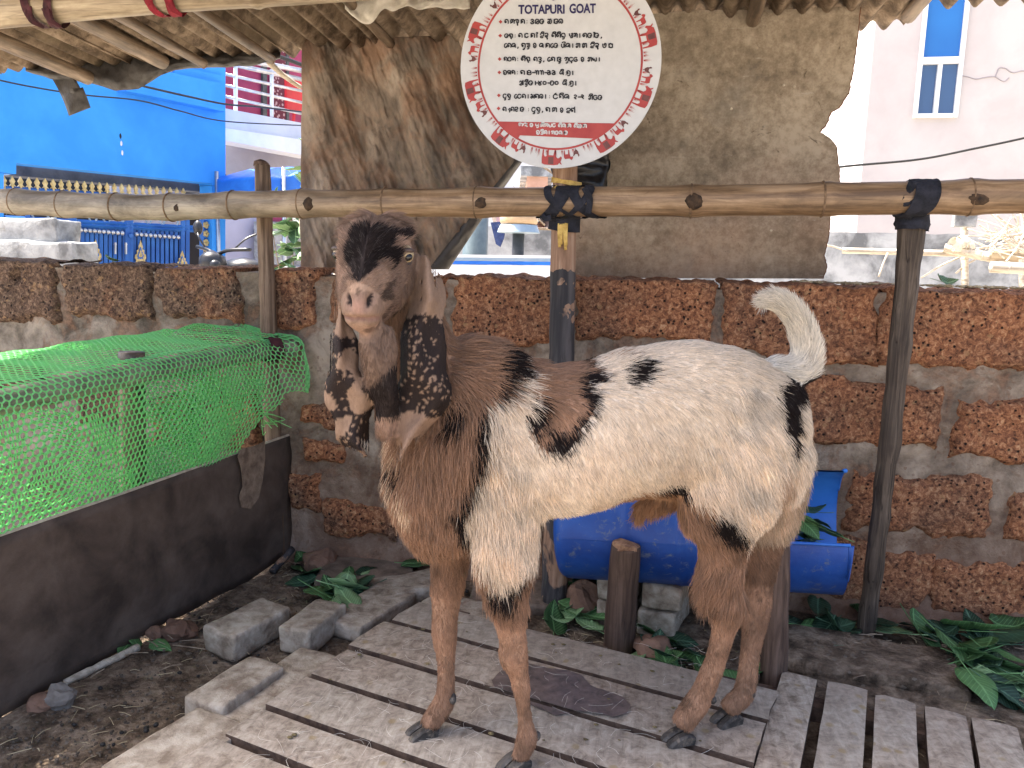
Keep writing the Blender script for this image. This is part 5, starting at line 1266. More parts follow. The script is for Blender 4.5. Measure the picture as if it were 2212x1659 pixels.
win = mk('window_frame', join(*[box(c_, s_, math.atan2(tP.y,tP.x)) for c_, s_ in [
    ((wl+tP*.03).to_tuple()[:2]+((zs+8)/2,), (.06,.12,8-zs)), ((wr-tP*.03).to_tuple()[:2]+((zs+8)/2,), (.06,.12,8-zs)),
    (((wl+wr)/2).to_tuple()[:2]+(zs+.03,), ((wr-wl).length-.13,.12,.06)), (((wl+wr)/2).to_tuple()[:2]+(zt,), ((wr-wl).length-.13,.12,.10)),
    (((wl+wr)/2).to_tuple()[:2]+((zs+zt)/2,), (.06,.10,zt-zs-.12))]]), MT['frame_w'], ph_)
mk('upper_pane', solid(wl+tP*.05, wr-tP*.05, zt+.05, 7.9, nP, .02), MT['glass'], ph_)
mid = (wl+wr)/2
for a, b_, o in ((wl+tP*.05, mid-tP*.03, -.02),(mid+tP*.03, wr-tP*.05, 0.)):
    mk('lower_pane', solid(a+nP*o, b_+nP*o, zs+.05, zt-.05, nP, .02), MT['glass2'], ph_)
cr1 = [FP(2073,164,.004),FP(2090,166,.004),FP(2108,171,.004),FP(2125,168,.004),FP(2148,166,.004),FP(2168,176,.004),FP(2180,168,.004)]
mk('wall_crack', tube(resamp(cr1, 30), .010, 4, jit=.6, js=8), MT['taupe'], ph_)
cr2 = [FP(2150,166,.004),FP(2158,148,.004),FP(2172,148,.004),FP(2188,157,.004),FP(2212,153,.004),FP(2240,158,.004)]
mk('wall_crack', tube(resamp(cr2, 30), .010, 4, jit=.6, js=8), MT['taupe'], ph_)
wire([at(1700,382,D=7.5),at(1812,361,D=7.5),at(1980,345,D=7.4),at(2100,322,D=7.3),at(2230,294,D=7.2),at(2400,250,D=7.1)], .012, 'black cable strung in front of the pink house')
# stained concrete compound wall
k0, k1 = at(960,487,D=9.6), at(2500,512,D=8.4)
tK = k1-k0; tK.z = 0; LK = tK.length; tK.normalize()
def compf(u, v):
    p = k0+tK*(u*LK); zt = k0.z+(k1.z-k0.z)*u-.02*abs(N((u*30,0,0),1)); return Vector((p.x,p.y,-.02+(zt+.02)*v))
nK = Vector((tK.y,-tK.x,0)); nK = -nK if nK.y > 0 else nK
mk('compound_wall', thick(grid(compf, 120, 6), -nK*.18), MT['conc'], label='weathered grey concrete compound wall beyond the shed', cat='wall')
# bamboo rack outside at the right
def pole(a, b_, r, lab, mat='bamboo_pale', nodes=(.2,.45,.7,.9), cat='pole', name='bamboo_pole'):
    (v, f), _ = culm([a,(a+b_)/2,b_], r, nodes, 10); mk(name, (v, f), MT[mat], smooth=True, label=lab, cat=cat)
pole(at(1820,541,D=5.0), at(2145,550,D=4.8), .020, 'long pale bamboo pole lying level beyond the wall at the right')
pole(at(2138,548,D=4.7), at(2330,562,D=4.6), .040, 'thick reddish bamboo pole end beyond the wall at the right', 'bamboo')
pole(at(2140,577,D=4.3), at(2330,586,D=4.2), .032, 'cut hollow bamboo pole at the right edge beyond the wall')
pole(at(2085,640,D=4.9), at(2083,460,D=4.9), .022, 'thin upright bamboo stake beyond the wall at the right')
pole(at(2210,700,D=4.5), at(2209,560,D=4.5), .02, 'upright bamboo stake at the right edge of the picture')
pole(at(2040,536,D=4.85), at(2160,560,D=4.7), .030, 'tilted pale bamboo pole lashed to the stake', 'bamboo_pale')
for a, b_, lab in (((1990,600),(2072,556),'thin stick slanting below the bamboo pole'),((1768,528),(1832,544),'thin split cane at the end of the bamboo pole'),((1898,598),(1918,546),'forked twig hanging from the bamboo pole'),((2065,590),(2108,560),'dark twig beside the bamboo stake')):
    A, B = at(*a,D=4.9), at(*b_,D=4.9); mk('stick', tube(resamp([A,(A+B)/2+Vector((0,0,.01)),B],8), .006, 6, jit=.2), MT['bamboo_pale'], smooth=True, label=lab, cat='stick')
ws = at(2083,475,D=4.85); mk('wood_chock', rbox(ws, (.13,.05,.09), r=.006, nz=.006, cuts=1), MT['conc2'], label='weathered wooden chock nailed to the top of the stake', cat='wood block')
rg_ = empty('rag_lashing', at(2075,530,D=4.8), 'pale rag lashing on the bamboo rack beyond the wall', 'rag')
for i in range(5):
    c = at(2060+i*8,526+4*math.sin(i*2),D=4.78); wrap(c, Vector((.7,.2,-.3+.2*i)).normalized(), .035, .03, MT['sack'], rg_, seed=i)
for tw, (cx_, cy_, n) in enumerate(((2190,515,34),)):
    V, F = [], []
    for i in range(60):
        a = at(cx_+rnd.uniform(-50,60), cy_+rnd.uniform(-30,30), D=4.6+rnd.uniform(-.2,.2)); an = rnd.uniform(0,6.28); l_ = rnd.uniform(.15,.4)
        d = Vector((math.cos(an), rnd.uniform(-.4,.4), math.sin(an)*.7))*l_
        v, f = tube(resamp([a-d/2, a+Vector((0,0,rnd.uniform(-.05,.05))), a+d/2],6), .0042, 5); k = len(V); V += v; F += [tuple(i_+k for i_ in g_) for g_ in f]
    mk('brushwood', (V, F), MT['bamboo_pale'], label='tangle of dry brushwood at the right edge beyond the wall', cat='brushwood', kind='stuff')
# bits on top of the wall at the right
V, F = [], []
for i in range(160):
    x = rnd.uniform(.45,1.15); q = Vector((x, WY+rnd.uniform(.03,.2), WT+.008)); rr = rnd.uniform(.004,.010)
    v, f = blob(q, rr*1.5, rr, rr*.6, i, .5, 1); k = len(V); V += v; F += [tuple(i_+k for i_ in g_) for g_ in f]
mk('wall_debris', (V, F), MT['straw'], label='dry straw and crumbs lying on top of the wall at the right', cat='debris', kind='stuff')
# ------------------------------------------------------------------ middle gap: lamp, pole, striped panel, far houses
lb = at(1119,545,D=6.0); lm = empty('garden_lamp', Vector((lb.x,lb.y,0)), 'grey post lamp with amber glass beyond the wall left of the sign post', 'lamp')
def lathe(c, prof, n=24):
    V, F = [], []
    for r, z in prof:
        for k in range(n): a = 2*math.pi*k/n; V.append(Vector((c.x+r*math.cos(a), c.y+r*math.sin(a), z)))
    for i in range(len(prof)-1):
        for k in range(n): k2 = (k+1)%n; F.append((i*n+k, i*n+k2, (i+1)*n+k2, (i+1)*n+k))
    F.append(tuple(range(n-1,-1,-1))); F.append(tuple((len(prof)-1)*n+k for k in range(n))); return V, F
def lz(y): return at(1119,y,D=6.0).z
c_ = Vector((lb.x,lb.y,0)); s1 = 6.0/1671
mk('stem', lathe(c_, [(13*s1,0),(13*s1,lz(505))]), MT['dkgrey'], lm, smooth=True)
mk('collar', lathe(c_, [(20*s1,lz(505)),(46*s1,lz(503)),(40*s1,lz(487)),(30*s1,lz(486))]), MT['pale_blue'], lm)
mk('glass', lathe(c_, [(38*s1,lz(486)),(41*s1,lz(480)),(41*s1,lz(466)),(38*s1,lz(464))]), MT['lampglass'], lm, smooth=True)
mk('cap', lathe(c_, [(43*s1,lz(464)),(38*s1,lz(455)),(24*s1,lz(449)),(4*s1,lz(447))]), MT['pale_blue'], lm, smooth=True)
gp = at(1022,560,D=5.4); mk('steel_pole', tube([Vector((gp.x,gp.y,0)), Vector((gp.x+.02,gp.y,1.9))], .088, 18), simple('grey_green_pole', (.07,.10,.115), (.13,.17,.185), 8, .4), smooth=True, label='grey-green steel pole at the edge of the tarpaulin', cat='pole')
sp0, sp1 = at(900,552,D=4.6), at(1290,556,D=4.5)
stp = empty('striped_panel', (sp0+sp1)/2, 'white panel with a blue stripe just above the wall left of the sign post', 'panel')
def strp(y0, y1, m, o, nm='band'):
    a, b_, c2, d2 = at(900,y0,D=4.6), at(1300,y0+4,D=4.5), at(1300,y1+4,D=4.5), at(900,y1,D=4.6)
    mk(nm, poly([d2,c2,b_,a], (0,.03+o,0)), MT[m], stp)
strp(549,555,'frame_w',.0); strp(555.5,562,'pale_blue',.002); strp(562.5,570,'tarp_blue',.0); strp(571,600,'frame_w',.004)
V, F = [], []
rag = at(1077,500,D=9.2)
mk('hanging_rag', poly([rag+Vector((-.09,0,.10)), rag+Vector((.10,0,.12)), rag+Vector((.07,0,-.08)), rag+Vector((.03,0,-.18)), rag+Vector((-.02,0,-.15))], (0,-.05,0)), MT['denim'], label='dark blue rag hung over the concrete wall', cat='rag')
def bldg(px0, px1, py, D, m, lab, roof=None, dpt=5.):
    a, b_ = at(px0,py,D=D), at(px1,py,D=D); t = b_-a; t.z = 0; l_ = t.length; t.normalize(); c2 = (a+b_)/2
    e = empty('far_house', Vector((c2.x,c2.y,0)), lab, 'house')
    mk('wall', box((c2.x, c2.y+dpt/2, a.z/2), (l_, dpt, a.z), math.atan2(t.y,t.x)), MT[m], e)
    mk('roof', box((c2.x, c2.y+dpt/2, a.z+.1), (l_+.3, dpt+.3, .2), math.atan2(t.y,t.x)), MT[roof or 'conc'], e)
    for k in (.3,.75):
        q = a+t*l_*k; wv = mk('window', box((q.x-.0, q.y-.02, a.z*.62), (.7,.06,.9), math.atan2(t.y,t.x)), MT['frame_w'], e); mk('pane', box((q.x, q.y-.06, a.z*.62), (.55,.03,.75), math.atan2(t.y,t.x)), MT['dark'], wv)
bldg(1095,1140,380,17,'orange_pl','small orange-washed house far beyond the concrete wall')
bldg(1020,1072,452,14,'rose_pl','rose-pink house far beyond the concrete wall behind the lamp')
bldg(1140,1330,452,13.5,'cream','cream house far beyond the concrete wall right of the lamp', None)
bldg(900,1400,300,30,'pale_pl','tall pale building far in the background')
V, F = [], []
br = at(1180,410,D=8.0)
dt = empty('bare_tree', Vector((br.x+.3,br.y,0)), 'leafless tree with thin pale branches in the gap below the sign', 'tree')
mk('trunk', tube(resamp([Vector((br.x+.3,br.y,0)), Vector((br.x+.25,br.y,1.5)), Vector((br.x+.1,br.y,2.6))],12), [.05-.003*i for i in range(12)], 8), MT['twig'], dt, smooth=True)
def twig(p, d, l_, r_, dep):
    global V, F
    q = p+d*l_; v, f = tube(resamp([p,(p+q)/2+Vector((rnd.uniform(-.05,.05),0,rnd.uniform(-.05,.05))),q],5), [r_*(1-.12*i) for i in range(5)], 5); k = len(V); V += v; F += [tuple(i_+k for i_ in g_) for g_ in f]
    if dep:
        for _ in range(3): twig(p+d*l_*rnd.uniform(.4,1), (d+Vector((rnd.uniform(-.8,.8),rnd.uniform(-.5,.5),rnd.uniform(-.6,.8)))).normalized(), l_*.66, r_*.62, dep-1)
for i in range(6): twig(Vector((br.x+.22-.02*i,br.y,1.5+.17*i)), Vector((rnd.uniform(-1,.2),rnd.uniform(-.3,.3),rnd.uniform(.1,.8))).normalized(), .5, .016, 3)
mk('branches', (V, F), MT['twig'], dt)
# ------------------------------------------------------------------ the goat
GO_ = np.array([-.08, 1.525, PZ]); GA = np.array([-.943,-.334,0.]); GA /= np.linalg.norm(GA); GL = np.array([-GA[1], GA[0], 0.])
if GL[1] > 0: GL = -GL
def g2w(s, o, z): return Vector(GO_+GA*s+GL*o+np.array([0,0,z]))
def gp(x, y, off):                                   # picture point on the goat's lengthwise plane, 'off' metres to its left
    d = ray(x, y); t = ((GO_-CC)@GL+off)/(d@GL); p = CC+t*d-GO_
    return np.array([p@GA, off, p[2]])
def bc(x, y): return (813+x*.6077, 650.6+y*.6077)     # body close-up
def hcx(x, y): return (650.4+x*.3593, 433.6+y*.3593)  # head close-up
def fcx(x, y): return (704.6+x*.1797, 433.6+y*.1797)  # face close-up
parts = []                                            # (id, verts in goat space, faces)
def gtube(pid, rows, n=18):
    """rows: (s, off, z, radius fore-aft, radius sideways); rings square to the path"""
    P_ = [np.array(r[:3], float) for r in rows]; V, F = [], []
    for i, r in enumerate(rows):
        t = P_[min(i+1,len(P_)-1)]-P_[max(i-1,0)]; t /= np.linalg.norm(t)
        lat = np.array([0,1.,0]); lat -= t*(lat@t); lat /= np.linalg.norm(lat); fa = np.cross(lat, t)
        for k in range(n):
            a = 2*math.pi*k/n; V.append(P_[i]+fa*math.cos(a)*r[3]+lat*math.sin(a)*r[4])
    for i in range(len(rows)-1):
        for k in range(n): k2 = (k+1)%n; F.append((i*n+k, i*n+k2, (i+1)*n+k2, (i+1)*n+k))
    F.append(tuple(range(n-1,-1,-1))); F.append(tuple((len(rows)-1)*n+k for k in range(n)))
    parts.append((pid, V, F))
def dens(rows, m=4):
    R = np.array(rows, float); out = []
    for i in range(len(R)-1):
        a, b_, c, d = R[max(i-1,0)], R[i], R[i+1], R[min(i+2,len(R)-1)]
        for k in range(m):
            u = k/m; out.append(.5*((2*b_)+(c-a)*u+(2*a-5*b_+4*c-d)*u*u+(3*b_-a-3*c+d)*u**3))
    out.append(R[-1]); return out
TORSO = [(-.425,.735,.64,.03),(-.405,.775,.55,.07),(-.36,.800,.50,.105),(-.29,.828,.50,.128),(-.21,.850,.52,.142),(-.12,.850,.545,.150),(-.04,.832,.540,.156),(.03,.810,.525,.160),(.10,.802,.510,.156),(.16,.812,.500,.146),(.22,.838,.470,.134),(.28,.848,.440,.122),(.33,.835,.425,.106),(.375,.78,.445,.086),(.405,.71,.50,.062),(.418,.65,.55,.03)]
def torso():
    V, F = [], []; n = 28; rows = dens(TORSO, 3)
    for s, zt, zb, hw in rows:
        c, h = (zt+zb)/2, (zt-zb)/2
        for k in range(n):
            a = 2*math.pi*k/n; cs, sn = math.cos(a), math.sin(a)
            y = math.copysign(abs(cs)**.86, cs)*hw*(1.0-.10*sn); z = c+math.copysign(abs(sn)**.9, sn)*h
            V.append(np.array([s, y, z]))
    for i in range(len(rows)-1):
        for k in range(n): k2 = (k+1)%n; F.append((i*n+k, (i+1)*n+k, (i+1)*n+k2, i*n+k2))
    F.append(tuple(range(n))); F.append(tuple((len(rows)-1)*n+k for k in range(n-1,-1,-1)))
    parts.append(('torso', V, F))
torso()
gtube('neck', dens([(.26,.0,.62,.125,.095),(.30,.0,.70,.108,.086),(.345,.005,.775,.078,.070),(.375,.015,.85,.060,.058),(.395,.028,.92,.054,.052),(.41,.045,.98,.050,.050)]))
def leg(pid, pts, offs, rs):
    """pts: picture points down the leg, offs: sideways position, rs: (fore-aft, sideways) radii"""
    gtube(pid, dens([tuple(gp(x, y, o))+(a, b_) for (x, y), o, (a, b_) in zip(pts, offs, rs)]), 16)
leg('legfn', [(1090,930),(1090,1020),(1092,1120),(1090,1200),bc(462,1010),bc(478,1110),bc(490,1200),bc(490,1260),bc(506,1330),bc(520,1420),bc(530,1500),bc(536,1545),bc(520,1600),bc(505,1632)],
    [.06,.085,.09,.09,.088,.086,.084,.083,.080,.076,.072,.070,.068,.067],
    [(0.085,0.045),(0.085,0.05),(0.068,0.045),(0.056,0.042),(0.0383,0.0313),(0.0287,0.0261),(0.0235,0.0235),(0.0248,0.0252),(0.0178,0.0191),(0.0157,0.017),(0.0183,0.0191),(0.0226,0.0226),(0.0209,0.0226),(0.0209,0.0226)])
leg('legff', [(960,960),(958,1060),(962,1150),bc(262,880),bc(258,960),bc(250,1040),bc(244,1120),bc(242,1180),bc(246,1250),bc(248,1320),bc(246,1385),bc(238,1430),bc(205,1480),bc(185,1510)],
    [-.03,-.06,-.07,-.07,-.07,-.07,-.07,-.069,-.068,-.067,-.066,-.066,-.065,-.065],
    [(0.075,0.045),(0.07,0.05),(0.0505,0.0391),(0.0418,0.0348),(0.0365,0.0296),(0.0322,0.0261),(0.027,0.0244),(0.027,0.0252),(0.0209,0.0191),(0.0178,0.0174),(0.0196,0.0191),(0.0235,0.0218),(0.0218,0.0226),(0.0209,0.0226)])
leg('leghn', [(1600,860),(1590,940),(1580,1030),(1565,1110),bc(1235,830),bc(1230,930),bc(1232,1010),bc(1248,1075),bc(1245,1130),bc(1230,1200),bc(1205,1280),bc(1175,1350),bc(1150,1415),bc(1110,1470),bc(1085,1505)],
    [.06,.085,.09,.088,.082,.074,.066,.060,.054,.046,.038,.032,.028,.024,.023],
    [(0.1,0.05),(0.118,0.06),(0.115,0.062),(0.092,0.055),(0.0602,0.0413),(0.0482,0.0327),(0.0396,0.0267),(0.0361,0.0249),(0.0301,0.0232),(0.0232,0.0198),(0.0206,0.0189),(0.0215,0.0189),(0.0241,0.0206),(0.0224,0.0224),(0.0206,0.0224)])
leg('leghf', [(1640,880),(1645,960),(1655,1060),bc(1370,850),bc(1365,940),bc(1358,1010),bc(1352,1075),bc(1345,1140),bc(1335,1210),bc(1325,1280),bc(1318,1340),bc(1305,1395),bc(1270,1430),bc(1245,1455)],
    [-.05,-.075,-.08,-.08,-.078,-.074,-.068,-.062,-.056,-.050,-.044,-.038,-.035,-.033],
    [(0.09,0.05),(0.1,0.055),(0.085,0.05),(0.0521,0.0353),(0.0386,0.0286),(0.0336,0.0244),(0.0353,0.0227),(0.0311,0.0218),(0.0244,0.0193),(0.0218,0.0185),(0.0235,0.0185),(0.0252,0.0202),(0.0227,0.0218),(0.0202,0.0218)])
TAILP = [(1650,815),(1690,815),(1722,800),(1738,765),(1732,715),(1712,675),(1682,652),(1655,648)]
tailrows = [tuple(gp(x, y, 0.))+(r, r) for (x, y), r in zip(TAILP, (.036,.035,.032,.026,.021,.018,.015,.010))]
gtube('tail', dens(tailrows), 12)
gtube('sheath', dens([tuple(gp(1480,1055,.01))+(.03,.025), tuple(gp(1430,1080,.01))+(.024,.02), tuple(gp(1390,1098,.01))+(.017,.015), tuple(gp(1376,1118,.01))+(.011,.010)]), 10)
gtube('scrotum', dens([(-.30,.0,.56,.04,.04),(-.305,.0,.50,.045,.042),(-.305,.0,.455,.03,.03)]), 12)
# head: sections along the axis from skull to nose
HE, HN = gp(811,546,.085), gp(776,660,.200)
hn = HN-HE; HL = np.linalg.norm(hn); hn /= HL
hr = np.cross(hn, np.array([0,0,1.])); hr /= np.linalg.norm(hr); hu = np.cross(hr, hn)          # hr sideways, hu up out of the face
HS = HL/.152
HEAD = [(-.090,.000,-.03,.02),(-.080,.020,-.045,.042),(-.055,.040,-.062,.059),(-.025,.054,-.070,.068),(.01,.060,-.092,.069),(.045,.058,-.098,.069),(.08,.049,-.092,.060),(.11,.040,-.082,.047),(.132,.031,-.070,.038),(.148,.020,-.064,.0345),(.160,.006,-.054,.029),(.167,-.012,-.038,.016)]
def head():
    V, F = [], []; n = 24; rows = dens(HEAD, 3)
    for t, up, dn, hw in rows:
        c, h = (up+dn)/2, (up-dn)/2
        for k in range(n):
            a = 2*math.pi*k/n; cs, sn = math.cos(a), math.sin(a)
            y = cs*hw*(1-(.08+.22*min(1,max(0,(t-.07)/.05)))*max(0,-sn)-(.10+.16*max(0,1-abs(t-.09)/.05))*max(0,sn)); z = c+math.copysign(abs(sn)**.92, sn)*h
            V.append(HE+hn*t*HS+hr*y*HS+hu*z*HS)
    for i in range(len(rows)-1):
        for k in range(n): k2 = (k+1)%n; F.append((i*n+k, (i+1)*n+k, (i+1)*n+k2, i*n+k2))
    F.append(tuple(range(n))); F.append(tuple((len(rows)-1)*n+k for k in range(n-1,-1,-1)))
    parts.append(('head', V, F))
head()
def hp(t, r, u): return HE+(hn*t+hr*r+hu*u)*HS
for s in (-1, 1):                                   # brow ridges over the eyes
    gtube('head', [tuple(hp(-.030, s*.046, .026))+(.010,.010), tuple(hp(-.008, s*.054, .022))+(.013,.011), tuple(hp(.012, s*.050, .020))+(.009,.009)], 10)
EYES = {s: hp(.014, s*.0545, .008) for s in (-1, 1)}
def flap_part(pid, rows, offs, th, fold, ripple=0.):
    """a hanging ear: rows of picture spans, offs = sideways position, with a lengthwise curl"""
    V, F = [], []; n = 12; m = len(rows)
    R = dens([(y, a, b_, o) for (y, a, b_), o in zip(rows, offs)], 2); m = len(R)
    for side in (1, -1):
        for i, (y, a, b_, o) in enumerate(R):
            for k in range(n+1):
                u = k/n; x = a+(b_-a)*u+7*math.sin(y*.021+u*2); px_, py_ = hcx(x, y)
                e = (1-abs(2*u-1)**2.2)**.5 if 0 < u < 1 else 0.
                env = math.sin(math.pi*min(1,max(0,(i+.35)/(m-.3))))**.35
                oo = o+fold*math.cos(math.pi*(u-.5))+ripple*(math.sin(u*9+y*.006)+.8*math.sin(u*5-y*.013))+side*th*.5*(.65+.35*e)*env
                V.append(gp(px_, py_, oo))
    nn = (n+1)*m
    for i in range(m-1):
        for k in range(n):
            a = i*(n+1)+k; F.append((a, a+1, a+n+2, a+n+1)); F.append((nn+a, nn+a+n+1, nn+a+n+2, nn+a+1))
    for i in range(m-1):
        for k in (0, n):
            a = i*(n+1)+k; q = (a, a+n+1, nn+a+n+1, nn+a); F.append(q if k == 0 else q[::-1])
    for i in (0, m-1):
        for k in range(n):
            a = i*(n+1)+k; q = (a, nn+a, nn+a+1, a+1); F.append(q if i == 0 else q[::-1])
    parts.append((pid, V, F))
RE = [(315,690,762),(400,690,826),(500,680,864),(600,664,872),(700,622,864),(800,602,866),(900,592,870),(1000,585,882),(1100,588,904),(1200,588,904),(1280,585,862),(1350,577,800),(1430,571,722),(1500,572,645),(1562,578,604)]
flap_part('earR', RE, [.06,.07,.08,.092,.10,.108,.112,.114,.114,.112,.110,.108,.106,.104,.102], .015, .036, .008)
LE = [(540,196,262),(650,192,270),(720,190,292),(800,182,330),(880,170,346),(950,164,354),(1030,158,366),(1100,146,400),(1160,136,434),(1220,136,442),(1290,180,430),(1350,203,420),(1430,208,410),(1490,275,402),(1540,376,406)]
flap_part('earL', LE, [.045,.06,.075,.09,.10,.105,.11,.11,.108,.106,.104,.102,.10,.098,.096], .015, .034, .009)
DW = [(740,360,560),(850,345,575),(950,356,580),(1050,376,580),(1130,408,578),(1200,438,577),(1260,444,576),(1330,441,585),(1400,450,590),(1438,478,572)]
flap_part('dewlap', DW, [.145,.150,.150,.145,.14,.135,.13,.125,.12,.118], .030, .020, .004)

# one continuous skin: union of the volumes, remeshed and smoothed
V, F, pid_pts = [], [], []
for pid, v, f in parts:
    n = len(V); V += [tuple(q) for q in v]; F += [tuple(i+n for i in g_) for g_ in f]; pid_pts += [pid]*len(v)
me = bpy.data.meshes.new('goat_volumes'); me.from_pydata(V, [], F); me.update()
tmp = bpy.data.objects.new('tmp', me); link(tmp)
bm = bmesh.new(); bm.from_mesh(me); bmesh.ops.recalc_face_normals(bm, faces=bm.faces[:]); bm.to_mesh(me); bm.free()
rm = tmp.modifiers.new('r', 'REMESH'); rm.mode = 'VOXEL'; rm.voxel_size = .0046; rm.adaptivity = 0
dg = bpy.context.evaluated_depsgraph_get(); me2 = bpy.data.meshes.new_from_object(tmp.evaluated_get(dg)); bpy.data.objects.remove(tmp)
nv_ = len(me2.vertices); co = np.empty(nv_*3); me2.vertices.foreach_get('co', co); co = co.reshape(-1,3)
ed = np.empty(len(me2.edges)*2, dtype=np.int64); me2.edges.foreach_get('vertices', ed); ed = ed.reshape(-1,2)
from mathutils.kdtree import KDTree
kd = KDTree(len(V))
for i, q in enumerate(V): kd.insert(q, i)
kd.balance()
pid_v = np.array([pid_pts[kd.find(q)[1]] for q in co])
wsm = np.where(np.isin(pid_v, ['earR','earL']), .12, .55); wsm = np.where(pid_v == 'head', .35, wsm); wsm = np.where(pid_v == 'tail', .3, wsm)
deg = np.bincount(ed.ravel(), minlength=nv_)[:,None]
for it in range(9):
    acc = np.zeros_like(co); np.add.at(acc, ed[:,0], co[ed[:,1]]); np.add.at(acc, ed[:,1], co[ed[:,0]])
    co = co+(acc/deg-co)*wsm[:,None]
me2.vertices.foreach_set('co', co.ravel()); me2.update()
def vnormals():
    a = np.empty(nv_*3); me2.vertices.foreach_get('normal', a); return a.reshape(-1,3)
nrmv = vnormals()
# face relief: nostrils, mouth line, eye sockets
hl = (co-HE)/HS; ht, hr_, hu_ = hl@hn, hl@hr, hl@hu
dsp = np.zeros(nv_); ishead = pid_v == 'head'
for s in (-1, 1):
    d = np.sqrt(((ht-.150)/.014)**2+((hr_-s*(.0175+.45*(hu_-.008)))/.0060)**2+((hu_-.010)/.013)**2); dsp -= np.where(ishead, .010*np.exp(-d*d), 0)
    d = np.sqrt(((ht-.016)/.017)**2+((hu_-.008)/.012)**2); dsp -= np.where(ishead & (hr_*s > .03), .007*np.exp(-d*d), 0)
    d = np.sqrt(((ht-.065)/.03)**2+((hu_+.01)/.03)**2); dsp -= np.where(ishead & (hr_*s > .02), .005*np.exp(-d*d), 0)
mz = -.030-.10*(ht < .145)*(.145-ht)*3.0*0; mline = np.abs((hu_+.026)-(ht-.15)*.55); dsp -= np.where(ishead & (ht > .095), .0055*np.exp(-(mline/.0045)**2)*np.clip((.036-np.abs(hr_))/.010, 0, 1), 0)
co = co+nrmv*dsp[:,None]
# muscle and rib relief
for i in np.nonzero(np.isin(pid_v, ['torso','leghn','legfn','neck']))[0]:
    q = co[i]; co[i] += nrmv[i]*(.007*mn.noise(Vector(q*8))+.003*mn.noise(Vector(q*22)))
me2.vertices.foreach_set('co', co.ravel()); me2.update(); nrmv = vnormals()

# ---- coat pattern, laid out on the animal's flank (lengthwise s, height z in metres)
def pg(pts, off, cf=bc): return np.array([gp(*cf(x, y), off)[[0,2]] for x, y in pts])
def inside(P_, X, Z):
    r = np.zeros(X.shape, bool); n = len(P_); j = n-1
    for i in range(n):
        xi, zi = P_[i]; xj, zj = P_[j]
        c = ((zi > Z) != (zj > Z)) & (X < (xj-xi)*(Z-zi)/(zj-zi+1e-12)+xi); r ^= c; j = i
    return r
WHITE, CREAM, BROWN, DARK, TAUPE, TAN, PINK, RUST = [np.array(c) for c in ((.73,.625,.50),(.64,.48,.335),(.335,.200,.128),(.017,.012,.011),(.190,.126,.092),(.215,.143,.100),(.42,.25,.20),(.36,.205,.115))]
OF = .125
PB = [(pg(p, OF), c) for p, c in [
 ([(-400,-200),(440,60),(540,185),(530,250),(470,320),(395,360),(385,500),(370,580),(345,690),(300,740),(330,800),(320,900),(395,990),(380,1100),(-400,1100)],BROWN),
 ([(40,480),(80,480),(70,560),(95,700),(110,800),(85,790),(40,620)],CREAM),
 ([(60,570),(92,590),(90,690),(62,640)],DARK),
 ([(376,360),(402,380),(392,500),(378,585),(348,705),(318,770),(335,850),(312,885),(290,800),(250,740),(300,700),(338,640),(350,540),(358,450)],DARK),
 ([(450,190),(532,170),(527,290),(490,270),(440,335),(418,350),(425,300)],DARK),
 ([(255,370),(330,340),(300,420),(220,480)],DARK),
 ([(535,215),(620,170),(740,170),(835,245),(825,305),(780,312),(760,350),(750,420),(700,480),(660,520),(570,520),(540,470),(530,400),(545,330),(540,260)],BROWN),
 ([(560,200),(700,60),(1060,60),(1060,150),(950,200),(860,215),(760,225)],RUST),
 ([(660,215),(700,60),(770,60),(745,222)],DARK),
 ([(540,350),(590,370),(600,430),(572,450),(575,520),(540,460),(530,400)],DARK),
 ([(615,440),(690,450),(750,370),(732,330),(758,280),(830,245),(835,300),(782,312),(772,380),(745,430),(705,480),(660,530),(580,522),(600,490),(610,450)],DARK),
 ([(898,292),(918,250),(958,228),(1027,220),(990,262),(960,292),(910,307)],DARK),
 ([(840,755),(950,690),(1060,672),(1150,695),(1190,745),(1050,900),(850,900)],RUST),
 ([(1000,690),(1060,650),(1120,655),(1130,700),(1050,700)],DARK),
 ([(1110,715),(1180,738),(1262,780),(1345,865),(1420,900),(1500,1800),(900,1800),(1000,900)],BROWN),
 ([(1150,735),(1240,755),(1300,820),(1352,872),(1300,872),(1225,835),(1180,790)],DARK),
 ([(1490,300),(1640,240),(1640,360),(1545,400),(1500,540),(1475,540),(1448,440),(1425,360)],DARK),
 ([(1440,560),(1470,600),(1520,700),(1500,780),(1440,720),(1420,640)],RUST*.6+WHITE*.4),
 ([(330,890),(430,1003),(535,930),(700,1000),(700,1800),(300,1800)],BROWN),
 ([(375,985),(430,1003),(525,935),(528,992),(492,1012),(490,1095),(450,1062),(400,1035)],DARK),
 ([(1225,1125),(1250,1120),(1248,1150),(1228,1150)],DARK),([(1140,1300),(1175,1320),(1165,1360),(1135,1340)],DARK),([(1170,1370),(1200,1370),(1195,1405),(1175,1400)],DARK)]]
FB_ = pg([(350,350),(480,300),(620,330),(720,380),(900,370),(930,310),(1050,330),(1050,395),(945,480),(880,480),(800,440),(780,560),(900,600),(870,700),(830,780),(760,850),(740,740),(600,720),(590,800),(390,965),(340,965),(330,880),(250,720),(235,640),(285,500)], .15, fcx)
FT_ = pg([(260,960),(400,960),(600,800),(740,860),(720,1050),(300,1080)], .16, fcx)
_cn = {}
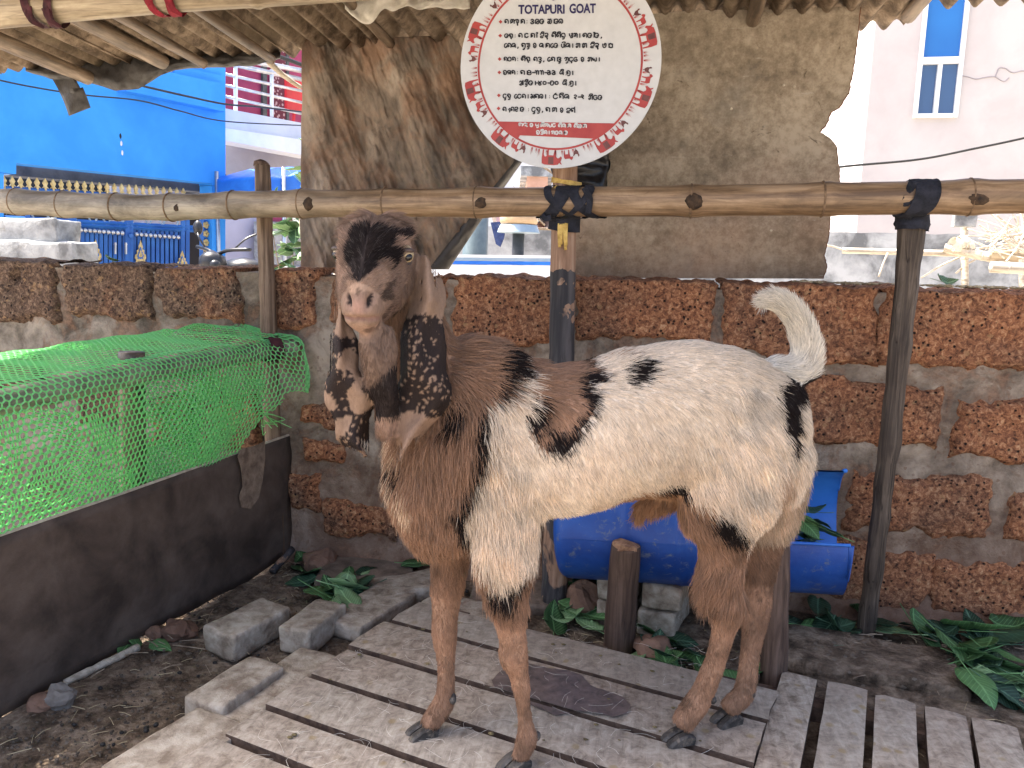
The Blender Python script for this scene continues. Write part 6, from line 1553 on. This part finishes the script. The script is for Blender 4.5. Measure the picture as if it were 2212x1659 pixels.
def coat(P, ids):
    """colour of the coat at goat-space points P with part ids"""
    n = len(P); col = np.tile(WHITE, (n,1))
    jit = np.array([[mn.noise(Vector(p*22)), mn.noise(Vector(p*22+7.7)), mn.noise(Vector(p*70+3.1))] for p in P])
    S = P[:,0]+.010*jit[:,0]+.004*jit[:,2]; Zh = P[:,2]+.010*jit[:,1]+.004*jit[:,2]
    f = np.clip(.35+jit[:,1]*.8, 0, 1)[:,None]*np.clip((.80-P[:,2])/.25, .15, 1)[:,None]; col = col*(1-f*.8)+CREAM*f*.8
    body = np.isin(ids, ['torso','neck','legfn','leghn','sheath','scrotum'])
    for pol, c in PB:
        m = inside(pol, S, Zh) & body; col[m] = c
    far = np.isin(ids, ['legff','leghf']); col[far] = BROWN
    m = (ids == 'leghf') & (P[:,2] > .42); col[m] = CREAM
    m = (ids == 'neck') & (P[:,2] > .84); col[m] = BROWN*.6+TAUPE*.4
    low = np.isin(ids, ['legfn','legff','leghn','leghf']) & (P[:,2] < .30); dk = low & (col.sum(1) > 1.); col[dk] = BROWN
    lv = np.isin(ids, ['legfn','legff','leghn','leghf']); col[lv] *= (1+.45*jit[lv,1]+.25*jit[lv,2])[:,None]
    m = low & (jit[:,0]+.3*jit[:,2] > .62); col[m] = col[m]*.45
    m = (np.isin(ids, ['legfn','legff','leghn','leghf'])) & (P[:,2] < .022); col[m] = DARK
    m = ids == 'sheath'; col[m] = RUST
    t = ids == 'tail'; col[t] = np.array([.80,.74,.64]); m = t & (P[:,2] < .775) & (P[:,0] < -.40); col[m] = DARK
    h = ids == 'head'; col[h] = TAUPE
    m = h & inside(FT_, S, Zh); col[m] = TAN*1.35
    HLq = (P-HE)/HS; qt, qr, qu = HLq@hn, HLq@hr, HLq@hu
    m = h & inside(FB_, P[:,0]+.004*jit[:,0], P[:,2]+.004*jit[:,1]) & (qu > -.015); col[m] = DARK
    m = h & (jit[:,1]+.5*jit[:,2] > .34) & (qt > .02) & (qu < .035); col[m] = col[m]*.42
    m = h & (jit[:,0]+.4*jit[:,2] < -.30); col[m] = col[m]*1.35
    d = ((qt-.156)/.018)**2+(qr/.014)**2+((qu-.002)/.014)**2; k = np.exp(-d)[:,None]*.6*h[:,None]; col = col*(1-k)+PINK*k
    mq = np.abs((qu+.026)-(qt-.15)*.55); m = h & (qt > .10) & (mq < .004) & (np.abs(qr) < .030); col[m] = PINK*.45
    m = h & (qt > .08) & (qu < -.034); col[m] = col[m]*.85+PINK*.12
    for s in (-1, 1):
        d = ((qt-.150)/.016)**2+((qr-s*(.0175+.45*(qu-.008)))/.0052)**2+((qu-.010)/.011)**2; m = h & (d < 1.); col[m] = DARK*1.6
    # ears: freckled dark middle, tan root, pinkish tip
    for pid, zt, zb in (('earR', hcx(0,685)[1], hcx(0,1255)[1]), ('earL', hcx(0,835)[1], hcx(0,1480)[1])):
        m = ids == pid
        if not m.any(): continue
        z1, z0 = gp(880,zt,.11)[2], gp(880,zb,.11)[2]; col[m] = TAN
        idx = np.nonzero(m)[0]
        for i in idx:
            p = P[i]; zz = p[2]+.026*jit[i,0]+.012*jit[i,2]
            if z0 < zz < z1:
                v = mn.voronoi(Vector((p[0]*118, p[1]*30, p[2]*118)))[0][0]; big = mn.noise(Vector((p[0]*26+5, 0, p[2]*26)))
                sp = v < .31+.10*jit[i,1]
                if pid == 'earL': sp = sp or big > .12
                else: sp = sp and big > -.45
                col[i] = TAN*1.1 if sp else DARK*1.25
            elif zz <= z0: col[i] = TAN*(.95+.5*jit[i,0])+PINK*.08
    m = ids == 'dewlap'; col[m] = TAUPE*.85
    zb1, zb0, zp = gp(840,hcx(0,1060)[1],.12)[2], gp(840,hcx(0,1280)[1],.12)[2], gp(840,hcx(0,1260)[1],.12)[2]
    sx = gp(hcx(450,0)[0],800,.12)[0]
    b1 = m & (P[:,2] < zb1-(P[:,0]-sx)*.9) & (P[:,2] > zb0); col[b1] = DARK*1.3
    b2 = m & (P[:,2] <= zb0); col[b2] = TAN*.95+PINK*.2
    sh = np.array([mn.noise(Vector(p*5+11)) for p in P])[:,None]
    return np.clip(col*(1+.16*sh), 0, 1)
vc = coat(co, pid_v)
fa = me2.color_attributes.new('coat', 'FLOAT_COLOR', 'POINT'); fa.data.foreach_set('color', np.concatenate([vc, np.ones((nv_,1))], 1).ravel())
def mat_coat(name, rough, skin):
    b = NB(name); at_ = b.n('ShaderNodeAttribute'); at_.attribute_name = 'coat'; c = at_.outputs['Color']
    if skin:
        f = b.noise(b.P((1,1,.35)), 240, 4, .7); c = b.mix(b.ramp(f, [(.38,1.),(.62,.8)]), (0,0,0), c); 
        return b.set(c, rough, b.bump(f, .35, .003), Specular_IOR_Level=.10)
    tr = b.n('ShaderNodeBsdfTranslucent'); mx = b.n('ShaderNodeMixShader'); mx.inputs[0].default_value = .25
    b.l(c, tr.inputs[0]); b.set(c, rough, None, Specular_IOR_Level=.12); b.l(b.b.outputs[0], mx.inputs[1]); b.l(tr.outputs[0], mx.inputs[2]); b.l(mx.outputs[0], b.out.inputs[0])
    return b.m
MT['skin'] = mat_coat('goat_skin', .7, True); MT['fur'] = mat_coat('goat_fur', .75, False)
me2.materials.clear(); me2.materials.append(MT['skin']); me2.shade_smooth(); me2.name = 'goat_body'
goat = empty('goat', g2w(0,0,0), 'white, brown and black long-eared buck goat standing on the boards, face to the camera', 'goat')
GM = Matrix.Identity(4)
for i in range(3): GM[i][0], GM[i][1], GM[i][2], GM[i][3] = GA[i], GL[i], (0,0,1)[i], GO_[i]
body = bpy.data.objects.new('body', me2); link(body); body.parent = goat; body.matrix_parent_inverse = Matrix.Translation(-Vector(goat.location)); body.matrix_local = body.matrix_local
body.matrix_basis = GM

# ---- fur: short strands lying along the coat
def fur(nh, seed):
    rg = np.random.default_rng(seed)
    me2.calc_loop_triangles(); nt_ = len(me2.loop_triangles); tri = np.empty(nt_*3, dtype=np.int64); me2.loop_triangles.foreach_get('vertices', tri); tri = tri.reshape(-1,3)
    A, B, C_ = co[tri[:,0]], co[tri[:,1]], co[tri[:,2]]; ar = np.linalg.norm(np.cross(B-A, C_-A), axis=1)
    wt = np.ones(nt_); pt = pid_v[tri[:,0]]
    wt[np.isin(pt, ['earR','earL'])] = .9; wt[pt == 'head'] = 2.4; wt[np.isin(pt, ['legfn','legff','leghn','leghf'])] = 1.5; wt[pt == 'tail'] = 2.5
    near = ((A+B+C_)/3)[:,1] > -.06; wt[~near & np.isin(pt, ['torso'])] = .25
    pr = ar*wt; pr /= pr.sum(); ti = rg.choice(nt_, nh, p=pr); r1, r2 = rg.random(nh), rg.random(nh); sq = np.sqrt(r1)
    wa, wb, wc = (1-sq)[:,None], (sq*(1-r2))[:,None], (sq*r2)[:,None]; T = tri[ti]
    P = co[T[:,0]]*wa+co[T[:,1]]*wb+co[T[:,2]]*wc; Nn = nrmv[T[:,0]]*wa+nrmv[T[:,1]]*wb+nrmv[T[:,2]]*wc; Nn /= np.linalg.norm(Nn, axis=1)[:,None]+1e-9
    ids = pid_v[T[:,0]]; s, o, z = P[:,0], P[:,1], P[:,2]
    # flow of the coat
    fl = np.zeros((nh,3)); ln = np.full(nh, .019); lay = np.full(nh, .30)
    fl[:] = (-.55,0,-.85)
    top = np.clip((z-.72)/.1, 0, 1)*np.isin(ids, ['torso']); fl[:,0] -= top*.8; fl[:,2] += top*.6
    fr = np.clip((s-.20)/.08, 0, 1)*np.isin(ids, ['torso','neck']); fl[:,0] += fr*.45; ln = np.where(fr > .3, .046, ln); lay = np.where(fr > .3, .40, lay)
    m = (ids == 'torso') & (z < .58) & (s > .12); ln[m] = .034
    m = np.isin(ids, ['legfn']) & (z > .36); fl[m] = (-.15,0,-1); ln[m] = .034
    m = np.isin(ids, ['legfn']) & (z > .37) & (z < .47); ln[m] = .046
    m = np.isin(ids, ['leghn','leghf']) & (z > .42); fl[m] = (-.5,0,-.9); ln[m] = .032
    m = np.isin(ids, ['leghn','leghf','torso']) & (s < -.36) & (z > .44) & (z < .66); ln[m] = .042; fl[m] = (-.35,0,-1); lay[m] = .42
    m = np.isin(ids, ['leghn']) & (z > .32) & (z < .43); ln[m] = .036; fl[m] = (.25,0,-1)
    m = np.isin(ids, ['leghn']) & (z > .33) & (z < .42) & (s > gp(*bc(1190,1000),.07)[0]); ln[m] = .058; fl[m] = (.55,0,-1); lay[m] = .25
    m = np.isin(ids, ['legfn','legff','leghn','leghf']) & (z < .32); fl[m] = (-.1,0,-1); ln[m] = .0105; lay[m] = .34
    m = (ids == 'legff') & (z >= .32); fl[m] = (0,0,-1); ln[m] = .020
    m = ids == 'neck'; fl[m] = (.0,0,-1); ln[m] = .034; ln[m & (z > .83)] = .018; mm = m & (s < .32) & (z > .70) & (z < .86); fl[mm] = (-.75,0,-.45); ln[mm] = .050; lay[mm] = .45
    m = (ids == 'torso') & (s > .15) & (z > .74); ln[m] = .044; lay[m] = .36
    m = (ids == 'torso') & (z > .79) & (s < .15); ln[m] = .022; lay[m] = .22
    # tail strands run to the tip
    tp = np.array([r[:3] for r in dens(tailrows, 4)]); m = np.nonzero(ids == 'tail')[0]
    dist = ((P[m][:,None,:]-tp[None])**2).sum(2); ki = dist.argmin(1); tg = np.gradient(tp, axis=0); fl[m] = tg[ki]/np.linalg.norm(tg[ki],axis=1)[:,None]; ln[m] = .032; lay[m] = .42
    m = ids == 'head'; hq = (P-HE)/HS; fl[m] = -hn-.25*np.array([0,0,1.])*(hq@hu < -.01)[m][:,None]+hr*np.sign(hq@hr)[m][:,None]*.5; ln[m] = .011; lay[m] = .28
    fh = m & (hq@hu > .022) & (hq@hn < .085); ln[fh] = .016+.006*(hq@hn < .04)[fh]; lay[fh] = .46
    tf = m & (hq@hu > .02) & (hq@hn < -.04); ln[tf] = .036; lay[tf] = .50; fl[tf] = -fl[tf]*.2+hr*np.sign(hq@hr)[tf][:,None]*1.1+np.array([0,0,.15])
    ck = m & (hq@hn < .07) & (hq@hu < -.02); fl[ck] = (0,0,-1); ln[ck] = .018; lay[ck] = .3
    nz_ = m & (hq@hn > .135); ln[nz_] = .0025
    m = np.isin(ids, ['earR','earL']); fl[m] = (0,0,-1); ln[m] = .0065; lay[m] = .18
    m = ids == 'dewlap'; fl[m] = (0,0,-1); ln[m] = .014; lay[m] = .2
    m = ids == 'sheath'; fl[m] = (.3,0,-1); ln[m] = .030; lay[m] = .25
    m = (ids == 'torso') & (z < .56) & (s < .15) & (Nn[:,2] < -.4); ln[m] = .022; lay[m] = .25
    # clumping noise bends neighbouring strands together
    cl = np.array([tuple(mn.noise_vector(Vector(p*34))) for p in P])*.20+np.array([tuple(mn.noise_vector(Vector(p*9+4)))  for p in P])*.26
    fl = fl/np.linalg.norm(fl,axis=1)[:,None]+cl+rg.normal(0,.14,(nh,3))
    fl -= Nn*(fl*Nn).sum(1)[:,None]; fl /= np.linalg.norm(fl,axis=1)[:,None]+1e-9
    de = np.minimum(*[np.linalg.norm(P-EYES[e_], axis=1) for e_ in (-1,1)]); ln[de < .024] = .002
    ln = ln*rg.uniform(.55,1.2,nh); lay = lay*rg.uniform(.6,1.5,nh)
    d0_ = fl*np.cos(lay)[:,None]+Nn*np.sin(lay)[:,None]; grav = np.array([0,0,-.22])*(ids != 'tail')[:,None]
    pts = np.empty((nh,4,3)); q = P-Nn*.001; pts[:,0] = q; d = d0_.copy()
    for k in range(1,4):
        q = q+d*(ln/3)[:,None]; pts[:,k] = q; d = d+fl*.22-Nn*.10*np.sin(lay)[:,None]+grav*.5+rg.normal(0,.05,(nh,3)); d /= np.linalg.norm(d,axis=1)[:,None]
    colr = coat(P+rg.normal(0,.0035,(nh,3))*np.isin(ids,['torso','neck','legfn','leghn'])[:,None]*1.6, ids)*rg.uniform(.72,1.18,nh)[:,None]
    # grey and dark guard hairs
    colr *= (1+np.where(colr[:,0] > .42, .13, .36)*np.array([mn.noise(Vector((p[0]*85,p[1]*85,p[2]*30))) for p in P]))[:,None]
    gh = rg.random(nh) < .06; colr[gh] = colr[gh]*.5+np.array([.25,.22,.19])*.3
    return pts, np.clip(colr,0,1), ln
NH = 260000
pts, colr, lnv = fur(NH, 3)
hcv = bpy.data.hair_curves.new('fur'); hcv.add_curves([4]*NH)
hcv.attributes['position'].data.foreach_set('vector', pts.reshape(-1).astype(np.float32)) if 'position' in hcv.attributes else hcv.position_data.foreach_set('vector', pts.reshape(-1).astype(np.float32))
ra_ = hcv.attributes.get('radius') or hcv.attributes.new('radius', 'FLOAT', 'POINT')
rd = np.tile(np.array([.00042,.00040,.00030,.00008]), (NH,1))*np.clip(lnv/.02,.75,1.15)[:,None]; ra_.data.foreach_set('value', rd.reshape(-1).astype(np.float32))
ca_ = hcv.attributes.new('coat', 'FLOAT_COLOR', 'CURVE'); ca_.data.foreach_set('color', np.concatenate([colr, np.ones((NH,1))],1).reshape(-1).astype(np.float32))
hcv.materials.append(MT['fur'])
furo = bpy.data.objects.new('fur', hcv); link(furo); furo.parent = goat; furo.matrix_parent_inverse = Matrix.Translation(-Vector(goat.location)); furo.matrix_basis = GM

# ---- eyes, painted lip highlight, mouth, hooves
def W3(p): return g2w(*p)
b = NB('goat_eye'); MT['eye'] = b.set(b.ramp(b.noise(b.P(), 300, 3), [(.3,(.26,.19,.10)),(.7,(.42,.33,.20))]), .3, None, Specular_IOR_Level=.4)
b = NB('pupil'); MT['pupil'] = b.set((.004,.004,.005), .18, None, Specular_IOR_Level=.5)
MT['lid'] = simple('eyelid', (.035,.024,.02), (.085,.055,.045), 60, .5)
MT['hoof'] = simple('hoof_horn', (.025,.022,.020), (.085,.075,.066), 40, .6, .5, .003, dirt=((.16,.13,.10), 60., .52))
MT['lip'] = simple('lip_highlight_tone', (.42,.30,.26), (.55,.42,.37), 60, .5)
for s in (-1, 1):
    ec = EYES[s]; wv = W3(ec); outw = (W3(hp(.022, s*.0775, .010))-wv).normalized(); rE = .0180*HS
    v, f = blob((0,0,0), rE, rE, rE, 0, 0., 3); ey = mk('eye', ([q+wv for q in v], f), MT['eye'], goat, smooth=True)
    look = (outw*.62+Vector(W3(hp(.10, s*.06, .02))-wv).normalized()*.62).normalized()
    sd_ = look.cross(Vector((0,0,1))).normalized(); up_ = sd_.cross(look)
    mk('pupil', blob(wv+look*rE*.66, .0105*HS,.0080*HS,.0080*HS, 0, 0., 2), MT['pupil'], ey, smooth=True)
    for q, nm in ((1,'upper_lid'),(-1,'lower_lid')):
        arc_ = []
        for k in range(13):
            a = -1.35+2.7*k/12; d = (look*math.cos(a)+sd_*math.sin(a))
            arc_.append(wv+(d*math.cos(.78)+up_*q*math.sin(.78+.0*abs(a))*(1-.25*abs(a))).normalized()*rE*1.03)
        mk(nm, tube(arc_, [.0020+.0022*math.sin(math.pi*k/12) for k in range(13)], 8), MT['lid'], ey, smooth=True)
lipc = []
for k in range(13):
    a = -1.0+2.0*k/12; t_ = .150+.0135*math.cos(a)-.004; lipc.append(W3(hp(.140+.0215*math.cos(a), .0270*math.sin(a), -.034+.008*math.cos(a))))
mk('lip', tube(lipc, .0011, 6), MT['lip'], goat, smooth=True)  # pale tube along the mouth: the lips' highlight put into its colour
mk('mouth_line', tube([q-Vector((0,0,.0022)) for q in lipc], .0012, 6), MT['lid'], goat, smooth=True)
def hoof(pc, ang, sc=1., lift=0.):
    """two claws side by side, toe pointing along ang (goat space)"""
    h = empty('hoof_tmp', (0,0,0)); bpy.data.objects.remove(h)
    V, F = [], []
    dx, dy = math.cos(ang), math.sin(ang)
    for s in (-1, 1):
        prof = [(-.024,.0),(-.026,.016),(-.002,.027),(.020,.021),(.044,.008),(.049,.0)]
        n = len(prof); base = len(V)
        for w_ in (-1, -.5, .5, 1):
            for x, z in prof:
                k = 1-.12*(abs(w_) == 1); yy = s*.0145+w_*.0125; xx = x*k
                V.append(g2w(pc[0]+(xx*dx-yy*dy)*sc, pc[1]+(xx*dy+yy*dx)*sc, max(.0005,z*k*sc)+lift))
        for r in range(3):
            for i in range(n): j = (i+1)%n; F.append((base+r*n+i, base+r*n+j, base+(r+1)*n+j, base+(r+1)*n+i))
        F.append(tuple(base+i for i in range(n-1,-1,-1))); F.append(tuple(base+3*n+i for i in range(n)))
    return mk('hoof', (V, F), MT['hoof'], goat)
for (x, y), o, ang in (((1108,1640),.067,.45),((912,1578),-.065,.25),((1465,1590),.023,.15),((1568,1548),-.033,.3)):
    p = gp(x, y, o); hoof((p[0]-.009, o), ang, .86)
def dew(x, y, o):
    p = gp(x, y, o); mk('dewclaw', blob(g2w(*p), .008,.008,.010, x, .15), MT['hoof'], goat, smooth=True)
dew(1160,1590,.070); dew(978,1506,-.056); dew(978,1512,-.05); dew(1540,1512,.04); dew(1624,1500,-.03)
